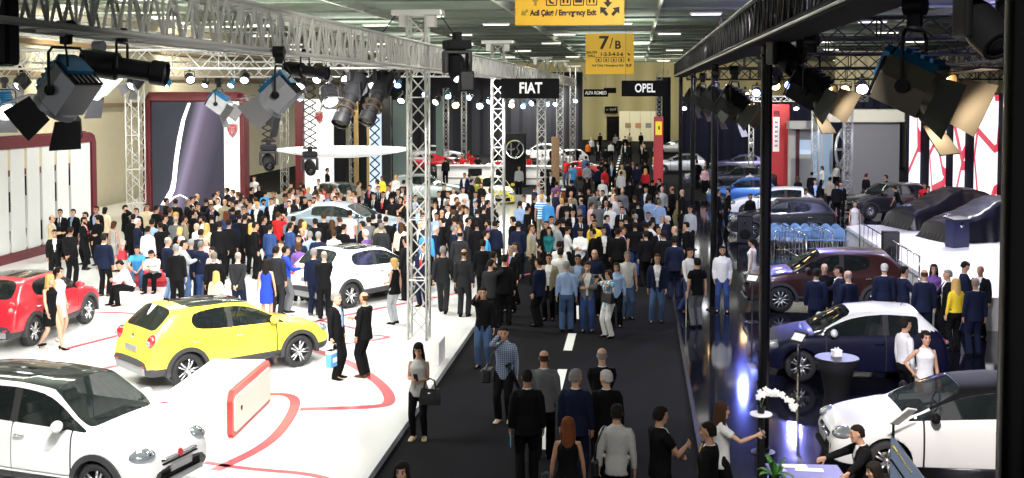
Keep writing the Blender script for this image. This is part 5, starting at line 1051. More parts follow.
def hair_mesh(J, style):
    hc, Rh = J['hc'], J['Rh']; H = lambda x, y, z: hc+Rh @ V((x, y, z)); mb = MB(); ux, uy = Rh @ V((1, 0, 0)), Rh @ V((0, 1, 0))
    R = [(.000, .081, .082, -.022), (.04, .083, .099, -.010), (.072, .080, .098, -.008), (.100, .066, .080, -.010), (.120, .040, .050, -.010), (.128, .012, .016, -.010)]
    if style in ('short', 'crop', 'grey'):
        o = -.003 if style == 'crop' else .004
        mb.loft([ell(H(0, y-(.012 if z < .05 else 0), z), rx+o, ry+o-(.0 if z > .03 else 0), 18, ux, uy) for z, rx, ry, y in [(-.055, .066, .05, -.052), (-.025, .076, .068, -.036)]+R])
        rec = remesh(mb, .011, [], 2, None); Ri = Rh.transposed()
        rec['post'] = lambda me: cut(me, lambda c: (lambda q: q.y > .030+(.0 if q.z > .05 else -.035) and q.z < .062+(.012 if abs(q.x) < .05 else -.01))(Ri @ (c-hc))); return rec
    if style == 'bald':
        mb.loft([ell(H(0, y, z), rx, ry, 18, ux, uy) for z, rx, ry, y in [(-.05, .066, .05, -.05), (-.03, .077, .072, -.030), (.01, .079, .082, -.022), (.045, .078, .085, -.018), (.055, .070, .078, -.018)]])
        rec = remesh(mb, .011, [], 2, None); Ri = Rh.transposed(); rec['post'] = lambda me: cut(me, lambda c: (lambda q: q.y > .005 or q.z > .048)(Ri @ (c-hc))); return rec
    if style in ('long', 'pony', 'bob'):
        end = {'long': -.36, 'pony': -.07, 'bob': -.14}[style]; sec = [(end, .05 if style == 'long' else .07, .03, -.085), (end*.6-.02, .088 if style != 'pony' else .074, .055, -.07), (-.06, .088 if style != 'pony' else .074, .070, -.045)]+[(z, rx+.010, ry+.010, y) for z, rx, ry, y in R]
        if style == 'pony': mb.tube([H(0, -.09, .05), H(0, -.135, .03), H(0, -.135, -.06), H(0, -.10, -.19)], [.022, .03, .03, .01], 10)
        mb.loft([ell(H(0, y, z), rx, ry, 18, ux, uy) for z, rx, ry, y in sec])
        if style == 'long':
            for s in (-1, 1): mb.tube([H(s*.070, .03, .07), H(s*.088, .025, -.02), H(s*.092, .02, -.12), H(s*.085, .03, -.24), H(s*.07, .04, -.32)], [.018, .022, .026, .028, .012], 10)
        rec = remesh(mb, .013, [], 3, None); Ri = Rh.transposed()
        rec['post'] = lambda me: cut(me, lambda c: (lambda q: q.y > .045 and abs(q.x) < .062 and -.14 < q.z < .072)(Ri @ (c-hc))); return rec
    if style == 'beard':
        mb.loft([ell(H(0, y, z), rx, ry, 16, ux, uy) for z, rx, ry, y in ((-.130, .03, .03, .050), (-.112, .052, .052, .036), (-.085, .064, .070, .020), (-.05, .071, .078, .010), (-.02, .073, .07, .0))])
        rec = remesh(mb, .010, [], 2, None); Ri = Rh.transposed(); rec['post'] = lambda me: cut(me, lambda c: (lambda q: q.y < .0 or (abs(q.x) < .03 and -.078 < q.z) or q.z > -.03 and abs(q.x) < .062)(Ri @ (c-hc))); return rec
_pc = {}
def proto(key):
    """meshes of one pose, build and outfit, shared by every person who has them"""
    if key in _pc: return _pc[key]
    pose, sex, girth, outfit, hair, beard, vox, turn = key; J = skeleton(pose, sex, turn); P = {}; f = sex == 'f'
    body, hd = make_body(J, sex, girth, vox, [None]*4); body['post'] = paint_face(hd['hc'], hd['Rh']); P['body'] = body; cv = max(.016, vox*1.2)
    T = J['T']; Rl = J['Rl'].transposed(); hz = V((0, T(0, 0, .93).y, J['hipz'])); back = lambda c: Rl @ (c-hz)+V((0, 0, .93))
    top, bot = outfit.split('/')
    if top in ('suit', 'blazer'):
        mb = sleeves(torso_cloth(J, sex, girth, .78 if not J['sit'] else .86, .017, .010), J, sex, .012); r = remesh(mb, cv, [None], 3)
        zb = 1.06 if top == 'suit' else .98; r['post'] = lambda me: cut(me, lambda c: (lambda q: q.y > .03 and q.z > zb and abs(q.x) < .013+(q.z-zb)*(.135 if top == 'suit' else .19) or (top == 'blazer' and q.y > .03 and abs(q.x) < .03) or (q.y > .05 and q.z < .90 and abs(q.x) < .02+.3*(.90-q.z)))(back(c)))
        P['jacket'] = r; P['shirt'] = remesh(torso_cloth(J, sex, girth, .92, .007, 0, 1.479, .060, .140 if f else .152), cv, [None], 2)
        if top == 'suit':
            n = 12; mb = MB(); gy = lambda z: .118+.02*girth+(.03*girth if z < 1.15 else 0)+.012-(.045*max(0, (z-1.32)/.15))
            mb.loft([[T(-w_, gy(z)-.004, z), T(w_, gy(z)-.004, z), T(w_, gy(z)+.006, z), T(-w_, gy(z)+.006, z)] for z, w_ in ((1.06, .004), (1.10, .032), (1.25, .026), (1.40, .018), (1.43, .016), (1.445, .022), (1.468, .024))]); P['tie'] = mb.mesh('tie', [None])
    elif top in ('shirt', 'tuck'): P['shirt'] = remesh(sleeves(torso_cloth(J, sex, girth, (.80 if top == 'shirt' else .93) if not J['sit'] else .90, .012, 0, 1.485, .064), J, sex, .004), cv, [None], 3)
    elif top == 'tee': P['t_shirt'] = remesh(sleeves(torso_cloth(J, sex, girth, .82 if not J['sit'] else .88, .014, .004, 1.48, .072), J, sex, .012, .4), cv, [None], 3)
    elif top == 'jumper': P['jumper'] = remesh(sleeves(torso_cloth(J, sex, girth, .84 if not J['sit'] else .88, .018, 0, 1.485, .072), J, sex, .010), cv, [None], 3)
    elif top == 'vest': P['blouse'] = remesh(torso_cloth(J, sex, girth, .80, .012, .02, 1.45, .085, .118), cv, [None], 3)
    if bot == 'dress':
        mb = torso_cloth(J, sex, girth, .90, .010, 0, 1.45, .082, .122); mb.loft([ell((0, y, z), rx, ry, 20) for z, rx, ry, y in ((.56, .175, .145, .0), (.70, .178, .138, -.005), (.85, .172, .130, -.008), (.98, .150, .115, -.002), (1.05, .132, .104, .003))]); P['dress'] = remesh(mb, cv, [None], 3)
    elif bot == 'skirt': P['skirt'] = remesh(MB().loft([ell((0, y, z), rx, ry, 20) for z, rx, ry, y in ((.54, .160, .135, .0), (.70, .172, .135, -.005), (.85, .170, .130, -.008), (.98, .150, .115, -.002), (1.03, .136, .106, .002))]), cv, [None], 3)
    else: P['trousers'] = remesh(legs_cloth(J, sex, girth, .006, bot in ('slim', 'jeans') and (f or bot == 'slim')), cv, [None], 3)
    sk = 'heels' if f and bot in ('dress', 'skirt') else 'plain'
    P['shoe'] = shoe(J, 'r', 1, sk, None); P['shoe.'] = shoe(J, 'l', -1, sk, None)
    if hair: P['hair'] = hair_mesh(J, hair)
    if beard: P['beard'] = hair_mesh(J, 'beard')
    P['J'] = J; _pc[key] = P; return P
SKIN = [mat('skin_tone_%d' % i, c, .55) for i, c in enumerate(((.46, .26, .165), (.40, .215, .13), (.52, .31, .21), (.33, .17, .10)))]
IRIS = mat('eye_dark', (.03, .02, .015), .2); BROW = {}; LIP = mat('lip_rose', (.42, .15, .12), .5)
HAIRC = dict(d=(.012, .009, .007), b=(.05, .024, .011), y=(.52, .33, .11), g=(.20, .195, .19), w=(.45, .44, .43), r=(.13, .04, .015), a=(.12, .115, .11))
COLN = dict(k=('black', (.0055, .0055, .0065)), c=('charcoal', (.020, .021, .024)), n=('navy', (.009, .013, .034)), b=('blue', (.028, .055, .16)), q=('bright blue', (.06, .28, .60)), g=('grey', (.12, .125, .135)), l=('light grey', (.30, .32, .34)), w=('white', (.64, .64, .64)), i=('light blue', (.25, .36, .56)), r=('red', (.52, .02, .025)), p=('pink', (.75, .48, .46)), t=('tan', (.44, .36, .22)), u=('brown', (.09, .05, .03)), o=('orange', (.80, .18, .02)), y=('yellow', (.80, .58, .04)), v=('violet', (.14, .07, .24)), e=('teal', (.012, .11, .12)), j=('denim blue', (.05, .09, .18)), s=('silver', (.42, .42, .41)), h=('khaki', (.25, .22, .15)), m=('cobalt blue', (.02, .05, .42)), z=('beige', (.62, .52, .36)))
def cloth(c):
    n, rgb = COLN[c]; return mat('cloth_'+n.replace(' ', '_'), rgb, .82, noise=.18, nscale=26, spec=.1)
def setmat(o, i, m):
    s = o.material_slots[i]; s.link = 'OBJECT'; s.material = m
PEOPLE = []
def person(px, py, deg, look, label, floor='p', h=1.75, turn=0, vox=.016, foot=False, group=None, shoes='k', tie=None, zoff=0, patt=None):
    """px, py: pixel of the top of the head (or of the feet); deg: facing, 0 = away from camera, 90 = to the left, 180 = to camera;
    look: 'sex hair haircolour girth outfit colours pose skin', e.g. 'm short d 0 suit/trousers kwk stand 0' (colours: top, shirt, bottom)"""
    sex, hair, hcol, gi, outfit, cols, pose, sk = look.split()
    beard = hair.endswith('+'); hair = hair.rstrip('+'); PEOPLE.append(dict(px=px, py=py, deg=deg, sex=sex, hair=None if hair == '-' else hair, hcol=hcol, gi=float(gi), outfit=outfit, cols=cols, pose=pose, sk=int(sk), label=label, floor=floor, h=h, turn=turn, vox=vox, foot=foot, group=group, shoes=shoes, tie=tie, beard=beard, zoff=zoff, patt=patt))
FLOORZ = dict(p=PZ, a=0.0, o=OZ, s=SZ)
def merge_crowd(Q):
    vs, lv, ls, mi, mats, nv, nl = [], [], [], [], [], 0, 0
    for q in Q:
        P = _pc[q['key']]; M_ = Matrix.Translation(q['pos']) @ Matrix.Rotation(math.radians(q['deg']), 4, 'Z') @ Matrix.Diagonal((q['sc'],)*3+(1,)); A = np.array(M_)
        for k, ms in person_parts(q):
            me = P[k]; n = len(me.vertices); co = np.empty(n*3, np.float32); me.vertices.foreach_get('co', co); co = co.reshape(-1, 3) @ A[:3, :3].T+A[:3, 3]
            a = np.empty(len(me.loops), np.int32); me.loops.foreach_get('vertex_index', a); b = np.empty(len(me.polygons), np.int32); me.polygons.foreach_get('loop_start', b); c = np.empty(len(me.polygons), np.int32); me.polygons.foreach_get('material_index', c)
            ix = []
            for m in ms:
                if m not in mats: mats.append(m)
                ix.append(mats.index(m))
            vs.append(co); lv.append(a+nv); ls.append(b+nl); mi.append(np.array(ix, np.int32)[np.minimum(c, len(ix)-1)]); nv += n; nl += len(a)
    me = D.meshes.new('crowd'); vs, lv, ls, mi = (np.concatenate(x) for x in (vs, lv, ls, mi)); me.vertices.add(nv); me.vertices.foreach_set('co', vs.ravel().astype(np.float32)); me.loops.add(nl); me.loops.foreach_set('vertex_index', lv); me.polygons.add(len(ls)); me.polygons.foreach_set('loop_start', ls); me.polygons.foreach_set('material_index', mi)
    for m in mats: me.materials.append(m)
    me.update(); me.validate(); me.shade_smooth(); o = link('crowd', me); tag(o, 'dense far crowd of visitors deep in the hall, mostly dark suited', 'crowd', None, 'stuff')
def person_parts(q):
    P = _pc[q['key']]; hm = mat('hair_'+q['hcol'], HAIRC[q['hcol']], .8, noise=.35, nscale=40, spec=.12); cs = q['cols']; out = [('body', [SKIN[q['sk']], IRIS, hm if q['hcol'] != 'w' else SKIN[q['sk']], LIP])]
    for k in ('jacket', 'shirt', 't_shirt', 'jumper', 'blouse', 'dress', 'skirt', 'trousers', 'tie', 'shoe', 'shoe.', 'hair', 'beard'):
        if k not in P or not isinstance(P[k], bpy.types.Mesh) or k == 'tie' and not q['tie']: continue
        m = hm if k in ('hair', 'beard') else cloth(q['tie']) if k == 'tie' else cloth(q['shoes']) if k in ('shoe', 'shoe.') else cloth(cs[0] if k in ('jacket', 't_shirt', 'jumper', 'blouse', 'dress') or (k == 'shirt' and 'jacket' not in P) else cs[1] if k == 'shirt' else cs[2])
        if q['patt'] and k in ('shirt', 't_shirt', 'jumper', 'dress') and 'jacket' not in P: m = q['patt']
        out.append((k, [m]))
    return out
INDIVIDUALS = 300
def settle():
    """build every outfit once, then set out the people; people standing too close are nudged apart"""
    for q in PEOPLE: q['far'] = at(q['px'], q['py'], FLOORZ[q['floor']]+1.75).y
    PEOPLE.sort(key=lambda q: q['far'])
    for i, q in enumerate(PEOPLE):
        q['mass'] = i >= INDIVIDUALS
        if q['mass']: q['vox'] = .024
        q['key'] = (q['pose'], q['sex'], q['gi'], q['outfit'], q['hair'], q['beard'], q['vox'], q['turn']); proto(q['key'])
    flush()
    for P in _pc.values():
        for k, r in list(P.items()):
            if isinstance(r, dict) and 'me' in r:
                P[k] = r['me']
                if not len(r['me'].materials): r['me'].materials.append(None)
    for q in PEOPLE:
        z = FLOORZ[q['floor']]+q['zoff']; sit = POSE[q['pose']].get('sit'); sc = q['h']/1.75; J = _pc[q['key']]['J']
        top = (J['hc'].z+.12)*sc
        a = at(q['px'], q['py'], z if q['foot'] else z+top); q['pos'] = V((a.x, a.y, z)); q['sc'] = sc
        if not q['foot']:                       # head is what the pixel shows; it may lean forward of the feet
            off = Euler((0, 0, math.radians(q['deg']))).to_matrix() @ (V((J['hc'].x, J['hc'].y, 0))*sc); q['pos'] -= V((off.x, off.y, 0))
    for it in range(60):
        for a in PEOPLE:                         # keep out of the cars' footprints
            for c, h, L, W in CARS if it % 6 == 5 else ():
                d = a['pos']-c; x = d.x*math.cos(h)+d.y*math.sin(h); y = -d.x*math.sin(h)+d.y*math.cos(h); ex, ey = L/2+.24-abs(x), W/2+.24-abs(y)
                if abs(d.z) < .5 and ex > 0 and ey > 0:
                    if ey < ex: s = math.copysign(ey, y); a['pos'] += V((-math.sin(h)*s, math.cos(h)*s, 0))
                    else: s = math.copysign(ex, x); a['pos'] += V((math.cos(h)*s, math.sin(h)*s, 0))
        for i, a in enumerate(PEOPLE):
            for b in PEOPLE[i+1:]:
                if a['floor'] != b['floor']: continue
                d = a['pos']-b['pos']; d.z = 0; L = d.length; need = .46 if a['vox'] > .013 or b['vox'] > .013 else .36
                if 1e-6 < L < need: u = d/L; u = V((u.x*.4, u.y, 0)); a['pos'] += u*(need-L)*.5; b['pos'] -= u*(need-L)*.5
    for q in PEOPLE:
        if q['mass']: continue
        P = _pc[q['key']]; o = link('person', P['body']); o.location = q['pos']; o.rotation_euler.z = math.radians(q['deg']); o.scale = (q['sc'],)*3; tag(o, q['label'], 'person', q['group']); q['obj'] = o
        for k, ms in person_parts(q):
            c = o if k == 'body' else link(k.rstrip('.'), P[k], o)
            for i, m in enumerate(ms): setmat(c, i, m)
    merge_crowd([q for q in PEOPLE if q['mass']])
# ================================================================ WHO STANDS WHERE
OUT = dict(S='suit/trousers', B='blazer/trousers', H='shirt/trousers', U='tuck/trousers', T='tee/trousers', J='jumper/trousers', V='vest/slim', D='x/dress', K='tuck/skirt')
GAR = dict(S='suit', B='jacket', H='shirt', U='shirt', T='short-sleeved top', J='jumper', V='sleeveless top', D='dress', K='blouse')
HN = dict(d='dark-haired', b='brown-haired', y='blonde', g='grey-haired', w='white-haired', r='red-haired', a='greying')
PP = dict(ear='phoning', photo='taking pictures', crossed='arms folded', phone='reading phone', talk='gesturing', talk2='gesturing', front='hands clasped', back='hands behind', chin='hand at chin', walk='walking', clap='clapping', hip='hand on hip', pocket='hands pocketed')
ORD = ['', 'first', 'second', 'third', 'fourth', 'fifth', 'sixth', 'seventh', 'eighth', 'ninth', 'tenth', 'eleventh', 'twelfth']
CROWD = []
def crowd(zone, floor, text, vox=.02):
    """entries: px py facing hair outfit pose [height]; hair is style+colour, outfit is kind+colours (top[lower])"""
    for ent in text.replace('\n', ';').split(';'):
        w_ = ent.split()
        if not w_: continue
        px, py, deg, hr, ot, pose = w_[:6]; style = dict(s='short', c='crop', b='bald', l='long', p='pony', o='bob')[hr[0]]; f = hr[0] in 'lpo'; beard = hr.endswith('+'); hc = hr[1]
        k = ot[0]; c1 = ot[1]; c2 = ot[2] if len(ot) > 2 else dict(S=c1, B='k', H='k', U='k', T='j', J='k', V='k', D='k', K='k')[k]; n = len(CROWD)
        look = f"{HN[hc] if style != 'bald' else 'balding'} {'woman' if f else 'man'} in {COLN[c1][0]} {GAR[k]}"
        d = int(deg) % 360; fc = PP.get(pose) or ('facing away' if d < 55 or d > 305 else 'facing left' if d < 135 else 'facing camera' if d < 225 else 'facing right')
        CROWD.append(dict(a=(float(px), float(py), int(deg)), look=look, fc=fc, zone=zone, spec=f"{'f' if f else 'm'} {style}{'+' if beard else ''} {hc} {(0, .35, .7)[n % 3] if not f else 0} {OUT[k]} {c1}{'wwi'[n % 3] if c1 != 'w' else 'w'}{c2} {pose} {(0, 1, 2, 0, 1, 3)[n % 6] if hc in 'dba' else 2}", h=float(w_[6]) if len(w_) > 6 else ((1.75, 1.78, 1.72, 1.80)[n % 4] if not f else (1.66, 1.70)[n % 2]), floor=floor, vox=vox, tie=(None, 'n', None, 'k', 'r')[n % 5] if k == 'S' else None))
def name_crowd():
    by = {}
    for q in CROWD: by.setdefault(q['look']+' '+q['zone'], []).append(q)
    for key, g in by.items():
        sub = {}
        for q in g: sub.setdefault(q['fc'], []).append(q)
        for fc, s in sub.items():
            s.sort(key=lambda q: q['a'][0])
            for i, q in enumerate(s):
                if len(g) == 1: lb = f"{q['look']} {q['zone']}"
                elif len(s) == 1: lb = f"{q['look']}, {fc}, {q['zone']}"
                else: lb = f"{q['look']}, {fc}, {q['zone']}, {ORD[i+1]} such from left"
                w_ = lb.split()
                person(*q['a'], q['spec'], lb, q['floor'], q['h'], 0, q['vox'], tie=q['tie'])
# ---- named people, nearest first
def P(px, py, deg, look, label, floor='a', h=1.75, **k): person(px, py, deg, look, label, floor, h, vox=k.pop('vox', .0115), **k)
def pattern(name, a, b, axis, sc, kind='WAVE'):
    m = mat(name, a, .8); nt, bs = nodes(m); tc = nt.nodes.new('ShaderNodeTexCoord'); x = nt.nodes.new('ShaderNodeMix'); x.data_type = 'RGBA'; x.inputs[6].default_value = (*a, 1); x.inputs[7].default_value = (*b, 1)
    def wv(ax, s):
        t = nt.nodes.new('ShaderNodeTexWave'); t.bands_direction = ax; t.inputs['Scale'].default_value = s; nt.links.new(tc.outputs['Object'], t.inputs['Vector']); g = nt.nodes.new('ShaderNodeMath'); g.operation = 'GREATER_THAN'; g.inputs[1].default_value = .55; nt.links.new(t.outputs['Fac'], g.inputs[0]); return g
    w1 = wv(axis, sc)
    if kind == 'CHECK': w2 = wv('X', sc); ad = nt.nodes.new('ShaderNodeMath'); ad.inputs[1].default_value = 0; ml = nt.nodes.new('ShaderNodeMath'); ml.operation = 'MULTIPLY'; ml.inputs[1].default_value = .5; nt.links.new(w1.outputs[0], ad.inputs[0]); nt.links.new(w2.outputs[0], ad.inputs[1]); nt.links.new(ad.outputs[0], ml.inputs[0]); nt.links.new(ml.outputs[0], x.inputs[0])
    else: nt.links.new(w1.outputs[0], x.inputs[0])
    nt.links.new(x.outputs[2], bs.inputs['Base Color']); return m
plaid = pattern('plaid_blue', (.025, .05, .13), (.30, .36, .46), 'Z', 9, 'CHECK'); stripe = pattern('stripe_blue', (.05, .30, .62), (.72, .80, .86), 'Z', 3.4); checkd = pattern('check_dress', (.015, .015, .015), (.55, .52, .50), 'Z', 8, 'CHECK'); bluew = pattern('scarf_blue_white', (.06, .38, .58), (.80, .82, .84), 'X', 3.0)
P(418.5, 343, 178, 'f long d 0 vest/slim skk phone 0', 'woman with silver top and long hair reading her phone at the aisle edge', h=1.68, shoes='z')
P(402, 462, 176, 'f long d 0 tuck/trousers kkk stand 2', 'long haired person in black whose head shows at the bottom edge', h=1.68)
P(504, 326.5, 172, 'm short d 0 shirt/jeans jwk ear 0', 'man in blue plaid shirt with hand to his ear in the aisle', patt=plaid, shoes='z')
P(544, 350.5, 2, 'm bald b .35 suit/trousers gwk stand 0', 'balding man in grey suit walking away, behind the man in black', h=1.78)
P(527, 369, 8, 'm crop d 0 suit/trousers kwk stand 3', 'man in black suit carrying a blue leaflet, seen from behind', h=1.80)
P(576, 369, -12, 'm short g .35 suit/trousers nwn stand 0', 'man with long grey hair in dark navy suit, seen from behind', h=1.80, turn=-.5)
P(602, 348, 6, 'm bald g .7 suit/trousers kwk front 2', 'big balding man in black suit behind the white haired man', h=1.82)
P(606, 370, 12, 'm short w .35 suit/trousers kwk stand 2', 'white haired man in black suit turning his head left', h=1.76, turn=.6)
P(568, 417, 2, 'f long r 0 vest/trousers kkk stand 1', 'red brown haired woman in black sleeveless top, seen from behind', h=1.66)
P(617, 404, -6, 'm short d 0 shirt/trousers swk stand 0', 'dark haired man in pale shirt with a shoulder strap, seen from behind', h=1.76)
P(661, 406, -62, 'm short d .35 tee/trousers kkk talk2 0', 'man in black polo shirt with white lanyard, hands raised', h=1.80, turn=.2)
P(708, 422, 72, 'm crop d 0 suit/trousers kwk stand 0', 'man in black suit with yellow tie at the black floor edge', h=1.76, tie='y', floor='o')
P(722, 402, -76, 'f long b 0 tee/slim wwk wave 2', 'woman in white t-shirt and black trousers holding a phone out', h=1.68, floor='o', turn=-.1)
P(483, 287, 176, 'm short d 0 blazer/jeans kkj ear 0', 'man in black jacket and jeans phoning beside the white floor edge', h=1.76, floor='a')
P(50, 274, -108, 'f long y 0 x/dress kkk walk 2', 'blonde woman in short black dress and heels by the red car', floor='p', h=1.74)
P(59, 267, -96, 'f pony d 0 x/dress www stand 2', 'woman in white dress walking beside the blonde woman', floor='p', h=1.76, shoes='w')
P(336.5, 292.5, -105, 'm short g .35 suit/trousers kwk stand 2', 'grey haired man in black suit holding a blue white shopping bag', floor='p', h=1.78, tie='i')
P(364, 292, 68, 'm bald b .7 suit/trousers kwk talk 0', 'balding man in black suit and brown shoes facing the grey haired man', floor='p', h=1.76, shoes='u')
P(394, 258, 60, 'f bob y 0 vest/slim ksl bag 2', 'blonde woman in black top and pale jeans beside the white crossover', floor='p', h=1.68)
P(443, 246, 4, 'm short g .35 suit/trousers cwc walk 0', 'grey haired man in charcoal suit walking away, left of two', floor='p', h=1.80)
P(464, 249, -4, 'm bald b .7 suit/trousers cwc stand 0', 'bald man in charcoal suit walking away, right of two', floor='p', h=1.78)
P(460, 230, 0, 'm bald d .7 suit/trousers cwc stand 0', 'tall balding man in charcoal suit behind the two walking away', floor='p', h=1.86)
P(119.5, 260, 125, 'm short d 0 shirt/trousers wwk sitphone 0', 'man in white shirt bending over his phone, leftmost on the red bench', floor='p')
P(137, 246, -160, 'm short d 0 tee/jeans qwj sit 0', 'man in bright blue t-shirt sitting on the red bench', floor='p')
P(151, 250, 178, 'm short d .35 shirt/trousers wwk sitphone 0', 'man in white shirt looking down, rightmost on the red bench', floor='p')
P(857, 425, 95, 'm crop d .35 suit/trousers kwk sitreach 0', 'man in black suit sitting and reaching over the papers on the table', floor='o')
P(874, 462, 100, 'f long d 0 blazer/trousers kwk sit 0', 'long dark haired woman sitting at the bottom right, beside the seated man', floor='o', h=1.66)
P(906, 318, -70, 'm short d 0 tuck/trousers wwk stand 0', 'dark haired man in white shirt behind the dark blue car', floor='o', h=1.78)
P(926, 331, -172, 'f pony d 0 x/dress www hip 0', 'hostess in white dress standing behind the white hatchback', floor='o', h=1.76)
P(752, 238, 75, 'f pony d 0 x/dress www stand 2', 'hostess in white dress in front of the brown car nose', floor='o', h=1.74, vox=.016)
P(858, 202, 178, 'f pony b 0 x/dress www walk 2', 'hostess in white dress in front of the white stage', floor='o', h=1.75, vox=.016)
V2 = dict(vox=.015)
P(690, 248, -140, 'm short d .35 shirt/jeans wwb walk 0', 'bearded man in white shirt and jeans stepping onto the black floor', 'a', 1.80, **V2)
P(697, 258, 20, 'm short d 0 tee/trousers kwg stand 0', 'man in black t-shirt and grey trousers seen from behind, with a stick', 'o', 1.76, **V2)
P(722.5, 246, 178, 'm short+ d .35 shirt/jeans wwb pocket 0', 'bearded man in white shirt and jeans standing right of the third pole', 'o', 1.80, **V2)
P(538.5, 258, 62, 'm short d 0 suit/trousers nwk stand 0', 'man in navy suit standing sideways at the aisle front, facing left', 'a', 1.76, **V2)
P(566.5, 261, 2, 'm short g .35 tuck/jeans iwj stand 0', 'man in light blue shirt and jeans seen from behind, mid aisle', 'a', 1.78, **V2)
P(587.5, 262, 178, 'm short d 0 blazer/jeans gwb chin 0', 'man in grey blazer and blue jeans holding his chin', 'a', 1.76, **V2)
P(594.5, 249.5, 176, 'm bald d .7 jumper/trousers nwk stand 2', 'balding man in navy jumper with glasses behind the grey blazer', 'a', 1.80, **V2)
P(608.5, 270, 130, 'f bob b 0 tee/trousers www photo 2', 'woman in blue and white top and white trousers taking a picture', 'a', 1.66, patt=bluew, **V2)
P(616.5, 262.5, 172, 'f bob d 0 shirt/trousers iwk stand 0', 'dark haired woman in light blue blouse beside the picture taking woman', 'a', 1.66, **V2)
P(627.5, 251.5, -165, 'm short a .7 tee/jeans swj stand 0', 'greying man in pale short sleeved shirt, right of the picture taking woman', 'a', 1.80, **V2)
P(657.5, 254, 178, 'm short b .35 blazer/jeans nwj stand2 0', 'man in navy jacket and jeans with a white badge', 'a', 1.80, **V2)
P(674.5, 236, 0, 'm short d .7 suit/trousers nwn stand 0', 'big man in navy suit seen from behind at the aisle right edge', 'a', 1.84, **V2)
P(636, 222, 4, 'm short d .35 tee/jeans kkb stand 0', 'man in dark t-shirt and blue jeans seen from behind, amid the aisle', 'a', 1.80, **V2)
P(541.5, 194.5, 0, 'm short y .35 tee/trousers iwh stand 1', 'fair haired man in blue striped shirt seen from behind, by second tower', 'p', 1.84, patt=stripe, **V2)
P(520, 201, -10, 'm short d .7 tuck/trousers iwn back 0', 'man in light blue shirt, hands at back, right of the second tower', 'p', 1.80, **V2)
P(549, 227, 178, 'f long d 0 tuck/trousers ekk front 0', 'woman in teal top with long dark hair facing the camera', 'a', 1.68, **V2)
P(533.5, 231, -110, 'f long r 0 shirt/slim zwk bag 2', 'red haired woman in pale top with a shoulder strap', 'a', 1.68, **V2)
P(350, 210, 0, 'm short d .35 tee/trousers pwn stand 1', 'man in pale pink shirt seen from behind before the silver sedan', 'p', 1.84, **V2)
P(278, 212, -20, 'm short b .35 tee/trousers rwk photo 1', 'man in red polo shirt holding up a camera', 'p', 1.80, **V2)
P(266, 259, 10, 'f long d 0 x/dress mkk stand 0', 'long dark haired woman in short cobalt blue dress', 'p', 1.66, **V2)
P(216, 271, 0, 'f long y 0 shirt/trousers zwk stand 2', 'blonde long haired woman just behind the yellow car', 'p', 1.45, **V2)
P(114, 221, -14, 'f bob b 0 x/dress kkk stand 1', 'woman in black and white checked dress by the white wall', 'p', 1.68, patt=checkd, **V2)
P(238, 252, 2, 'm bald g .7 suit/trousers cwn back 2', 'bald man in blue grey suit, hands clasped behind, by the yellow car', 'p', 1.76, **V2)
P(185.5, 240, -75, 'm short d .35 suit/trousers lwj clap 0', 'dark haired man in pale grey blue jacket clapping', 'p', 1.80, **V2)
P(199.5, 241, -8, 'm crop a .7 jumper/jeans nwb stand 1', 'man in navy jumper and jeans right of the clapping man', 'p', 1.76, **V2)
P(205, 237, 178, 'm bald w .7 shirt/trousers pwg stand 2', 'bald man in pink shirt facing the camera', 'p', 1.78, **V2)
P(168, 237, -40, 'm bald g .35 blazer/jeans nwi stand 2', 'bald man in blue jacket and pale jeans, left of the clapping man', 'p', 1.80, **V2)
P(281, 241, 178, 'm short b 0 suit/trousers cwk stand 2', 'young man in suit facing the camera, behind the men at the blue dress', 'p', 1.76, **V2)
P(276, 246, -6, 'm short d .7 suit/trousers cwc stand 0', 'man in charcoal suit seen from behind right of the blue dress', 'p', 1.84, **V2)
P(286, 246, -60, 'm short d 0 jumper/trousers mwg talk 0', 'man in cobalt jumper leaning towards the charcoal suited man', 'p', 1.78, **V2)
P(314, 248, -4, 'm short g .35 suit/trousers nwn stand 0', 'grey haired man in navy suit and brown shoes seen from behind', 'p', 1.78, shoes='u', **V2)
P(324, 251, 20, 'm bald g .35 suit/trousers kwk front 2', 'bald man in black suit touching the white crossover tail', 'p', 1.76, **V2)
P(305, 243, 20, 'f bob b 0 shirt/trousers vwk stand 1', 'brown haired woman in violet blouse behind the white crossover', 'p', 1.66, **V2)
P(104, 234, 2, 'm crop d .35 suit/trousers nwk stand 0', 'man in navy suit seen from behind, alone near the red bench', 'p', 1.80, shoes='u', **V2)
P(956, 278, 20, 'f long y 0 tuck/trousers ywk stand 2', 'blonde woman in yellow top beside the roof pole', 'o', 1.68, **V2)
P(816.5, 268.5, -20, 'm short d .35 suit/trousers nwn stand 0', 'man in dark suit seen from behind, leftmost at the brown car', 'o', 1.78, **V2)
P(824.5, 263.5, 170, 'm bald d .35 blazer/trousers kkk stand 2', 'bald man in black jacket facing the camera at the brown car', 'o', 1.78, **V2)
P(838.5, 265.5, 85, 'm short d 0 suit/trousers nwn talk 1', 'man in blue suit reaching out at the brown car', 'o', 1.80, **V2)
P(848, 270.5, 30, 'm bald g .7 suit/trousers nwn stand 2', 'bald man in blue suit seen from behind at the brown car', 'o', 1.78, **V2)
P(884.5, 263.5, -8, 'm short w .35 suit/trousers nwn stand 2', 'white haired man in navy suit before the brown car tail', 'o', 1.80, **V2)
P(904.5, 266, -75, 'm short d 0 suit/trousers nwn talk 0', 'dark haired man in navy suit turned right, beyond the dark blue car', 'o', 1.78, **V2)
P(924.5, 269, -4, 'm bald b .7 suit/trousers nwn stand 0', 'big man in dark navy suit seen from behind, beyond the dark blue car', 'o', 1.82, **V2)
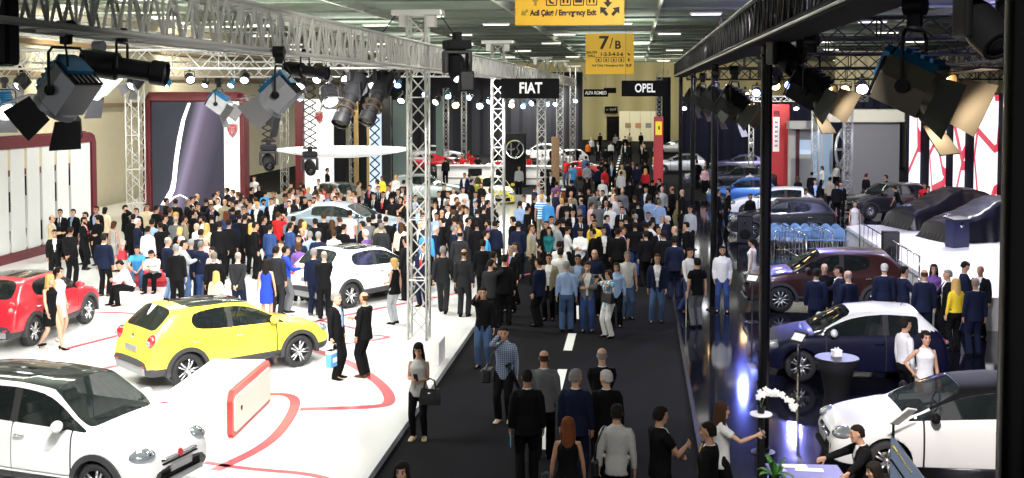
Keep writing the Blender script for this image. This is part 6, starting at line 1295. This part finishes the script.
P(934, 264, 172, 'f long d 0 shirt/trousers vwk front 0', 'long dark haired woman in violet grey blouse by the stage', 'o', 1.70, **V2)
P(947.5, 269.5, 90, 'm short g 0 suit/trousers kwk talk 0', 'grey haired man in black suit left of the yellow top', 'o', 1.76, **V2)
P(968, 262, -100, 'm short d 0 suit/trousers nwn phone 0', 'dark haired man in navy suit behind the yellow top', 'o', 1.80, **V2)
P(978, 265, 140, 'm bald g 0 suit/trousers kwk stand 3', 'bald man in black suit partly behind the roof pole', 'o', 1.76, **V2)
P(975.5, 277.5, 6, 'm bald g .7 suit/trousers nwn stand 1', 'bald man in dark suit seen from behind, right of the yellow top', 'o', 1.78, **V2)
P(1019, 277, 60, 'm short b 0 tuck/trousers wwk stand 0', 'man in white shirt at the right edge of the picture', 'o', 1.76, **V2)
# ---- the crowd
crowd('by the white wall', 'p', '''52 215 -80 bb Bt talk;60 209 -170 sd Sk stand;73 209 170 sd Sk stand;85 212 150 sd Sk front;84 217 -85 sd+ Sk talk;96 206 175 sd Bk stand 1.84;97 215 80 sd Sk talk;105 207 0 od Bz stand
125.5 205 -85 sd Sk ear;133 214 20 sd Sk stand;54.5 229.5 -155 sd Sk pocket;70.5 226.5 0 sd Sk back 1.82;141 218 -60 sw Sn stand 1.82;149 219 0 sd Hi stand;136 208 170 sb Sk stand''')
crowd('before the video screen', 'p', '''147 203.5 -170 sd Hz stand;157 205 -30 cd Sk stand 1.84;166.7 198 -60 sd Sk stand;170 208 -20 sb Sc stand;176.6 199 10 sd Sk stand;176 212 -40 sy Sc stand;166 215 -70 sd Sk talk;183.4 216 -60 sd Bh stand;187 199 -80 sa Sk stand;192 197 -75 sd Bk stand;197 193.6 -70 bb Sk stand
194 210 -50 sd Sk stand;201.7 203.5 170 sb Sk photo;206 198 20 sd Bk stand;207.5 204 -150 sb Sk photo;210.6 200 -100 bb Sn stand;202 216 100 sd+ Hw stand;206.4 223 0 ly Hz stand;214.8 193 -60 sd Sk stand;220 190 -120 sb Bk stand;225 188 90 sd Sk stand;232 189.4 100 sb Sn stand;238 192 80 sb Hp stand
218 198 160 cd Hw stand;224.7 199 -160 bb Hh stand;230 197 20 sd Bk stand;232.5 201 150 cd Sk stand;237 200 -20 sd Hl stand;226 211 0 lr Jb stand;211.6 214.5 20 sd Sk stand;219.5 221 10 sd Sk stand 1.86;233 207 0 sd Jn photo;238.5 210 -10 sd Sk photo''')
crowd('left of the clapping man', 'p', '''175.6 216 0 bg Sg stand;180 227 0 oy Bk stand;181 236.5 120 sw Hw stand;176 244 10 sg Sk stand;148 226 -10 sd Hw stand;160 222 60 sd Sk stand''')
crowd('right of the clapping man', 'p', '''196.5 223 150 bw Hw stand;201 229 0 sd Sc stand;192 239 10 sg Sn stand;212 247 150 sd Hp stand;214 252 10 sa Sk stand;229 219 0 sd Sk stand 1.84''')
crowd('right of the video screen', 'p', '''254 176 170 sb Uw stand;252 187 -60 sd Bk stand;259.3 185 175 ld Jk stand;265.6 190 -10 sd Hq stand;241.5 193 -40 sd Bn stand;273 191 160 sb Hw stand;278.6 190 20 sd Hh stand;287 187 -60 sd Jk stand;291 183 170 sd Jc stand;292 187.5 -60 sb Jp stand;297 188.5 150 sd Hl stand
301 181 0 sb Jc stand;303.5 184.5 20 sd Jr stand;302 190 170 ob Jk stand;308.5 187 -20 oy Jl stand;318.4 179 178 sd Sk front;316 189 30 ob Jp stand;320 188 60 sb Jw stand;324 187 80 sb Jr stand;289.6 192 -150 sd Bc stand''')
crowd('left of the silver sedan', 'p', '''251 202 178 sd Sn stand;256 201.5 170 sy Bk stand;263.5 199 -100 sd+ Hi phone;246 204.5 -40 sd Sk stand;240.5 197 -50 sd Bl stand;247 197 100 sd Sk stand;255 197 60 sb Hw stand;271.3 198 -170 sd Bk stand 1.84;275.5 197 -140 sb Sk stand;284.4 196 -160 sb Sk stand;289 200.5 -170 sd Sk stand;297.5 197 -120 bb Sk stand;305 197 -140 sd Jk stand;313.7 197 170 sd+ Hw stand;318 195 -160 sb Hp stand;243.5 206 -160 sb Bn talk;308.5 200 160 sd Sk stand''')
crowd('before the silver sedan', 'p', '''245 214 -5 sd Sk photo 1.84;239.5 214 0 sd Sn stand;258.8 222 -60 sd Sk stand;251 223 0 ly Bk stand;264 216 -60 sd Sk stand;267 224.5 -20 sd Sb stand;290.7 222.5 -40 sd Sb stand;293.5 216 0 sd Sk stand;301 219 20 lb Jk stand;306.5 222 10 oy Jw stand;313 218 30 sd Sk stand;324 213 0 sb Sk stand 1.84
302 228 -100 bb Sk stand;309.5 231 30 sg Hi stand;318.4 231.5 10 sg Sn stand;298.5 235 178 sd Sn stand;332 219.6 20 lb Jk stand;339 217 60 sb Sk stand;362 221 80 sd Sk stand;368.6 217 40 sd Bg stand;373 214 20 sd Sk stand;379.6 214 10 sd Sk stand;380 219 30 ob Jh stand;385.4 216.5 0 sd Sk stand;381.5 223 0 sa Sc stand 1.80
399 215 170 sd Sk stand;405.5 217 20 sd Sk stand;402 222 0 lb Bz stand;388 232 75 sw Bv stand;334 230 0 sb Hw stand;399 236 60 sd Sk stand;408 226 10 sd Sk stand;344 224 -30 sd Sk stand''')
crowd('behind the silver sedan', 'p', '''327.5 168 -80 sd Sk stand 1.82;382 176 150 ob Jy stand;396 175 170 ly Jw stand;404 180 -20 sd Sn stand;369.7 185 170 sd Sk stand;359 181.5 -60 sb Jh stand;366.5 180 100 ob Jw stand;363 189 -170 sd Sk stand;373.5 193 178 sd Sk stand 1.8;383 191.5 170 sd Sk stand;392 197 -170 sd+ Tk stand;398 189 160 sd Sk stand;402.5 187 175 sb Bk stand
409 186 -150 sb Bk stand;405 193.5 170 sd Sk stand;410 195 150 cb Hl stand;400 197 -160 sb Tk stand;406 201 178 sd Tk photo;336.7 191 20 bb Hp stand;341 193 170 bb Jp stand;335 196 140 sb Hw stand;344 197 0 sd Bk stand;349 190 -80 bg Hz stand;354 191 100 sb Hp stand;362 196 10 sa Sc stand;328 192 170 sd Bk stand;333.6 187 -60 sb Jp stand;388 185 170 sd Bk stand;378 186 -160 sb Sc stand''')
crowd('between the two towers', 'p', '''444 184 170 sd Hk stand;439 191 -160 sd Sk stand;448 191 150 sd Hw stand;453.5 188 170 cb Hw stand;463 187 -150 sd Uw stand;472 179 -60 sd Jk stand;481.5 182.5 170 ob Jk stand;490 187.5 20 ob Jw stand;475.5 191.5 160 sd Sk stand;483 195.6 170 sd Sk stand;456.6 197 -100 cb Bk stand;462.4 198 -60 bg Sk stand;450 197 -170 sd Bk stand
437 202 170 sb Bk stand;444.5 201 20 sa Sc stand;450 204.5 160 sd Bk stand;457 202 -60 sb Bc stand;476.5 201 178 sb Sk stand;493 204 0 lb Jk stand;442.5 210 -140 bb Bk stand;436 212.6 170 sd Hi stand;452.5 209.5 0 sb Bk stand;467 207 170 sd Bc stand;476.5 209 0 sd Sk stand;484 205 -20 sd Sk stand;461 206 -60 sb Bk stand;487 200 -60 sd Sk stand
442.5 218 85 sd Sk stand;453.5 216 20 sd Sk stand;454.5 225 -70 sg Sn stand;459 222 100 sb Hi stand;468.5 217.5 -80 sd Sc stand;477 221 10 sd Sk stand;489 220.5 85 sd+ Hv stand;494 220 -20 sd Jn stand;486.5 230.5 -75 sd Bq stand;483 239.5 0 sd Sk stand 1.82;436 225.5 -75 sw Sn stand;493.5 251 -40 sd Bk stand;491 259.5 -30 sd Bc ear;504.5 254.5 0 sd Sk stand 1.8''')
crowd('behind the nearest tower', 'p', '''418.5 206 170 sd Bk stand;424 213 -160 sb Bk stand;420 221 150 bg Sc stand;427 227 -20 sd Hq stand;423 243 160 sd Sn stand;429 199 170 sd Sk stand;415.5 195 -150 sd Bk stand''')
crowd('beside the second tower', 'p', '''512.5 216.5 70 sd Sk stand;518.5 221 0 sd Sn stand 1.84;510.5 246 150 sg Sk stand;515 242.5 140 sb Sk stand;525 195 -170 sd Bk stand;534 196 -60 sb Jk stand;538.5 181 170 bb Hl stand;535 185.5 -60 sd Sn stand;541.5 188 160 sd Hw stand;548.5 198 -20 sd Hq stand;551 171 170 sb Sk stand;556.5 181.5 0 sd Tv stand;556.5 189.5 -60 sr Sn stand 1.84;561.5 198 20 oy Jp stand;531.5 224.5 -100 sb Bh stand;528 206 -60 sd Bk stand''')
crowd('at the aisle back', 'a', '''573 164 0 sd Tq stand 1.8;571 180 10 sd Bk stand;587 163 0 sd Hl stand;587 177.5 170 ld Jk stand;598 166 20 sd Jn stand;601.5 162 -20 sd Bk stand;605 167.5 -40 sb Jr stand;602.6 178.5 170 sd Hw stand;581 188 20 sd Bk stand;588 189 170 sb Jk stand;594 189.5 0 cd Sg stand;597.5 190 -160 sb Bk stand;602.5 190 150 sd Sk stand;612 162.6 170 sb Bk stand;622 165 20 oy Jz stand;621 171 0 sb Hw stand
631 161 -170 sd Sk stand;637 163.5 0 sd Sn stand 1.82;645 160 10 sd Sk stand 1.82;645.5 168.5 -20 ly Jr stand;659 178.5 100 sd Sk stand;630 179 0 sd Bk stand;640 181.5 10 sd Bk stand;652.5 179.5 -20 sd Bk stand;646 187 150 cb Sn stand;657.5 190.5 -60 sd Bn stand''')
crowd('amid the aisle crowd', 'a', '''570 191 178 bb Hh stand;570.5 197 -170 bb Sk stand;566 198 0 sd Sk stand 1.82;581 197.5 60 bb Sb stand;564.5 192.5 20 lr Jk stand;592.5 202.5 -60 sb Jp stand;598.5 201 0 sa Bg stand;606 200.5 170 bb Sn stand;613.6 187.5 100 bb Hp stand;622.5 188 178 bd Hg stand 1.84;616 194.5 -160 cb Hw stand;619.5 200.5 170 sd Hl stand;634.5 195.5 20 sb Jk stand;638 201 0 sd Bk stand;650.5 196 -20 sd Bi stand;656.5 199 10 ob Jz stand;659.5 199.5 0 sa Hi stand
567 210 -160 sd Bk stand;573 209.5 -170 cd Sk stand;580.5 215 -160 sd Sn stand;579.5 209 150 sa Bk stand;592.6 214 100 sd Bk stand;594.5 220 170 sb Hy stand;607 215 -100 sd Sn stand;622 206.5 170 sd Sk stand;633.5 209.5 10 sd Bk stand;648 212 160 sb Sn stand;655.5 216.5 0 sd Sk stand;659.6 215.5 150 sg Sn stand;667 216 85 sw Sk stand;610.5 203 -20 sd Hw stand;626 215 0 sd Sk stand;645 222 20 sd Hk stand''')
crowd('at the aisle crowd front', 'a', '''546.6 221 150 sb Jk stand;551.5 216 -150 sd Bk stand;557.6 221 -60 sd Hl phone;563 218 20 sd Bk stand;568 226.5 -75 sd Hw phone;580.5 228 170 sd Hw phone;593.5 228.5 85 sd Sk talk;602.5 227 -165 sd Bk pocket;559.5 241 -20 sd Hw stand;560.5 248 0 sd Jw stand;549 254 172 sd Bh stand;578 254.5 178 sd Bg stand;621.5 220 150 sd Sk stand;622.5 227 -100 sb Sn stand;635.5 214 0 sg Sk stand;651 220.5 -60 sd Hw talk;658.6 226.5 -150 cd Sk stand;664 230.5 10 sd Sk stand;674.5 226 85 bg Sn stand;618 228 0 sd Bk stand 1.8;645.5 231 30 sd Bk stand''')
crowd('beside the roof poles', 'o', '''662 186.5 170 bg Hl stand;672 186.5 60 bb Sk stand 1.84;682 189.5 90 bg Sk stand;728 188.5 100 sd Sk stand;718.5 189 -80 sd Sk stand;750 170 0 sd Uw stand;697.5 160 20 sd Bk stand;705 166 170 ob Jp stand;690 206 150 sd Hl stand;686 222 80 sd Bk stand;752 196 170 ob Jk stand''')
crowd('in the far aisle', 'a', '''600 133 20 sd Sk stand;615.5 134 170 sd Hw stand;619 137.5 0 sd Bk stand;629.6 133 170 sb Hz stand;641 132.5 0 sd Bk stand;625 136 10 sd Sk stand;611 141.5 0 sb Uw stand;625.2 142.5 178 sd Bk stand;629.5 143.5 -20 sd Bk stand;588 141.5 20 ob Ho stand;591.5 137.5 170 sy Jl stand;597.7 141.5 -160 sd Bk stand;605.6 147 0 sd Bk stand;643 141 170 ob Jz stand;641.5 144 -160 sd Bk stand;645.5 147.5 20 sd Bk stand;656 152.5 0 sd Ty stand;586 156 0 sd Hj stand;602 158.5 -60 sd Jk stand;605.5 159 10 sd Bk stand;612 161 170 sb Bk stand;629.6 161 -20 sd Jk stand''')
crowd('around the far red cars', 'a', '''468.5 149 -60 sd Tr stand;477.7 155 0 sd Tk stand;481 153 20 sb Tr stand;462 154 170 sd Tr stand;495 148 -20 sd Bk stand;537.5 154 160 ob Tw stand;552.5 147 0 sd Jk stand;522 157 170 sb Jk stand;529 155 0 ob Tr stand;447 157 20 sd Jk stand;564.5 150 -60 ob Jw stand;566 158 170 sd Tr stand;574 146 0 sb Jk stand''')
crowd('by the long white counter', 'a', '''464.5 173 170 sd Bn stand;469.5 173.5 -20 sb Bi stand;545 172 0 sd Bk stand;519 166 178 sb Jl stand''')
crowd('beyond the blue chairs', 'o', '''885.7 175 90 sd Sk stand;894.5 186 70 sd Tk lean;866.6 173.5 -60 sb Sk stand;848.5 181.5 178 sd Sk stand;837 182 0 sd Sk stand;830 177 -20 sd Hh stand;838 164 160 od Uw stand;830.5 155 178 sd Sk stand;822 166 100 ob Uw stand;815.5 179.5 170 sb Bk stand;806 189 -170 ob Uw stand;798 176.5 0 ob Jk stand;814.5 153 20 sd Sk stand;803.7 145 -60 sd Sk stand;782 144.5 170 sd Bk stand;798.7 151.5 0 sd Sk stand;891.5 160.5 20 sb Bk stand;812 172 -20 sd Sk stand''')
crowd('behind the covered cars', 'o', '''924.6 183 170 sb Tr stand;928.5 186 -150 sd Bk stand''')
crowd('at the white draped stand', 'p', '''364 159 175 oy Vz stand 1.74''')
name_crowd(); settle()
BYL = {q['label']: q for q in PEOPLE}
def who(txt): return next(q for q in PEOPLE if txt in q['label'])
def joint(q, k, off=(0, 0, 0)):               # a joint of a person in the world
    J = _pc[q['key']]['J']; R = Euler((0, 0, math.radians(q['deg']))).to_matrix(); return q['pos']+R @ ((J[k] if isinstance(k, str) else V(k))+V(off))*q['sc'], R
def held(name, label, cat, q, k, off, rz=0):
    p, R = joint(q, k, off); t = thing(name, label, cat, p, math.radians(q['deg'])+rz); return t
def handbag(label, q, k, off, m, w_=.30, h=.24, strap=.18):
    t = held('handbag', label, 'handbag', q, k, off); MB().loft([[V((-w_/2*a, -.06*b, z)), V((w_/2*a, -.06*b, z)), V((w_/2*a, .06*b, z)), V((-w_/2*a, .06*b, z))] for z, a, b in ((-h, .98, 1), (-h*.6, 1, 1.1), (-.03, .86, .7), (0, .84, .4))]).build('bag_body', m, t)
    for y in (-.03, .03): MB().tube([(-w_*.28, y, -.01), (-w_*.22, y, strap*.8), (0, y, strap), (w_*.22, y, strap*.8), (w_*.28, y, -.01)], .008, 6).build('bag_handle', m, t, 'all')
    MB().box((0, .06, -.06), (.05, .02, .03), bev=.005).build('bag_clasp', CHROME, t); return t
m_leather = mat('black_leather', (.012, .012, .013), .35, bump=.2, nscale=60)
def smartphone(label, q, k, off, tilt=.6):
    t = held('smartphone', label, 'phone', q, k, off); t.rotation_euler.x = tilt; MB().box((0, 0, 0), (.075, .012, .15), bev=.005).build('case', BLK, t); MB().box((0, -.008, 0), (.066, .003, .135)).build('display', mat('phone_display', (.3, .35, .4), .1, emit=.4), t)
w1 = who('silver top'); smartphone('smartphone held by the woman with the silver top', w1, 'wrir', (-.09, .12, .05), -.5); handbag('black glossy handbag on the arm of the woman with the silver top', w1, 'elbl', (-.05, .06, -.16), m_leather, .36, .27)
q = who('plaid shirt'); t = held('camera_bag', 'black camera bag hanging at the side of the man in plaid shirt', 'bag', q, 'hipr', (.22, .02, -.05)); MB().box((0, 0, 0), (.18, .30, .26), bev=.04).build('bag_body', m_leather, t); MB().box((.1, 0, .02), (.05, .2, .14), bev=.02).build('front_pocket', m_leather, t); MB().tube([(0, -.12, .1), (-.08, -.12, .35), (-.2, -.1, .58), (-.3, 0, .64), (-.2, .12, .55), (-.08, .14, .33), (0, .12, .1)], .012, 6).build('bag_strap', m_leather, t, 'all')
t = held('tripod', 'folded black tripod held by the man in plaid shirt', 'tripod', q, 'wril', (.02, .06, -.03), .3); t.rotation_euler.y = .45
for i in range(3): a = 2*PI*i/3; MB().tube([(.02*math.cos(a), .02*math.sin(a), .1), (.035*math.cos(a), .035*math.sin(a), -.62)], .016, 8).build('leg', BLK, t)
MB().cyl((0, 0, .08), (0, 0, .24), .02, 10).box((0, 0, .27), (.12, .07, .06), bev=.015).tube([(0, .02, .27), (.0, .28, .20)], .011, 6).build('tripod_head', BLK, t)
q = who('blue leaflet'); t = held('leaflet', 'blue leaflet in the hand of the man in black suit', 'leaflet', q, 'wril', (.0, .0, -.16)); MB().box((0, 0, 0), (.012, .15, .22), bev=.003).build('folded_sheet', mat('leaflet_blue', (.08, .38, .60), .4), t); MB().box((-.008, 0, .05), (.004, .11, .05)).build('printed_panel', WHITE, t)
q = who('red brown haired'); handbag('black handbag hanging at the red brown haired woman', q, 'wril', (-.06, .0, -.10), m_leather, .30, .24)
q = who('pale shirt with a shoulder'); t = held('shoulder_bag', 'black shoulder bag of the man in pale shirt', 'bag', q, 'hipl', (-.20, .0, -.02)); MB().box((0, 0, 0), (.10, .30, .24), bev=.04).build('bag_body', m_leather, t); MB().tube([(0, -.1, .1), (.03, -.13, .35), (.10, -.10, .54), (.12, -.01, .57), (.08, .11, .46), (.03, .14, .3), (0, .1, .1)], .014, 6).build('bag_strap', m_leather, t, 'all')
q = who('black polo'); t = held('lanyard', 'white lanyard with badge on the man in black polo shirt', 'badge', q, (0, .165, 1.12), (0, 0, 0)); MB().box((0, 0, 0), (.075, .006, .11), bev=.003).build('badge_card', WHITE, t); MB().tube([(0, 0, .05), (-.05, -.035, .24), (-.075, -.12, .36), (-.05, -.20, .385)], .006, 6).tube([(0, 0, .05), (.05, -.035, .24), (.075, -.12, .36), (.05, -.20, .385)], .006, 6).build('ribbon', WHITE, t, 'all')
q = who('white badge'); t = held('lanyard', 'white badge on a ribbon on the man in navy jacket', 'badge', q, (0, .175, 1.14), (0, 0, 0)); MB().box((0, 0, 0), (.10, .006, .085), bev=.003).build('badge_card', WHITE, t); MB().tube([(0, 0, .04), (-.05, -.035, .22), (-.075, -.12, .34)], .007, 6).tube([(0, 0, .04), (.05, -.035, .22), (.075, -.12, .34)], .007, 6).build('ribbon', WHITE, t, 'all')
q = who('holding a phone out'); smartphone('smartphone held out by the woman in white t-shirt', q, 'wrir', (-.02, .10, .03))
q = who('shopping bag'); t = held('shopping_bag', 'blue and white paper shopping bag held by the grey haired man', 'bag', q, 'wrir', (0, .03, -.22)); a = MB(); a.cur = 0; a.prism([(-.17, 0, -.34), (.17, 0, -.34), (.17, 0, 0), (-.17, 0, 0)], (0, -.06, 0), (0, .06, 0)); a.build('bag_body', mat('bag_blue', (.10, .34, .68), .4), t)
MB().box((0, 0, -.035), (.345, .124, .07)).box((.02, -.064, -.20), (.16, .006, .10), bev=.002).box((.02, .064, -.20), (.16, .006, .10), bev=.002).build('white_band', WHITE, t)
for y in (-.04, .04): MB().tube([(-.08, y, 0), (-.06, y, .12), (.06, y, .12), (.08, y, 0)], .006, 6).build('bag_handle', WHITE, t, 'all')
q = who('checked dress'); handbag('red handbag beside the checked dress', q, 'wrir', (.04, .02, -.12), mat('red_leather', (.5, .02, .04), .4), .34, .30)
q = who('pale jeans beside'); t = held('magazine', 'white magazine held by the blonde woman beside the white crossover', 'magazine', q, 'wrir', (-.02, .05, -.12)); MB().box((0, 0, 0), (.016, .18, .25), bev=.004).build('pages', WHITE, t); MB().box((-.010, 0, .04), (.004, .14, .10)).build('cover_picture', mat('cover_grey', (.4, .45, .5), .4), t)
q = who('red polo'); t = held('camera', 'black camera held up by the man in red polo shirt', 'camera', q, 'wrir', (-.06, .12, .04)); MB().box((0, 0, 0), (.14, .06, .095), bev=.015).box((0, 0, .055), (.05, .05, .03), bev=.01).build('camera_body', BLK, t); MB().lathe([(.035, 0), (.038, .07), (.033, .07), (.03, .05)], 18, (0, .03, 0), rotm((0, 1, 0))).build('camera_lens', BLK, t, True)
q = who('taking a picture'); t = held('camera', 'small black camera held by the woman in blue and white', 'camera', q, 'wrir', (-.06, .12, .04)); MB().box((0, 0, 0), (.12, .045, .08), bev=.012).build('camera_body', BLK, t); MB().lathe([(.028, 0), (.03, .04), (.026, .04), (.02, .02)], 16, (0, .022, 0), rotm((0, 1, 0))).build('camera_lens', BLK, t, True)
handbag('large black handbag of the woman in blue and white', q, 'elbl', (-.04, -.02, -.10), m_leather, .36, .28)
q = who('with a stick'); t = held('walking_stick', 'pale stick held by the man in black t-shirt', 'stick', q, 'wril', (-.02, .04, 0)); z = t.location.z-OZ; MB().tube([(0, 0, -z+.005), (0, 0, .05)], .014, 8).build('shaft', mat('pale_wood', (.6, .5, .38), .5), t); MB().tube([(0, 0, .04), (0, .03, .09), (0, .10, .09)], .016, 8).build('grip', BLK, t)
# stools under the two people sitting at the table
for nm, lb in (('reaching over the papers', 'round black stool under the man reaching over the table'), ('bottom right', 'round black stool under the seated long haired woman')):
    q = who(nm); t = thing('stool', lb, 'stool', q['pos']+Euler((0, 0, math.radians(q['deg']))).to_matrix() @ V((0, -.06, 0))); MB().lathe([(.01, .36), (.17, .36), (.19, .385), (.18, .41), (.01, .415)], 24).build('seat', m_leather, t, True); MB().lathe([(.19, 0), (.19, .015), (.03, .03), (.025, .36)], 24).build('pedestal', CHROME, t, True)
# ================================================================ LIGHT
S.view_settings.view_transform = 'Standard'; S.view_settings.look = 'None'; S.view_settings.gamma = 1; S.view_settings.exposure = 0.0; S.view_settings.use_curve_mapping = False
W = D.worlds.new('world'); S.world = W; W.use_nodes = True; W.node_tree.nodes['Background'].inputs[0].default_value = (.8, .82, .85, 1); W.node_tree.nodes['Background'].inputs[1].default_value = .35
def area(name, loc, size, power, rgb=(1, 1, 1), aim=(0, 0, -1), spread=PI):
    l = D.lights.new(name, 'AREA'); l.shape = 'RECTANGLE'; l.size, l.size_y = size; l.energy = power; l.color = rgb; l.spread = spread
    o = D.objects.new(name, l); COL.objects.link(o); o.location = loc; o.rotation_euler = V(aim).to_track_quat('-Z', 'Y').to_euler(); return o
def spot(name, loc, target, power, rgb=(1, 1, 1), ang=50, blend=.5, r=.15):
    l = D.lights.new(name, 'SPOT'); l.energy = power; l.color = rgb; l.spot_size = R_(ang); l.spot_blend = blend; l.shadow_soft_size = r
    o = D.objects.new(name, l); COL.objects.link(o); o.location = loc; o.rotation_euler = (V(target)-V(loc)).to_track_quat('-Z', 'Y').to_euler(); return o
# truss lamps of the white stand
for x, y, p in ((-14, 20, 800), (-8.5, 19, 800), (-20, 30, 800), (-13, 31, 850), (-8, 30, 800), (-18, 42, 800), (-11, 42, 850), (-7.5, 50, 700), (-16, 55, 750)):
    area('stand_lamp_light', (x, y, 7.4), (1.6, 1.6), p*.6, (1, .985, .95), (0, 0, -1), R_(150))
# lamps on the aisle truss, aimed at the cars
for y, tx, ty, p in ((10.4, -10, 17, 4200), (11.6, -13, 22, 4000), (15, -14, 26, 4200), (17.5, -9, 22, 2800), (19, -11, 32, 4200), (25, -15, 36, 4200), (27, -10, 40, 4200), (32, -13, 46, 4500), (36, -10, 50, 4200)):
    spot('truss_lamp_light', (-5.1, y, 6.45), (tx, ty, .5), p*.62, (1, .98, .95), 75, .6, .18)
# hall lamps; the upward areas are added fill that brightens the ceiling
for y in (30, 48, 66, 84, 102, 120, 138):
    for x in (-16, -2, 12):
        area('hall_lamp_light', (x, y, 9.4), (6, .6), 330 if x < 8 else 60, (1, .95, .82)); area('ceiling_fill_uplight', (x, y, 8.6), (6, 3), 420 if x < 8 else 60, (.94, 1, .88), (0, 0, 1))
for x, y in ((-9, 72), (-9, 92), (-14, 102), (-9, 108)): area('far_stand_light', (x, y, 6.8), (5, 2), 1300, (1, .97, .92))
spot('wall_light', (-3, 125, 9), (-2, 148, 4), 4000, (1, .92, .7), 110); spot('wall_light', (4, 125, 9), (5, 148, 4), 4000, (1, .92, .7), 110)
# bluish stage lamps of the black stand
BL = (.72, .74, 1)
for x, y, tx, ty, p, c, a in ((2.2, 11.2, 5.5, 17.5, 2600, (1, .93, .88), 70), (2.1, 10.6, 5.4, 18.0, 3600, (1, .92, .9), 50), (2.1, 13, 4.6, 23, 1800, BL, 40), (2.2, 17.6, 5, 23, 1500, BL, 70), (2.2, 26, 6, 31, 2200, BL, 75), (6, 34, 5, 24, 1500, BL, 70), (9, 34, 8.5, 29, 2000, BL, 80), (8, 34, 11, 37, 3600, (.95, .92, 1), 95), (12, 43, 11, 38, 3600, (.95, .92, 1), 95), (6, 43, 6, 47, 2200, BL, 90), (10, 51, 11, 55, 2200, BL, 95), (4, 51, 5, 58, 2200, BL, 95), (6, 56, 8, 64, 2600, BL, 100), (2.2, 31, .5, 38, 1500, BL, 80), (2.2, 38, -.5, 47, 1600, BL, 80)):
    spot('stage_lamp_light', (x+.45 if x < 3 else x, y, 6.55), (tx, ty, .5), p*.75, c, a, .6, .12)
for x, y in ((8, 36), (16, 36), (9, 50), (17, 50), (24, 42)): area('blue_uplight', (x, y, 8.0), (2, 2), 1100, (.40, .33, 1), (0, 0, 1))
spot('blue_spot', (4.4, 47.5, 6.3), (3.2, 24, 0), 900, (.16, .2, 1), 30, .5, .10); spot('blue_spot', (6, 44, 6.8), (3, 30, 0), 1800, (.25, .25, 1), 40)

for y in (24, 36, 50, 64): spot('wall_fill_light', (-23.5, y, 9.5), (-28, y+10, 5), 3600, (1, .94, .8), 120)  # added fill spots without fixtures, brighten the left hall wall
spot('truss_fill_light', (1, 9, 9.4), (-4.7, 20, 6.8), 3000, (1, .95, .85), 40); spot('far_lamp_light', (8, 74, 7.5), (8, 86, 0), 5000, (1, .97, .92), 110, .6, .15); spot('far_lamp_light', (14, 80, 7.5), (14, 92, 0), 5000, (1, .97, .92), 110, .6, .15)  # the truss spot is added fill to lift the aisle truss
for y, z in ((14, 9.4), (26, 9.4), (38, 9.4)): spot('hall_spot', (1.5, y-8, z), (-2, y+6, 0), 2400, (1, .96, .9), 90)
def lamp_bulb(lab, k):                        # the burning bulb behind the lens of a lamp
    o = next(x for x in D.objects if x.get('label', '').startswith(lab)); l = next(c for c in kids()[o.name] if c.name.startswith('lens')); n = l.data.vertices; c = sum((v.co for v in n), V())/len(n); c = o.matrix_basis @ c
    f = next(c_ for c_ in kids()[o.name] if c_.name.startswith('front_ring')); fc = o.matrix_basis @ (sum((v.co for v in f.data.vertices), V())/len(f.data.vertices)); d = (c-fc); d = Euler((0, 0, o.rotation_euler.z)).to_matrix() @ V((0, -.8, -.56)); spot('bulb_light', c+d*.08, c+d*3, k, (1, .72, .38), 165, .2, .05)
lamp_bulb('largest black stage lamp', 260); lamp_bulb('black stage lamp with warm rim right', 260)

spot('booth_fill_light', (12, 60, 8.5), (13.5, 71, 3), 3500, (1, .97, .9), 70, .6, .15)  # added spot, no lamp hangs here; brightens the booth roof and wall
